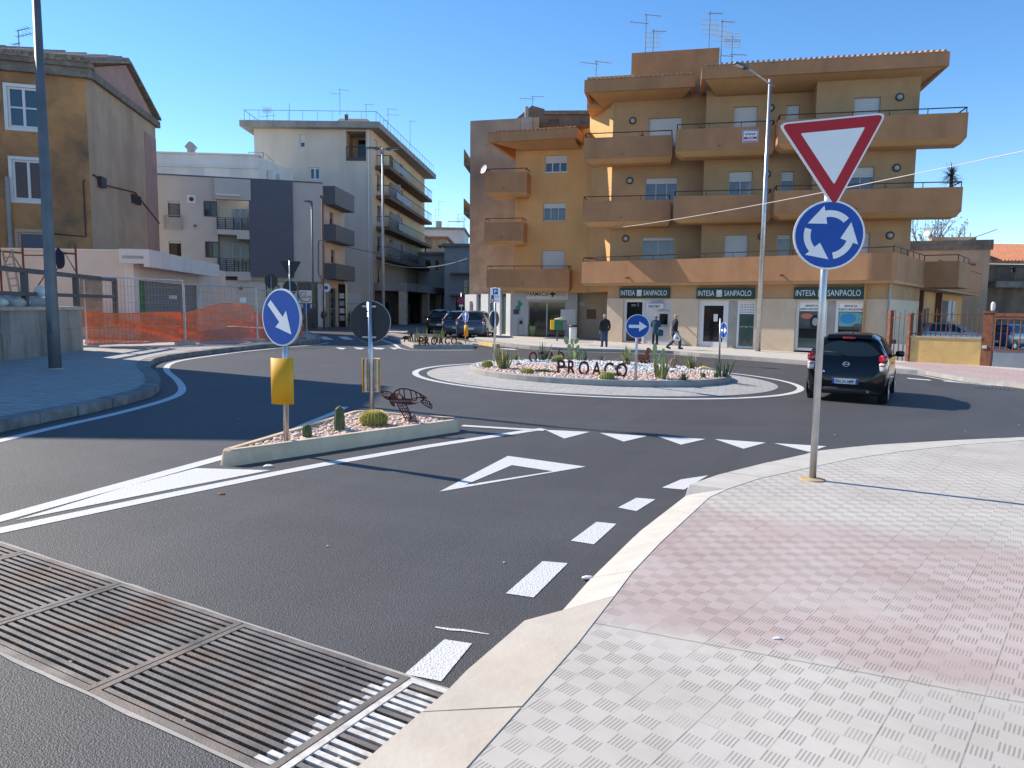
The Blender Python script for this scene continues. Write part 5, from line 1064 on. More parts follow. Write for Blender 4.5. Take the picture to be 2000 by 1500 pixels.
la = g(1731, 702, .13); lw = Plane((la.x, la.y), (ya.x, ya.y))
t = fence('rusty railing panel with grey sheet metal below, at the bank corner', lw, .1, lw.L - .1, -.6, lw.px(1750, 610)[1], .2)
m_ = MB(); pbox(m_, lw, .1, lw.L - .1, -1.2, lw.px(1750, 672)[1], -.06, -.02); m_.build('metal_sheet', M['metal_sheet'], t)
m_ = MB(); pbox(m_, lw, 0, .16, -1.2, lw.px(1730, 606)[1], -.1, .06); m_.build('post', M['rust'], t); m_ = MB(); pbox(m_, lw, lw.L - .12, lw.L + .03, -1.2, lw.px(1775, 612)[1], -.1, .06); m_.build('post', M['rust'], t)
yg = Plane((yb.x, yb.y), (yc.x, yc.y))
t = thing('gate_pillar', 'square rusty brown gate pillar with a white lamp on top', 'gate pillar', (yb.x, yb.y, 0)); zp = yg.px(1920, 611)[1]
m_ = MB(); pbox(m_, yg, 0, .34, -1.5, zp, -.34, 0); pbox(m_, yg, -.03, .37, zp, zp + .06, -.37, .03); m_.build('post', M['rust'], t); m_ = MB(); m_.lathe([(.02, 0), (.06, .03), (.075, .15), (.07, .3), (.03, .36)], yg.P(.26, zp + .06, -.17), 12); m_.build('lamp', M['panel_white'], t); m_ = MB(); pbox(m_, yg, .04, .2, .3, .42, 0, .04); m_.build('intercom', M['panel_grey'], t)
gz_ = yg.px(1960, 684)[1]; t = fence('rusty brown driveway gate with bars over a grey sheet metal base', yg, .42, yg.L, gz_, yg.px(1960, 622)[1], .19, 'driveway_gate', 'gate', r=.028, hb=(.0, 1.0))
m_ = MB(); pbox(m_, yg, .42, yg.L, -1.4, gz_, -.05, 0); m_.build('metal_sheet', M['metal_sheet'], t); m_ = MB(); zz = yg.px(1960, 618)[1]; pbox(m_, yg, .38, yg.L, zz, zz + .12, -.06, .02); m_.build('top_beam', M['rust'], t)
# =========================================================== RETAINING WALL, SCAFFOLD, FENCE ON THE LEFT
ra = g(-120, 722, .13); rb = g(163, 684, .13); rw = Plane((ra.x, ra.y), (rb.x, rb.y)); zr0 = rw.px(60, 606)[1]
t = thing('retaining_wall', 'stained grey concrete retaining wall with cast panels along the left pavement', 'wall', (rb.x, rb.y, 0)); m_ = MB(); pbox(m_, rw, -8, rw.L, -1, zr0, -.4, 0); m_.build('wall_body', M['concrete_wall'], t)
m_ = MB()
for k in range(6): a = rw.L - 2.3 * (k + 1); pbox(m_, rw, a, a + 1.9, -.2, zr0 - .55, 0, .03)
m_.build('panels', M['concrete_wall'], t)
m_ = MB(); pbox(m_, rw, -8, rw.L + .05, zr0, zr0 + .09, -.45, .06); m_.build('coping', M['concrete'], t)
# dark railing on the wall
t = thing('wall_railing', 'dark grey square steel railing standing on the retaining wall', 'railing', rw.P(rw.L, zr0)); m_ = MB(); rp = rw.off(-.2); zz0 = zr0 + .09
y1_, y2_ = rp.px(110, 535)[1], rp.px(110, 576)[1]; se = rp.px(224, 560)[0]
for a in (rp.px(48, 560)[0], rp.px(148, 560)[0], se): m_ = MB(); m_.bar(rp.P(a, zz0 - (0 if a < rw.L else .6)), rp.P(a, y1_), .13); m_.build('post', M['pole_dark'], t)
m_ = MB(); m_.bar(rp.P(-6, y1_ + .06), rp.P(se, y1_ - .02), .12); m_.build('top_rail', M['pole_dark'], t); m_ = MB(); m_.bar(rp.P(-6, y2_), rp.P(se, y2_), .10); m_.build('middle_rail', M['pole_dark'], t)
# scaffold
sc_ = Plane(tuple(atY(-40, 550, 25.5))[:2], tuple(atY(155, 550, 25.8))[:2]); t = thing('scaffold', 'rust brown tubular scaffold with a ladder, standing before the pale wall', 'scaffold', sc_.P(2, 0)); zs_ = sc_.px(80, 492)[1]; q_ = [sc_.px(x, 560)[0] for x in (3, 48, 109, 151)]
for a in q_: m_ = MB(); m_.tube([sc_.P(a, 0, 0), sc_.P(a, zs_ + .3, 0)], .035, 8); m_.build('upright', M['rust_scaffold'], t)
m_ = MB()
for a, b_ in ((q_[0], q_[1]), (q_[2], q_[3])): m_.tube([sc_.P(a, zs_, 0), sc_.P(b_, zs_ - .05, 0)], .035, 6); m_.tube([sc_.P(a, zs_ - .7, 0), sc_.P((a + b_) / 2, zs_ - .03, 0), sc_.P(b_, zs_ - .7, 0)], .02, 6)
m_.build('frames', M['rust_scaffold'], t); m_ = MB(); m_.tube([sc_.P(q_[0], .3, .05), sc_.P(q_[2], zs_ - .3, .05)], .022, 6); m_.build('brace', M['rust_scaffold'], t)
m_ = MB(); m_.tube([sc_.P(q_[1], zs_ - .12, 0), sc_.P(q_[2], zs_ - .12, 0)], .022, 6); m_.build('ledger', M['rust_scaffold'], t)
m_ = MB(); l0 = [sc_.P(sc_.px(x, y)[0], sc_.px(x, y)[1], .1) for x, y in ((8, 490), (30, 600), (26, 488), (46, 598))]
m_.bar(l0[0], l0[1], .05); m_.bar(l0[2], l0[3], .05)
for k in range(1, 8): m_.bar(l0[0].lerp(l0[1], k / 8), l0[2].lerp(l0[3], k / 8), .04)
m_.build('ladder', M['galv_dull'], t)
def lump(name, lab, cat, c, r, m, squash=(1, 1, 1), seed=0, group=None):
    rnd = random.Random(seed); mb = MB(); n, k = 14, 9; v = []; ph_ = [rnd.uniform(0, 6) for _ in range(6)]
    for j in range(k + 1):
        th = math.pi * j / k
        for i in range(n):
            a = 2 * math.pi * i / n; q = 1 + .14 * math.sin(3 * a + ph_[0]) * math.sin(th) + .12 * math.sin(2 * th + ph_[1] + a) + .08 * math.sin(5 * a + 4 * th + ph_[2])
            v.append((c[0] + r * q * squash[0] * math.sin(th) * math.cos(a), c[1] + r * q * squash[1] * math.sin(th) * math.sin(a), c[2] + r * q * squash[2] * math.cos(th)))
    mb.add(v, [(j * n + i, (j + 1) * n + i, (j + 1) * n + (i + 1) % n, j * n + (i + 1) % n) for j in range(k) for i in range(n)])
    return tag(mb.build(name, M[m], None, True), lab, cat, group)
c_ = sc_.px(119, 505); lump('jacket', 'dark navy jacket hung over the scaffold tube', 'jacket', sc_.P(c_[0], c_[1] - .0, .1), .34, 'cloth_navy', (.45, .4, .95), 3)
c_ = rw.px(87, 578); lump('rag', 'pale green rag hung on the wall railing', 'rag', rp.P(c_[0], rp.px(87, 570)[1], .1), .16, 'bag_white', (.9, .5, .9), 5)
for k, (x, y, r_, mt, lab, nm) in enumerate(((15, 600, .36, 'debris', 'grey heap of sand on top of the retaining wall', 'sand_heap'), (62, 600, .3, 'debris', 'dusty cement bag slumped by the railing post', 'cement_bag'), (80, 599, .28, 'sticker', 'white rubble sack next to the cement bag', 'rubble_sack'), (122, 597, .3, 'panel_grey', 'crumpled pale plastic sheet by the lamp post on the wall', 'plastic_sheet'), (35, 598, .26, 'sticker', 'pale broken block leaning behind the ladder foot', 'broken_block'))):
    p_ = rw.P(rw.px(x, y)[0], zr0 + .09 + r_ * .45, -.6 if k != 1 else -.5); lump(nm, lab, nm.split('_')[-1], p_, r_, mt, (1.25, .8, .6), 10 + k)
# temporary fence
f0 = g(168, 678, .13); f1 = g(362, 673, .13); f2 = g(503, 668, .13); f3 = g(600, 662, .13)
def temp_panel(A, B, lab, h=2.0, notice=None):
    p = Plane((A.x, A.y), (B.x, B.y)); zb = (A.z + B.z) / 2 + .1; t = thing('fence_panel', lab, 'site fence', A, 'temporary site fence panels'); m_ = MB(); m_.tube([p.P(.03, zb), p.P(.03, zb + h), p.P(p.L - .03, zb + h), p.P(p.L - .03, zb), p.P(.03, zb)], .025, 8); m_.build('frame', M['galv'], t)
    m_ = MB(); n = int(p.L / .12)
    for k in range(1, n): m_.bar(p.P(p.L * k / n, zb), p.P(p.L * k / n, zb + h), .007)
    for k in range(1, 8): m_.bar(p.P(.03, zb + h * k / 8), p.P(p.L - .03, zb + h * k / 8), .007)
    m_.build('wire_mesh', M['galv_dull'], t); m_ = MB(); 
    for a, nm in ((.0, 0), (p.L, 0)): m_ = MB(); m_.box(p.P(a, zb - .08), (.7, .24, .14), ax=(p.u, p.n, p.k)); m_.build('foot_block', M['concrete'], t)
    if notice: m_ = MB(); q = p.px(*notice); pbox(m_, p, q[0] - .16, q[0] + .16, q[1] - .09, q[1] + .09, .03, .04); m_.build('notice', M['sticker'], t)
    return p
P1 = temp_panel(f0, f1, 'wire mesh fence panel next to the retaining wall end', 2.15); P2 = temp_panel(f1, f2, 'wire mesh fence panel before the shed canopy end', 2.05, (473, 586)); P3 = temp_panel(f2, f3, 'wire mesh fence panel partly behind the big blue arrow sign', 2.0)
def net(pl, s0, s1, zb, hf, lab, d=-.14, seed=1, par=None):
    rnd = random.Random(seed); mb = MB(); nu = int((s1 - s0) / .28); ph_ = [rnd.uniform(0, 6) for _ in range(5)]; nv = 28
    def pt(i, j): a = s0 + (s1 - s0) * i / nu; top = hf(i / nu); z = zb + top * j / nv + .025 * math.sin(a * 2.1 + ph_[0] + j * .3); return pl.P(a, z, d + .07 * math.sin(a * 1.7 + ph_[1]) + .03 * math.sin(a * 4 + j * .5 + ph_[2]))
    th = .027
    for j in range(nv + 1):
        w_ = .05 if j in (0, nv, nv // 2) else th
        for i in range(nu): a, b_ = pt(i, j), pt(i + 1, j); up = V(0, 0, w_); mb.add([a, b_, b_ + up, a + up], [(0, 1, 2, 3)])
    for i in range(nu * 2 + 1):
        a0 = pt(i / 2, 0); 
        for j in range(nv): a, b_ = pt(i / 2, j), pt(i / 2, j + 1); r_ = pl.u * .022; mb.add([a, a + r_, b_ + r_, b_], [(0, 1, 2, 3)])
    return tag(mb.build('safety_net', M['net_orange']), lab, 'safety net', 'orange safety nets')
net(P1, .1, P1.L, f0.z + .05, lambda t: 1.05 - .08 * math.sin(t * 3), 'orange plastic safety net low behind the first fence panel'); net(P2, 0, P2.L, f1.z + .05, lambda t: .95 + .45 * min(1, t * 2.2) - .25 * max(0, t - .6), 'taller bunched orange safety net behind the second fence panel', seed=2); net(P3, 0, P3.L, f2.z + .02, lambda t: 1.15 - .2 * t, 'orange safety net behind the panel by the blue arrow sign', seed=3)
t = thing('wood_board', 'pale plywood board leaning inside the fence end', 'board', P1.P(.9, f0.z, -.6)); m_ = MB(); a = P1.P(.5, f0.z + .9, -1.0); m_.box(a + V(.3, 0, .5), (.75, .04, 1.6), ax=(P1.u, (P1.n + V(0, 0, .15)).normalized(), (P1.k * .97 + P1.u * .12 - P1.n * .15).normalized())); m_.build('panel', M['wood_plank'], t)
# =========================================================== CAR-PARK CHAIN: bare tree and roof plants at the back
# =========================================================== ISLANDS AND PEBBLES
def ico(sub):
    t = (1 + 5 ** .5) / 2
    v = [(-1, t, 0), (1, t, 0), (-1, -t, 0), (1, -t, 0), (0, -1, t), (0, 1, t), (0, -1, -t), (0, 1, -t), (t, 0, -1), (t, 0, 1), (-t, 0, -1), (-t, 0, 1)]
    f = [(0, 11, 5), (0, 5, 1), (0, 1, 7), (0, 7, 10), (0, 10, 11), (1, 5, 9), (5, 11, 4), (11, 10, 2), (10, 7, 6), (7, 1, 8), (3, 9, 4), (3, 4, 2), (3, 2, 6), (3, 6, 8), (3, 8, 9), (4, 9, 5), (2, 4, 11), (6, 2, 10), (8, 6, 7), (9, 8, 1)]
    v = [np.array(p) / np.linalg.norm(p) for p in v]
    for _ in range(sub):
        c = {}; nf = []
        def mid(a, b):
            k = (min(a, b), max(a, b))
            if k not in c: m = v[a] + v[b]; v.append(m / np.linalg.norm(m)); c[k] = len(v) - 1
            return c[k]
        for a, b, d in f: x, y, z = mid(a, b), mid(b, d), mid(d, a); nf += [(a, x, z), (b, y, x), (d, z, y), (x, y, z)]
        f = nf
    return np.array(v), np.array(f)
def pebbles(name, pts, rlo, rhi, m, sub=0, seed=1):
    rng = np.random.default_rng(seed); V0, F0 = ico(sub); n = len(pts); nv = len(V0); P = np.array(pts)
    r = rng.uniform(rlo, rhi, n); sq = np.stack([rng.uniform(.9, 1.5, n), rng.uniform(.75, 1.1, n), rng.uniform(.5, .8, n)], 1) * r[:, None]
    a = rng.uniform(0, 6.28, n); ca, sa = np.cos(a), np.sin(a); tl = rng.uniform(-.5, .5, n)
    X = V0[None] * (1 + .12 * rng.standard_normal((n, nv, 1))) * sq[:, None, :]
    X2 = np.stack([X[..., 0] + X[..., 2] * tl[:, None] * .6, X[..., 1], X[..., 2] - X[..., 0] * tl[:, None] * .6], -1)
    Y = np.stack([X2[..., 0] * ca[:, None] - X2[..., 1] * sa[:, None], X2[..., 0] * sa[:, None] + X2[..., 1] * ca[:, None], X2[..., 2]], -1) + P[:, None, :]
    Fa = (F0[None] + (np.arange(n) * nv)[:, None, None]).reshape(-1, 3)
    me = bpy.data.meshes.new(name); me.vertices.add(n * nv); me.vertices.foreach_set('co', Y.reshape(-1).astype(np.float32))
    me.loops.add(len(Fa) * 3); me.loops.foreach_set('vertex_index', Fa.reshape(-1).astype(np.int32)); me.polygons.add(len(Fa))
    me.polygons.foreach_set('loop_start', (np.arange(len(Fa)) * 3).astype(np.int32)); me.polygons.foreach_set('loop_total', np.full(len(Fa), 3, np.int32)); me.polygons.foreach_set('use_smooth', np.ones(len(Fa), bool)); me.update(calc_edges=True); me.validate()
    o = bpy.data.objects.new(name, me); COL.objects.link(o); me.materials.append(m); return o
def inside(p, poly):
    c = False; n = len(poly)
    for i in range(n):
        x0, y0 = poly[i]; x1, y1 = poly[i - 1]
        if (y0 > p[1]) != (y1 > p[1]) and p[0] < (x1 - x0) * (p[1] - y0) / (y1 - y0) + x0: c = not c
    return c
def rounded(poly, rad, k=6):
    out = []; n = len(poly); P = [Vector(p) for p in poly]
    for i in range(n):
        a, b, c = P[i - 1], P[i], P[(i + 1) % n]; r_ = rad[i] if isinstance(rad, list) else rad; u = (a - b).normalized(); w = (c - b).normalized(); p0, p2 = b + u * r_, b + w * r_
        for q in range(k + 1): t = q / k; out.append(tuple(p0 * (1 - t) ** 2 + b * 2 * t * (1 - t) + p2 * t * t))
    return out
def scatter(poly, n, hmin, hmax, keep=lambda x, y: True, seed=2, mind=0.0):
    rnd = random.Random(seed); xs = [p[0] for p in poly]; ys = [p[1] for p in poly]; out = []; grid = {}; tries = 0
    while len(out) < n and tries < n * 12:
        tries += 1; x, y = rnd.uniform(min(xs), max(xs)), rnd.uniform(min(ys), max(ys))
        if not inside((x, y), poly) or not keep(x, y): continue
        if mind:
            k = (int(x / mind), int(y / mind))
            if any((x - q[0]) ** 2 + (y - q[1]) ** 2 < mind * mind for i in (-1, 0, 1) for j in (-1, 0, 1) for q in grid.get((k[0] + i, k[1] + j), ())): continue
            grid.setdefault(k, []).append((x, y))
        out.append((x, y, G(x, y, rnd.uniform(hmin, hmax))))
    return out
def inset(poly, d):
    n = len(poly); out = []; ar = sum(poly[i][0] * poly[(i + 1) % n][1] - poly[(i + 1) % n][0] * poly[i][1] for i in range(n)); sg = 1 if ar > 0 else -1
    for i in range(n):
        t = (Vector(poly[(i + 1) % n]) - Vector(poly[i - 1])).normalized(); out.append((poly[i][0] - t.y * d * sg, poly[i][1] + t.x * d * sg))
    return out
def kerb_ring(name, poly, w_, h, m, bot=0.0, slope=.02, lab=None):
    mb = MB(); n = len(poly); ins = inset(poly, w_); pi = inset(poly, slope); v = []
    for q, hh_ in ((poly, bot - .05), (pi, h - .02), (inset(poly, slope + .015), h), (ins, h), (ins, bot)): v += [(p[0], p[1], G(p[0], p[1], hh_)) for p in q]
    ar = sum(poly[i][0] * poly[(i + 1) % n][1] - poly[(i + 1) % n][0] * poly[i][1] for i in range(n))
    for j in range(4):
        for i in range(n): f = (j * n + i, j * n + (i + 1) % n, (j + 1) * n + (i + 1) % n, (j + 1) * n + i); mb.f.append(f if ar > 0 else f[::-1])
    mb.v = v; return tag(mb.build(name, m), kind='structure')
# splitter island in front
isl = rounded([(-3.0, 7.46), (-2.83, 7.40), (-.68, 10.02), (-.74, 10.26), (-2.22, 10.72), (-2.32, 10.6)], [.06, .08, .1, .1, .08, .06], 5)
kerb_ring('island_kerb', isl, .11, .165, M['island_concrete'], slope=.035)
il = inset(isl, .1); mb = MB(); flat(mb, il, .105); tag(mb.build('island_bed', M['pebble_bed']), kind='structure')
tag(pebbles('pebbles', scatter(inset(isl, .13), 1900, .105, .14, seed=4, mind=.024), .018, .036, M['pebble_pink'], 1, 3), 'rounded pink pebbles filling the splitter island', 'pebbles', kind='stuff')
# roundabout
RX, RY, RK = 2.28, 19.6, 3.4
circ = lambda r, n=72: [(RX + r * math.cos(2 * math.pi * k / n), RY + r * math.sin(2 * math.pi * k / n)) for k in range(n)]
mb = MB(); a, b_ = circ(4.5), circ(RK + .01); n = 72
v = [(p[0], p[1], G(p[0], p[1], .012)) for p in a] + [(p[0], p[1], G(p[0], p[1], .09)) for p in b_]; mb.add(v, [(i, (i + 1) % n, n + (i + 1) % n, n + i) for i in range(n)])
v = [(p[0], p[1], G(p[0], p[1], .012)) for p in a] + [(p[0], p[1], G(p[0], p[1], -.03)) for p in circ(4.53)]; mb.add(v, [(n + i, n + (i + 1) % n, (i + 1) % n, i) for i in range(n)])
tag(mb.build('apron', M['apron_paving']), kind='structure')
kerb_ring('roundabout_kerb', circ(RK), .14, .225, M['kerb_grey'], bot=.08, slope=.01)
def bed_h(x, y): d = math.hypot(x - RX, y - RY) / 3.3; return .19 + .10 * max(0, 1 - d * d)
mb = MB(); v = []; f = []; rings = 8
for j in range(rings + 1):
    for p in circ(3.3 * j / rings + .001, 36): v.append((p[0], p[1], G(p[0], p[1], bed_h(*p))))
for j in range(rings):
    for i in range(36): f.append((j * 36 + i, (j + 1) * 36 + i, (j + 1) * 36 + (i + 1) % 36, j * 36 + (i + 1) % 36))
mb.add(v, f); tag(mb.build('roundabout_bed', M['pebble_bed_white']), kind='structure')
def is_white(x, y):
    t = y - (18.35 + .35 * math.sin(x * 1.7) + (.9 if -.9 < x < 1.2 else 0) + .5 * max(0, x - 4.0)); return t > 0
lawn = [(.15, 17.7), (.9, 17.35), (1.25, 17.45), (.75, 18.0)]; lawn2 = [(2.0, 17.0), (2.5, 16.9), (2.6, 17.4), (2.1, 17.5)]
def rpts(n, k, seed): return [(x, y, G(x, y, bed_h(x, y)) + (z - G(x, y))) for x, y, z in scatter(circ(3.22), n, .0, .025, k, seed, .035)]
tag(pebbles('pebbles', rpts(3800, lambda x, y: not is_white(x, y) and not inside((x, y), lawn) and not inside((x, y), lawn2), 5), .026, .05, M['pebble_pink'], 0, 6), 'pink and cream pebbles on the front of the roundabout bed', 'pebbles', kind='stuff')
tag(pebbles('white_pebbles', rpts(3800, is_white, 6), .026, .055, M['pebble_white'], 0, 7), 'white pebbles on the back of the roundabout bed', 'pebbles', kind='stuff')
mb = MB()
for q in (lawn, lawn2):
    for x, y, z in scatter(q, 500, 0, 0, seed=9):
        h = bed_h(x, y); b0 = V(x, y, G(x, y, h)); a = random.uniform(0, 6.28); d = V(math.cos(a), math.sin(a), 0) * .012; tp_ = b0 + V(random.uniform(-.02, .02), random.uniform(-.02, .02), random.uniform(.04, .07)); mb.add([b0 - d, b0 + d, tp_], [(0, 1, 2)])
tag(mb.build('grass', M['lawn_patch']), 'small green grass patches between the pink pebbles', 'grass', kind='stuff')
# far island with the third lettering
fi = rounded([(-4.15, 30.9), (-1.7, 32.4), (-1.75, 34.4), (-2.4, 36.4), (-7.4, 45.0), (-7.9, 44.6)], .22, 4)
kerb_ring('far_island_kerb', fi, .2, .17, M['kerb_grey']); mb = MB(); flat(mb, inset(fi, .19), .13); tag(mb.build('far_island_bed', M['pebble_bed']), kind='structure')
tag(pebbles('pebbles', scatter(inset(fi, .22), 1500, .12, .15, lambda x, y: y < 38.5, 8, .05), .035, .06, M['pebble_pink'], 0, 9), 'pale pink pebbles on the far traffic island', 'pebbles', kind='stuff')
si = rounded([(-9.4, 47.5), (-6.6, 46.4), (-7.0, 50), (-9.2, 55)], .4, 4); kerb_ring('small_island_kerb', si, .2, .16, M['kerb_grey']); mb = MB(); flat(mb, inset(si, .19), .13); tag(mb.build('small_island_bed', M['pebble_bed_white']), kind='structure')
def onisl(px, py, h=.15): return g(px, py, h)
def onr(px, py):
    p = g(px, py, .2)
    for _ in range(3): p = g(px, py, bed_h(p.x, p.y))
    return p
# =========================================================== PLANTS
def barrel(lab, p, r, h, m='cactus_barrel', ribs=20, sp='spine', dense=1.0, group='barrel cacti'):
    t = thing('barrel_cactus', lab, 'cactus', p, group); mb = MB(); n = ribs * 4; k = 12; v = []
    for j in range(k + 1):
        th = math.pi * (.5 * (1 - j / k) + .62 * j / k * 0) ; a = j / k
        rr = math.sin(math.pi * (.12 + .86 * a)) ** .6 if a < 1 else .05
        zz = h * (1 - math.cos(math.pi * a)) / 2
        rr = max(.05, rr if a < .95 else rr * .8)
        for i in range(n): q = 2 * math.pi * i / n; w_ = 1 + .07 * math.cos(ribs * q); v.append((rr * r * w_ * math.cos(q), rr * r * w_ * math.sin(q), zz - .01))
    mb.add([V(*q) + V(*p) for q in v], [(j * n + i, j * n + (i + 1) % n, (j + 1) * n + (i + 1) % n, (j + 1) * n + i) for j in range(k) for i in range(n)] + [tuple(k * n + i for i in range(n))])
    mb.build('body', M[m], t, True); mb = MB()
    for i in range(ribs):
        q = 2 * math.pi * i / ribs
        for j in range(2, k):
            c = V(*v[j * n + i * 4]) + V(*p); out = V(math.cos(q), math.sin(q), .9 * (j / k) - .2).normalized()
            for s in range(int(4 * dense) + (5 if j > k - 3 else 0)):
                d = (out + V(random.uniform(-.8, .8), random.uniform(-.8, .8), random.uniform(-.6, .8))).normalized() * r * random.uniform(.16, .26); w_ = d.cross(V(0, 0, 1)).normalized() * r * .03; mb.add([c - w_, c + w_, c + d], [(0, 1, 2)])
    mb.build('spines', M[sp], t); return t
def column(lab, p, r, h, lean=(0, 0), ribs=8, m='cactus', name='column_cactus', group='column cacti', sp='spine_pale'):
    t = thing(name, lab, 'cactus', p, group); mb = MB(); n = ribs * 4; k = 14; v = []
    for j in range(k + 1):
        a = j / k; rr = r * (.88 + .12 * math.sin(a * 5)) * (1 if a < .85 else math.sqrt(max(.02, 1 - ((a - .85) / .15) ** 2)))
        for i in range(n): q = 2 * math.pi * i / n; w_ = 1 + .16 * math.cos(ribs * q); v.append(V(p[0] + lean[0] * a * a + rr * w_ * math.cos(q), p[1] + lean[1] * a * a + rr * w_ * math.sin(q), p[2] - .02 + h * a))
    mb.add(v, [(j * n + i, j * n + (i + 1) % n, (j + 1) * n + (i + 1) % n, (j + 1) * n + i) for j in range(k) for i in range(n)]); mb.build('stem', M[m], t, True); mb = MB()
    for i in range(ribs):
        q = 2 * math.pi * i / ribs
        for j in range(1, k + 1):
            c = v[j * n + i * 4]
            for s in range(3): d = V(math.cos(q) + random.uniform(-.7, .7), math.sin(q) + random.uniform(-.7, .7), random.uniform(-.4, .7) + (1 if j == k else 0)).normalized() * r * .4; w_ = d.cross(V(.1, .2, 1)).normalized() * r * .03; mb.add([c - w_, c + w_, c + d], [(0, 1, 2)])
    mb.build('spines', M[sp], t); return t
def blade(mb, p, d, L, w_, droop=.3, fold=.35, twist=0, k=7):
    d = Vector(d).normalized(); side = d.cross(V(0, 0, 1)); side = side.normalized() if side.length > .05 else V(1, 0, 0); side = (side * math.cos(twist) + d.cross(side) * math.sin(twist)); up = side.cross(d).normalized(); v = []
    for j in range(k + 1):
        a = j / k; c = Vector(p) + d * (L * a) - V(0, 0, 1) * (droop * L * a * a * (1 - abs(d.z)) ) ; ww = w_ * (.55 + .9 * a - 1.45 * a * a) * (1 if a < 1 else 0) + .001
        v += [c - side * ww + up * ww * fold, c, c + side * ww + up * ww * fold]
    mb.add(v, [q for j in range(k) for q in ((3 * j, 3 * j + 1, 3 * j + 4, 3 * j + 3), (3 * j + 1, 3 * j + 2, 3 * j + 5, 3 * j + 4))])
def rosette(name, lab, cat, p, n, L, w_, lo=.25, hi=1.5, m='agave', droop=.25, group=None, seed=1, m2=None, n2=0, tr=None):
    rnd = random.Random(seed); t = thing(name, lab, cat, p, group); mb = MB(); mb2 = MB(); o = V(*p)
    if tr: tb = MB(); tb.lathe([(tr[0], -.03), (tr[0] * 1.1, tr[1] * .4), (tr[0] * .8, tr[1])], p, 12); tb.build('stem', M['bark'], t, True); o = o + V(0, 0, tr[1] * .9)
    for k in range(n):
        a = 2.4 * k + rnd.uniform(-.3, .3); f_ = k / max(1, n - 1); el = lo + (hi - lo) * f_ + rnd.uniform(-.12, .12); d = V(math.cos(a) * math.cos(el), math.sin(a) * math.cos(el), math.sin(el)); q = o + V(math.cos(a), math.sin(a), 0) * w_ * .5
        blade(mb2 if (m2 and k < n2) else mb, q, d, L * rnd.uniform(.7, 1.05), w_ * rnd.uniform(.8, 1.1), droop, twist=rnd.uniform(-.4, .4))
    mb.build('leaves', M[m], t, True)
    if mb2.v: mb2.build('margin_leaves', M[m2], t, True)
    return t
def swordplant(lab, p, n, H_, w_, spread, seed=1, m='snake_leaf', group='upright sword plants', m2='leaf_dry', n2=0):
    rnd = random.Random(seed); t = thing('sword_plant', lab, 'plant', p, group); mb = MB(); mb2 = MB()
    for k in range(n):
        a = rnd.uniform(0, 6.28); r_ = spread * math.sqrt(rnd.random()); q = V(p[0] + r_ * math.cos(a), p[1] + r_ * math.sin(a), p[2] - .02); d = V(math.cos(a) * .35 * rnd.random() + rnd.uniform(-.12, .12), math.sin(a) * .35 * rnd.random(), 1)
        blade(mb2 if k < n2 else mb, q, d, H_ * rnd.uniform(.55, 1.05), w_ * rnd.uniform(.8, 1.2), .1, .3, rnd.uniform(-1.5, 1.5))
    mb.build('leaves', M[m], t, True)
    if mb2.v: mb2.build('dry_leaves', M[m2], t, True)
    return t
def pad(mb, c, rx, rz, th, yaw, roll):
    u = V(math.cos(yaw), math.sin(yaw), 0); k = V(0, 0, 1); a = u * math.cos(roll) + k * math.sin(roll); b = k * math.cos(roll) - u * math.sin(roll); nn = a.cross(b); c = Vector(c) + b * rz; n, m_ = 16, 8; v = []
    for j in range(m_ + 1):
        ph = math.pi * j / m_
        for i in range(n): q = 2 * math.pi * i / n; s = math.sin(ph); y = math.cos(ph); eg = 1 + .18 * y; v.append(c + a * (rx * s * math.cos(q) * eg) + nn * (th * s * math.sin(q)) + b * (rz * y))
    mb.add(v, [(j * n + i, (j + 1) * n + i, (j + 1) * n + (i + 1) % n, j * n + (i + 1) % n) for j in range(m_) for i in range(n)]); return c + b * rz * .9
def pear(lab, p, pads, stem=None):
    t = thing('prickly_pear', lab, 'cactus', p, 'prickly pears')
    for (dx, dy, dz, rx, rz, yaw, roll) in pads: mb = MB(); pad(mb, V(p[0] + dx, p[1] + dy, p[2] + dz), rx, rz, rx * .18, yaw, roll); mb.build('pad', M['pear_pad'], t, True)
    if stem: mb = MB(); mb.tube([V(*p) + V(*s) for s in stem[0]], stem[1], 8); mb.build('stem', M['pear_wood'], t, True)
    return t
# splitter island planting
barrel('small dark ribbed cactus nearest the blue arrow sign pole', onisl(600, 853), .052, .155, 'cactus', 13, 'spine_pale', .8)
column('tall green column cactus with pale spines on the splitter island', onisl(663, 838), .06, .30, ribs=6)
barrel('round cactus with golden spines in front of the dark sign pole', onisl(730, 829), .165, .175, 'cactus_barrel', 24, 'spine', 2.2)
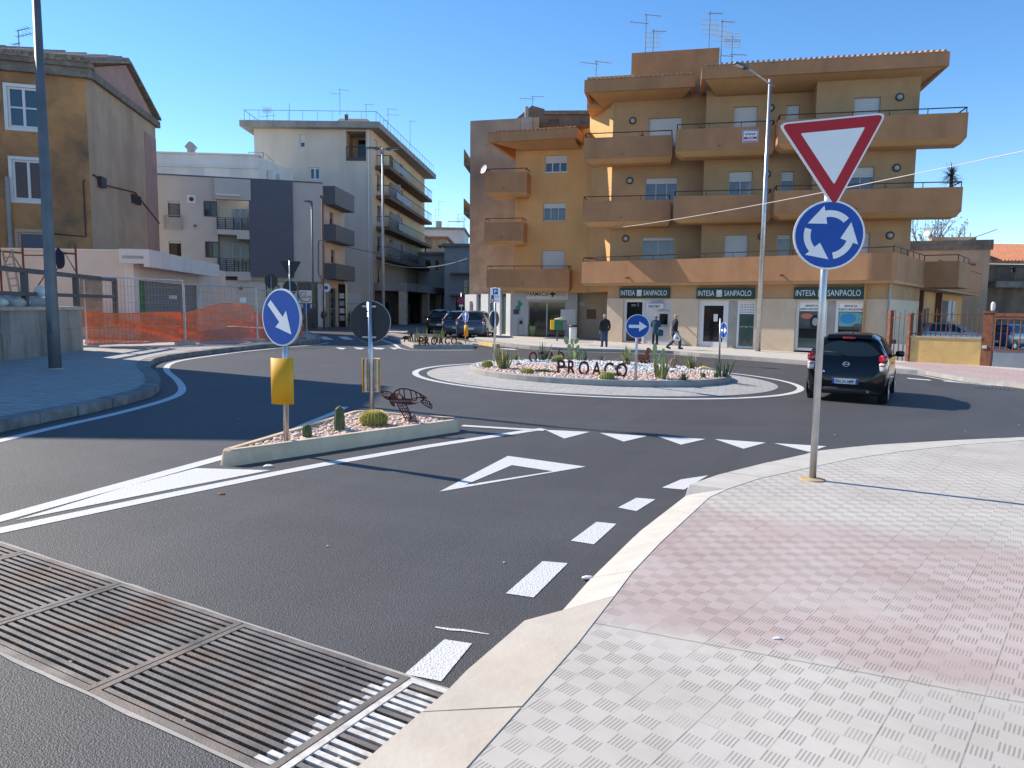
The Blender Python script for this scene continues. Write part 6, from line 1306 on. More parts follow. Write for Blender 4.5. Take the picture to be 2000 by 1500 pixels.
# roundabout planting
S_ = lambda px, Y: px * Y / 1450
for px, py, w_, h, lab in ((952, 719, 21, 15, 'round golden cactus at the left tip of the roundabout bed'), (1030, 730, 25, 11, 'low golden cactus at the front left rim by the green patch'), (1185, 742, 27, 16, 'golden cactus under the second O of the front lettering'), (1088, 709, 22, 14, 'golden cactus just above the letter P'), (1287, 713, 20, 11, 'golden cactus behind the sword plant right of the arrow sign'), (1019, 706, 12, 5, 'small flat yellow cactus near the left sign post')):
    p = onr(px, py); barrel(lab, p, S_(w_ / 2, p.y), S_(h, p.y), 'cactus_barrel', 18, 'spine', 1.3)
for px, py, h, n, sp, lab, sd_ in ((982, 722, 47, 26, .12, 'tallest sword plant with rusty tips at the left of the roundabout', 3), (1060, 706, 33, 16, .10, 'green sword plant between the back letters O and A', 4), (1137, 707, 25, 14, .13, 'grey green sword plant right of the big prickly pear', 5), (1291, 741, 38, 24, .12, 'striped sword plant right of the blue right-arrow sign', 6), (1349, 722, 30, 16, .08, 'sword plant behind the rusty stakes', 7), (1412, 738, 34, 24, .13, 'grey sword plant at the right end of the bed by the bare pole', 8)):
    p = onr(px, py); swordplant(lab, p, n + 8, S_(h, p.y) * 1.2, .032, sp, sd_, 'snake_leaf' if sd_ in (3, 6, 7) else 'agave', n2=4 if sd_ == 3 else 0)
for px, py, L, n, lab, sd_ in ((1008, 705, 15, 16, 'small blue green rosette behind the left sword plant', 1), (1175, 707, 13, 14, 'little blue green rosette behind the letter A', 2), (1335, 745, 17, 22, 'blue green agave rosette at the front right rim', 3)):
    p = onr(px, py); rosette('agave', lab, 'agave', p, n + 6, S_(L, p.y) * 1.25, .028, .3, 1.45, 'agave', .1, 'small agave rosettes', sd_)
p = onr(1223, 714); rosette('yucca', 'variegated yucca rosette on a stout stem behind the letter O', 'yucca', p, 34, .46, .022, .05, 1.5, 'snake_leaf', .3, None, 4, tr=(.1, .16))
p = onr(1089, 706); column('thin column cactus leaning behind the back letter O', p, .035, .42, (.06, 0), 5)
p = onr(1116, 706); q = S_(1, p.y)
pear('large prickly pear of many pale pads behind the front lettering', p, [(-.02, 0, 0, .085, .15, .1, .0), (-.15, .03, .04, .07, .10, .9, .25), (.10, .03, .08, .075, .17, -.9, -.1), (-.05, -.02, .28, .07, .12, .1, .12), (.17, .03, .30, .065, .10, .6, -.2), (.04, .03, .34, .05, .10, 1.0, -.05), (-.13, 0, .50, .075, .13, .1, .25), (.00, .02, .50, .055, .09, .5, -.1), (.10, .01, .52, .065, .1, -.3, -.4)])
p = onr(1280, 723); pear('pale prickly pear with two long pads beside the rusty animal', p, [(-.03, 0, .28, .075, .21, .5, .0), (.13, .02, .14, .08, .16, .2, -.15), (.19, .02, .30, .055, .13, .2, .0), (.02, .0, .10, .05, .13, .4, .05)], ([(0, 0, -.03), (-.02, 0, .15), (-.03, 0, .3)], [.035, .03, .022]))
p = onr(1317, 721); t = column('brown column cactus standing beside its bent arm', p, .035, .42, (.03, 0), 5, 'pear_wood')
mb = MB(); mb.tube([p + V(-.07, 0, -.02), p + V(-.09, 0, .18), p + V(-.05, 0, .27), p + V(0, 0, .25)], [.035, .038, .03, .02], 8); mb.tube([p + V(.03, 0, .24), p + V(.13, .02, .17), p + V(.19, .02, .08)], [.03, .035, .012], 8); mb.build('arms', M['pear_wood'], t, True)
for px, py, h, lab in ((1373, 740, 14, 'stubby dark cactus left of its twin by the stakes'), (1398, 739, 13, 'stubby dark cactus next to the grey sword plant at the right end')): p = onr(px, py); column(lab, p, .05, S_(h, p.y), (0, 0), 9, 'cactus', 'stub_cactus', 'stubby cacti')
p = onr(1365, 723); t = thing('creeping_cactus', 'yellowish cactus creeping along the pebbles behind the stubby cacti', 'cactus', p); mb = MB(); mb.tube([p + V(0, 0, .03), p + V(.12, 0, .06), p + V(.3, -.05, .03), p + V(.5, -.08, .02)], [.05, .06, .04, .015], 8); mb.build('stem', M['spine'], t, True)
for px, py, r_, m_, lab in ((1012, 715, .07, 'rock_dark', 'dark rock by the left sword plant'), (1311, 730, .07, 'kerb_dark', 'grey rock left of the rusty stakes'), (1103, 722, .08, 'rock_dark', 'dark rock behind the front letter R'), (1205, 722, .09, 'kerb_dark', 'grey rock behind the last front letter O')): p = onr(px, py); lump('rock', lab, 'rock', p + V(0, 0, r_ * .4), r_, m_, (1.2, 1, .8), int(px), 'rocks in the roundabout bed')
p = onisl(806, 822); lump('rock', 'smooth grey round stone at the foot of the turtle', 'rock', p + V(0, 0, .035), .062, 'kerb_dark', (1, 1, .9), 77)
# far island plants
for px, py, h, n, sd_, lab in ((808, 669, 20, 12, 11, 'dark leafy sword plant at the left of the far island lettering'), (824, 670, 32, 14, 12, 'yellow green sword plant behind the far letter R'), (855, 670, 33, 16, 13, 'yellow green sword plant behind the far letter A')): p = g(px, py, .14); swordplant(lab, p, n, S_(h, p.y), .045, .2, sd_, 'snake_leaf' if sd_ > 11 else 'agave')
for px, py, lab in ((827, 673, 'low golden cactus at the foot of the far letter R'), (895, 674, 'low golden cactus after the last far letter')): p = g(px, py, .13); barrel(lab, p, .17, .14, 'cactus_barrel', 14, 'spine', 1)
p = g(694, 641, .13); swordplant('spiky green plant at the foot of the far sign with a reflector', p, 16, 1.0, .06, .3, 15, 'agave')
for k, (px, lab) in enumerate(((672, 'scrubby green plant by the cream end wall, left one'), (684, 'scrubby green plant by the cream end wall, nearer the corner'))): p = atY(px, 630, 72); p.z = G(p.x, p.y, .1); rosette('shrub', lab, 'shrub', p, 40, 1.3, .09, .2, 1.5, 'leaf_dark', .5, 'scrubby plants by the cream end wall', 20 + k)
# =========================================================== CUT STEEL LETTERS AND ANIMALS
def letters(p0, p1, hgt, lab, mirror=False, m='corten', th=.012):
    t = thing('letter_row', lab, 'lettering', p0, 'rusty steel lettering'); d = (p1 - p0); L = d.length; u = d.normalized(); k = V(0, 0, 1); k = (k - u * k.dot(u)).normalized(); n_ = u.cross(k); s = 'PROACO' if not mirror else 'OCAORP'; W = [.72, .74, .98, .84, .84, .98]; W = W if not mirror else W[::-1]; tot = sum(W) + .22 * 5; x = 0
    for ch, w_ in zip(s, W):
        mb = MB(); c = p0 + u * (L * (x + w_ / 2) / tot); text_mb(mb, ch, c, -u if mirror else u, k, n_, hgt, th, width=L * w_ / tot, bold=.022); mb.build('letter', M[m], t); x += w_ + .22
    return t
letters(onr(1088, 730) + V(0, 0, .01), onr(1225, 738) + V(0, 0, .01), .33, 'dark rusty letters reading PROACO at the front of the roundabout')
letters(onr(1032, 707) + V(0, 0, .0), onr(1130, 705.5) + V(0, 0, .0), .30, 'rusty letters seen from behind at the back of the roundabout', True)
letters(g(818, 674.5, .14), g(892, 673, .14), .36, 'rusty letters reading PROACO on the far island by the side street', False)
def cut(name, lab, cat, o, sc, polys, lines, u=V(1, 0, 0), m='corten', th=.008, ox=0, oy=0, base='body', group=None):
    """flat steel plate figure: filled outlines and bars, drawn in plate units"""
    t = thing(name, lab, cat, o, group); k = V(0, 0, 1); n_ = u.cross(k); mb = MB(); Q = lambda x, y: o + u * ((x - ox) * sc) + k * ((oy - y) * sc)
    for pl_ in polys: a = [((x - ox) * sc, (oy - y) * sc) for x, y in pl_]; ar = sum(a[i][0] * a[(i + 1) % len(a)][1] - a[(i + 1) % len(a)][0] * a[i][1] for i in range(len(a))); mb.prism(a if ar > 0 else a[::-1], o - n_ * th / 2, u, k, n_, th)
    for w_, ln in lines:
        for (x0, y0), (x1, y1) in zip(ln[:-1], ln[1:]):
            a, b = Q(x0, y0), Q(x1, y1); d = (b - a); 
            if d.length < 1e-6: continue
            d = d.normalized(); mb.box((a + b) / 2, ((b - a).length + w_ * sc * .8, th * .98, w_ * sc), ax=(d, n_, d.cross(n_)))
    mb.build(base, M[m], t); return t, Q, n_
o = onisl(797, 825); 
T, Q, n_ = cut('turtle_cutout', 'rusty steel sea turtle cut from plate, standing on one flipper', 'sculpture', o, .000503 * .96, [
    [(500, 480), (560, 310), (640, 300), (700, 380), (720, 445), (840, 465), (850, 400), (930, 400), (960, 462), (1100, 490), (1120, 548), (1240, 560), (1370, 532), (1240, 592), (1080, 626), (900, 615), (760, 592), (650, 572), (520, 520)],
    [(300, 360), (380, 400), (470, 440), (560, 400), (530, 500), (460, 495), (380, 450)], [(520, 520), (640, 570), (668, 650), (640, 690), (570, 640), (525, 575)], [(1440, 370), (1540, 445), (1450, 455), (1400, 400)], [(262, 275), (330, 258), (345, 300), (310, 345)]],
    [(26, [(262, 275), (330, 258), (440, 255), (530, 278), (575, 320), (560, 400)]), (22, [(290, 360), (340, 380), (420, 400), (500, 430)]), (18, [(350, 290), (360, 330), (400, 340), (430, 300), (410, 270)]), (16, [(440, 350), (470, 300), (510, 330), (490, 390), (540, 380)]), (16, [(430, 380), (460, 410), (520, 410)]),
     (34, [(640, 290), (700, 235), (780, 195), (860, 178), (1000, 190), (1180, 240), (1350, 320), (1450, 385), (1530, 440)]), (26, [(770, 205), (782, 320), (722, 352), (730, 440)]), (22, [(650, 300), (722, 352)]), (24, [(782, 320), (870, 392)]), (30, [(908, 190), (925, 400)]), (30, [(1085, 220), (1110, 350), (1132, 470)]), (28, [(1225, 270), (1270, 430), (1235, 500)]), (28, [(1350, 335), (1375, 410), (1440, 465), (1370, 530)]), (30, [(940, 458), (1130, 472), (1270, 432), (1380, 410), (1450, 430)]), (24, [(1100, 520), (1235, 500)]),
     (26, [(1380, 500), (1480, 480), (1600, 530), (1680, 660), (1660, 715), (1560, 670), (1440, 600), (1380, 540), (1380, 500)]), (18, [(1440, 490), (1430, 590)]), (18, [(1500, 490), (1490, 625)]), (18, [(1560, 515), (1540, 655)]), (18, [(1610, 560), (1590, 680)]), (16, [(1400, 545), (1520, 560), (1640, 620)]), (16, [(1640, 600), (1620, 690)]),
     (30, [(720, 590), (800, 760), (900, 920), (1000, 1120)]), (30, [(1000, 1120), (1050, 1090), (1110, 990), (1080, 860), (1000, 680), (950, 610)]), (18, [(780, 600), (860, 740), (940, 880), (1000, 1000), (1030, 1090)]), (18, [(860, 610), (920, 740), (990, 860), (1060, 1000)]), (16, [(760, 660), (830, 640), (900, 650), (980, 650)]), (16, [(800, 740), (870, 720), (930, 730), (1020, 740)]), (16, [(850, 830), (910, 810), (980, 820), (1060, 830)]), (16, [(900, 910), (960, 900), (1020, 900), (1090, 900)]), (16, [(940, 990), (1000, 980), (1080, 970)]), (24, [(960, 700), (1040, 860), (1090, 980)])], ox=1020, oy=1110)
mb = MB(); text_mb(mb, 'www.proaco.it', Q(815, 535) + n_ * .005, V(-1, 0, 0), V(0, 0, 1), n_, .022, .002, width=.26, bold=.01); mb.build('lettering', M['kerb_grey'], T)
p = onr(1256, 713); cut('animal_cutout', 'rust brown steel animal figure beside the pale prickly pear', 'sculpture', p, .0129, [[(-17, -22), (-12, -24), (2, -23), (5, -30), (7, -38), (12, -39), (17, -35), (14, -31), (12, -22), (15, -20), (16, -14), (8, -16), (4, -12), (-2, -10), (-14, -12)]], [(3, [(-15, -12), (-14, -4), (-10, 0), (-4, -2), (-2, -8)]), (3, [(4, -12), (10, -14), (14, -9), (9, -5), (4, -7)]), (2.4, [(-6, -10), (-4, 0)]), (3, [(3, -12), (4, 1)]), (2.2, [(-14, -8), (-6, -9), (6, -6)])], m='corten_light', th=.02)
p = g(797, 668, .14); cut('bird_cutout', 'small dark steel bird figure at the left of the far island', 'sculpture', p, .022, [[(-12, -10), (-6, -13), (2, -12), (6, -18), (8, -22), (10, -17), (8, -10), (0, -6), (-8, -5)]], [(2, [(-6, -6), (-8, -1), (-3, 0)]), (2, [(0, -6), (2, 0), (-2, 1)])], th=.03)
# rusty stakes on a plate
p = onr(1356, 733); t = thing('stake_sculpture', 'rusty plate with a row of thin upright stakes', 'sculpture', p)
mb = MB(); slab_poly(mb, [(p.x - .22, p.y - .14), (p.x + .24, p.y - .1), (p.x + .2, p.y + .16), (p.x - .16, p.y + .14)], p.z - .0, p.z + .02); mb.build('plate', M['corten_light'], t)
for k in range(6): mb = MB(); x = p.x - .16 + .065 * k; mb.tube([V(x, p.y + .02 * (k % 3), p.z), V(x + .01, p.y, p.z + .26 + .02 * (k % 3)), V(x + .03, p.y, p.z + .28 + .02 * (k % 3))], .006, 5); mb.build('stake', M['corten'], t)
# =========================================================== ROAD SIGNS
def frame(yaw, roll=0):
    """sign axes: yaw>0 turns the face to the viewer's left; roll turns it in its own plane"""
    u = V(math.cos(yaw), -math.sin(yaw), 0); k = V(0, 0, 1); n_ = u.cross(k); return u * math.cos(roll) + k * math.sin(roll), k * math.cos(roll) - u * math.sin(roll), n_
def discpoly(r, n=40): return [(r * math.cos(2 * math.pi * i / n), r * math.sin(2 * math.pi * i / n)) for i in range(n)]
def plate(t, name, c, fr, poly, m, d0, d1, par=None): mb = MB(); mb.prism(poly, c + fr[2] * d0, fr[0], fr[1], fr[2], d1 - d0); return mb.build(name, M[m], par or t)
def pole(t, p0, p1, r, m='galv', n=14): mb = MB(); mb.tube([p0, p1], r, n); return mb.build('pole', M[m], t, True)
def rtri(s, rad, k=6):
    h = s * .8660; return rounded([(0, -h * 2 / 3), (s / 2, h / 3), (-s / 2, h / 3)], rad, k)
def brackets(t, c, fr, zs, w_=.16):
    for z in zs: mb = MB(); q = c + fr[1] * z - fr[2] * .045; mb.box(q, (w_, .04, .025), ax=(fr[0], fr[2], fr[1])); mb.build('bracket', M['galv'], t)
# give way + roundabout sign
base = g(1587, 937, KH); t = thing('road_sign', 'give way triangle over a blue roundabout disc on one grey pole', 'road sign', base, 'road signs on poles')
cd = atY(1619, 459, base.y - .05); fr = frame(math.radians(8), math.radians(4.5)); ct = atY(1627, 290, base.y - .05); top = atY(1627, 232, base.y)
pole(t, base - V(0, 0, .1), V(top.x, top.y + .02, top.z), .033)
sc = .318
d_ = plate(t, 'disc', cd, fr, discpoly(sc), 'sign_rim', -.02, 0); plate(t, 'back', cd, fr, discpoly(sc * .99), 'sign_back', -.026, -.0201, d_); plate(t, 'rim', cd, fr, discpoly(sc * .995), 'sign_white', .0, .002, d_); plate(t, 'face', cd, fr, discpoly(sc * .945), 'sign_blue', .002, .004, d_)
mb = MB()
for j in range(3):
    A = math.radians(120 * j); pts = []; a0, a1, at = math.radians(38), math.radians(97), math.radians(147)
    for q in range(9): a = a0 + (a1 - a0) * q / 8 + A; pts.append((.71 * math.cos(a), .71 * math.sin(a)))
    hb0 = a1 + A - .0; pts.append((.86 * math.cos(hb0), .86 * math.sin(hb0))); pts.append((.70 * math.cos(at + A), .70 * math.sin(at + A))); pts.append((.33 * math.cos(a1 + .02 + A), .33 * math.sin(a1 + .02 + A)))
    for q in range(9): a = a1 - (a1 - a0) * q / 8 + A; pts.append((.52 * math.cos(a), .52 * math.sin(a)))
    n = len(pts); ring_o = [cd + fr[0] * (x * sc) + fr[1] * (y * sc) + fr[2] * .0055 for x, y in pts]; mb.add(ring_o, [tuple(range(n))])
mb.build('arrows', M['sign_white'], d_)
s = .95
tr_ = plate(t, 'triangle', ct, fr, rtri(s, .08), 'sign_rim', -.02, 0); plate(t, 'back', ct, fr, rtri(s * .98, .08), 'sign_back', -.026, -.0201, tr_); plate(t, 'rim', ct, fr, rtri(s * .985, .078), 'sign_white', 0, .002, tr_); plate(t, 'border', ct, fr, rtri(s * .94, .06), 'sign_red', .002, .004, tr_); plate(t, 'face', ct, fr, rtri(s * .59, .015, 3), 'sign_white', .004, .006, tr_)
brackets(t, cd, fr, (-.15, .15)); brackets(t, ct, fr, (.1,))
mb = MB(); mb.lathe([(.12, -.0), (.115, .012), (.05, .02)], base, 14); mb.build('base_mortar', M['plug_mortar'], t)
# keep right sign on the splitter island
def reflector(t, c, fr, r, h, face='yellow_plastic', backm='yellow_back'):
    """convex marker panel round the front of the pole, hollow and ribbed behind"""
    mb = MB(); n = 16; v = []
    for z in (-h / 2, h / 2):
        for rr in (r, r - .012):
            for i in range(n + 1): a = math.pi * (-.05 + 1.1 * i / n); v.append(c + fr[0] * (rr * math.cos(a)) + fr[2] * (rr * .5 * math.sin(a)) + V(0, 0, z))
    m_ = n + 1; f = []
    for i in range(n): f += [(i, i + 1, 2 * m_ + i + 1, 2 * m_ + i), (m_ + i + 1, m_ + i, 3 * m_ + i, 3 * m_ + i + 1), (i + 1, i, m_ + i, m_ + i + 1), (2 * m_ + i, 2 * m_ + i + 1, 3 * m_ + i + 1, 3 * m_ + i)]
    f += [(0, 2 * m_, 3 * m_, m_), (n, m_ + n, 3 * m_ + n, 2 * m_ + n)]
    mb.add(v, f); b = mb.build('marker_panel', M[face], t, True)
    for q in (-.55, -.1, .45):
        mb = MB(); mb.box(c + fr[0] * (r * q * 1.3) - fr[2] * .005, (.03, .03, h * .94), ax=(fr[0], fr[2], V(0, 0, 1))); mb.build('back_rib', M[backm], b)
    mb = MB(); mb.box(c + fr[2] * r * .22, (r * 1.72, .01, h * .96), ax=(fr[0], fr[2], V(0, 0, 1))); mb.build('back_plate', M[backm], b)
    mb = MB(); 
    for z in (-1, 1): mb = MB(); mb.box(c + V(0, 0, z * h * .478), (r * 1.7, r * .3, .01), ax=(fr[0], fr[2], V(0, 0, 1))); mb.build('end_cap', M['galv'], b)
    return b
base = g(560, 865, .13); cd = atY(549, 620, base.y - .05); fr = frame(math.radians(33)); t = thing('keep_right_sign', 'blue disc, white arrow pointing down right, over a yellow marker on a leaning pole', 'road sign', base, 'road signs on poles')
topp = cd - fr[2] * .075 + V(-.02, 0, .2); cr = atY(551.5, 744, base.y - .02)
pole(t, base - V(.004, 0, .1), topp, .03); reflector(t, cr, frame(.15), .128, .505)
arrow = [(-.68, .44), (-.08, -.16), (-.29, -.34), (.54, -.58), (.28, .24), (.1, .02), (-.51, .60)]
def disc_sign(t, cd, fr, sc, arrow=None, face='sign_blue', th=.02, nm='disc'):
    d_ = plate(t, nm, cd, fr, discpoly(sc), 'sign_rim', -th, 0); plate(t, 'back', cd, fr, discpoly(sc * .99), 'sign_back', -th - .006, -th - .0001, d_); plate(t, 'rim', cd, fr, discpoly(sc * .995), 'sign_white', 0, .002, d_); plate(t, 'face', cd, fr, discpoly(sc * .945), face, .002, .004, d_)
    if arrow: mb = MB(); mb.add([cd + fr[0] * (x * sc) + fr[1] * (y * sc) + fr[2] * .0055 for x, y in arrow], [tuple(range(len(arrow)))]); mb.build('arrow', M['sign_white'], d_)
    return d_
disc_sign(t, cd, fr, .31, arrow[::-1] if sum(arrow[i][0] * arrow[(i + 1) % 7][1] - arrow[(i + 1) % 7][0] * arrow[i][1] for i in range(7)) < 0 else arrow); brackets(t, cd, fr, (-.16, .16))
# the same kind of sign seen from behind
base = g(727, 805, .13); cd = atY(722.5, 628.5, base.y); t = thing('sign_seen_from_behind', 'dark back of a round sign with a silver marker housing below', 'road sign', base, 'road signs on poles'); fr = frame(math.radians(180 + 6)); pole(t, base - V(0, 0, .1), V(cd.x + .0, base.y - .03, cd.z + .28), .034)
cdb = cd + V(0, .04, 0); d_ = disc_sign(t, cdb, fr, .302); brackets(t, cdb, fr, (-.22, .22), .2)
mb = MB(); mb.box(cdb - fr[2] * .027 + V(.2, 0, -.03), (.115, .002, .06)); q_ = mb.build('maker_sticker', M['pole_dark'], d_)
mb = MB(); c = cdb - fr[2] * .0285 + V(.2, 0, -.03)
for k in range(3): mb.box(c + V(-.01 + .004 * k, 0, .017 - .017 * k), (.085 - .02 * k, .001, .005))
for sg in (-1, 1): mb.box(c + V(.055 * sg, 0, 0), (.003, .001, .058)); mb.box(c + V(0, 0, .028 * sg), (.11, .001, .003))
mb.build('print', M['letter_grey'], q_)
cr = atY(725, 733, base.y + .03); reflector(t, cr, frame(math.radians(180)), .132, .5)
# right arrow on the roundabout
base = onr(1241, 745); cd = atY(1245.5, 637.5, base.y - .05); t = thing('right_arrow_sign', 'blue disc with a white arrow pointing right, standing in the roundabout bed', 'road sign', base, 'road signs on poles'); fr = frame(.1); pole(t, base - V(0, 0, .1), V(cd.x, base.y, cd.z + .2), .03); disc_sign(t, cd, fr, S_(23.2, base.y), [(-.74, -.13), (.12, -.13), (.12, -.42), (.78, 0), (.12, .42), (.12, .13), (-.74, .13)])
# parking plates with a sign back below
base = onr(965, 707); base = g(965, 707, .2); t = thing('parking_sign', 'white parking plate above a dark round sign back, left of the roundabout', 'road sign', base, 'road signs on poles'); cp = atY(967.5, 576.5, base.y - .04); fr = frame(-.12); pole(t, base - V(0, 0, .1), V(cp.x, base.y, cp.z + .22), .032); w_, h = S_(9.7, base.y), S_(14.5, base.y); P_ = plate(t, 'plate', cp, fr, [(-w_, -h), (w_, -h), (w_, h), (-w_, h)], 'sign_white', -.015, 0)
plate(t, 'blue_square', cp + fr[1] * h * .48, fr, [(-w_ * .5, -h * .38), (w_ * .5, -h * .38), (w_ * .5, h * .38), (-w_ * .5, h * .38)], 'sign_blue', 0, .003, P_); mb = MB(); text_mb(mb, 'P', cp + fr[1] * h * .26 + fr[2] * .0035, fr[0], fr[1], fr[2], h * .46, .002, bold=.03); mb.build('lettering', M['letter_white'], P_)
plate(t, 'small_symbol', cp - fr[1] * h * .22 - fr[0] * w_ * .55, fr, [(-.04, -.05), (.04, -.05), (.04, .05), (-.04, .05)], 'sign_blue', 0, .003, P_); plate(t, 'red_symbol', cp - fr[1] * h * .72 - fr[0] * w_ * .55, fr, discpoly(.06, 12), 'sign_red', 0, .003, P_); mb = MB(); c = cp - fr[1] * h * .72 - fr[0] * w_ * .55 + fr[2] * .005; mb.box(c, (.09, .004, .02), ax=(fr[0], fr[2], fr[1])); mb.box(c + fr[2] * .002, (.02, .004, .09), ax=(fr[0], fr[2], fr[1])); mb.build('cross', M['letter_white'], P_); mb = MB()
for k in range(3): mb.box(cp - fr[1] * h * (.12 + .16 * k + (.25 if k == 2 else 0)) + fr[0] * w_ * .3 + fr[2] * .003, (w_ * .9, .004, .015), ax=(fr[0], fr[2], fr[1]))
mb.build('lines', M['letter_grey'], P_)
cb_ = atY(964, 623.5, base.y - .06); frb = frame(math.radians(180 - 58)); disc_sign(t, cb_ + V(0, .12, 0), frb, S_(17, base.y)); brackets(t, cb_ + V(0, .12, 0), frb, (-.2, .2), .1)
# edge-on sign at the right of the roundabout
base = onr(1405, 703); cd = atY(1412, 645, base.y); t = thing('edge_on_sign', 'round sign seen edge-on, on the pole at the right end of the roundabout', 'road sign', base, 'road signs on poles'); pole(t, base - V(0, 0, .1), V(atY(1407, 628, base.y).x, base.y, atY(1407, 622, base.y).z), .03); disc_sign(t, V(cd.x + .01, cd.y - .05, cd.z), frame(math.radians(76)), .27, [(-.74, -.13), (.12, -.13), (.12, -.42), (.78, 0), (.12, .42), (.12, .13), (-.74, .13)]); 
# signs across the road on the left
def pole_at(px, Y, ytop, h=.12): b = atY(px, 600, Y); b = V(b.x, b.y, G(b.x, b.y, h)); return b, atY(px, ytop, Y)
b, tp = pole_at(567, 33, 509); t = thing('give_way_back', 'dark back of a give way triangle with a round sign back beneath, across the road', 'road sign', b, 'road signs on poles'); pole(t, b, V(b.x, b.y, tp.z), .035); fr = frame(math.radians(180)); c = atY(567, 522, 33) + V(0, .06, 0); d_ = plate(t, 'triangle', c, fr, rtri(.93, .07), 'sign_back', 0, .02); plate(t, 'face', c, fr, rtri(.9, .07), 'sign_white', .02, .023, d_); c2 = atY(566, 562, 33) + V(0, .06, 0); disc_sign(t, c2, fr, .32)
b, tp = pole_at(530, 41, 539); t = thing('stop_sign_back', 'dark back of an octagonal sign, left of the give way back', 'road sign', b, 'road signs on poles'); pole(t, b, V(b.x, b.y, tp.z), .035); fr = frame(math.radians(180 - 50)); c = atY(529, 549, 41) + V(0, .07, 0); d_ = plate(t, 'octagon', c, fr, [(.42 * math.cos(math.radians(22.5 + 45 * k)), .42 * math.sin(math.radians(22.5 + 45 * k))) for k in range(8)], 'sign_back', 0, .02); plate(t, 'face', c, fr, [(.41 * math.cos(math.radians(22.5 + 45 * k)), .41 * math.sin(math.radians(22.5 + 45 * k))) for k in range(8)], 'sign_white', .02, .023, d_)
b, tp = pole_at(634, 52, 553); t = thing('no_parking_disc', 'small pale blue centred disc on a thin pole by the cafe corner', 'road sign', b, 'road signs on poles'); pole(t, b, V(b.x, b.y, tp.z), .035); fr = frame(-.2); c = atY(637, 562, 51.9); d_ = plate(t, 'disc', c, fr, discpoly(.3), 'panel_white', -.02, 0); plate(t, 'face', c, fr, discpoly(.13, 20), 'sign_blue', 0, .004, d_)
c = atY(631, 615, 51.9); disc_sign(t, c + V(0, .1, 0), frame(math.radians(180 - 60)), .3)
b, tp = pole_at(901, 58, 572); t = thing('no_stopping_sign', 'red rimmed blue disc with a white panel below, beside the parked cars', 'road sign', b, 'road signs on poles'); pole(t, b, V(b.x, b.y, tp.z), .035); fr = frame(0); c = atY(900.5, 587, 57.9); d_ = plate(t, 'disc', c, fr, discpoly(.29), 'sign_red', -.02, 0); plate(t, 'face', c, fr, discpoly(.21), 'sign_blue', 0, .004, d_); mb = MB(); 
for a in (45, 135): mb.box(c + fr[2] * (.006 + .0005 * (a > 90)), (.5, .004, .05), ax=(fr[0] * math.cos(math.radians(a)) + fr[1] * math.sin(math.radians(a)), fr[2], fr[1] * math.cos(math.radians(a)) - fr[0] * math.sin(math.radians(a))))
mb.build('bars', M['sign_red'], d_); c2 = atY(900.5, 597, 57.9); plate(t, 'panel', c2, fr, [(-.17, -.08), (.17, -.08), (.17, .08), (-.17, .08)], 'sign_white', -.015, 0)
b = g(909, 669, .15); t = thing('far_arrow_sign', 'narrow blue disc and yellow marker on the far island', 'road sign', b, 'road signs on poles'); cd = atY(909.5, 617, b.y); pole(t, b, V(b.x, b.y, cd.z + .2), .03); disc_sign(t, cd - V(0, .06, 0), frame(math.radians(58)), S_(11.5, b.y), [(-.13, -.74), (.13, -.74), (.13, .12), (.42, .12), (0, .78), (-.42, .12), (-.13, .12)]); reflector(t, atY(910.5, 646, b.y), frame(.3), S_(4.2, b.y), S_(22, b.y))
b = g(693, 642, .14); t = thing('far_sign_back', 'far grey pole with a silver marker housing, before the porch pillars', 'road sign', b, 'road signs on poles'); pole(t, b, atY(693, 603, b.y), .04); reflector(t, atY(693, 627, b.y), frame(math.radians(180)), .15, .6)
# direction board and poster by the stone house
c = atY(929, 598, 51.5); t = thing('direction_board', 'cream board with a black road layout on a bracket beside the parked cars', 'sign board', c); fr = frame(0); d_ = plate(t, 'board', c, fr, [(-.42, -.34), (.42, -.34), (.42, .34), (-.42, .34)], 'spine_pale', -.02, 0); mb = MB(); L_ = [(-.3, -.02), (-.1, -.02), (-.03, .1), (.05, .1), (.1, -.02), (.3, .0)]
for a, b in zip(L_[:-1], L_[1:]): mb.bar(c + fr[0] * a[0] + fr[1] * a[1] + fr[2] * .004, c + fr[0] * b[0] + fr[1] * b[1] + fr[2] * .004, .035, .006)
for y in (.18, -.12): mb.bar(c + fr[0] * .1 + fr[1] * y + fr[2] * .004, c + fr[0] * .33 + fr[1] * y + fr[2] * .004, .03, .006)
mb.build('road_symbol', M['letter_dark'], d_); mb = MB(); mb.tube([c + V(.3, .05, -2.6), c + V(.3, .05, .3)], .035, 8); mb.build('post', M['pole_grey'], t)
c = atY(949, 609, 51); t = thing('poster_board', 'white portrait poster board with dark drawing, right of the cream board', 'sign board', c); d_ = plate(t, 'board', c, fr, [(-.28, -.5), (.28, -.5), (.28, .42), (-.28, .42)], 'sticker', -.02, 0); mb = MB(); mb.tube([c + fr[0] * (.14 * math.cos(a)) + fr[1] * (.14 * math.sin(a) - .15) + fr[2] * .005 for a in [math.radians(q) for q in range(20, 300, 25)]], .022, 5); mb.box(c + fr[1] * .2 + fr[2] * .004, (.36, .004, .1), ax=(fr[0], fr[2], fr[1])); mb.build('drawing', M['letter_dark'], d_); mb = MB(); mb.bar(c + V(0, .04, -2.4), c + V(0, .04, .3), .05); mb.build('post', M['pole_grey'], t)
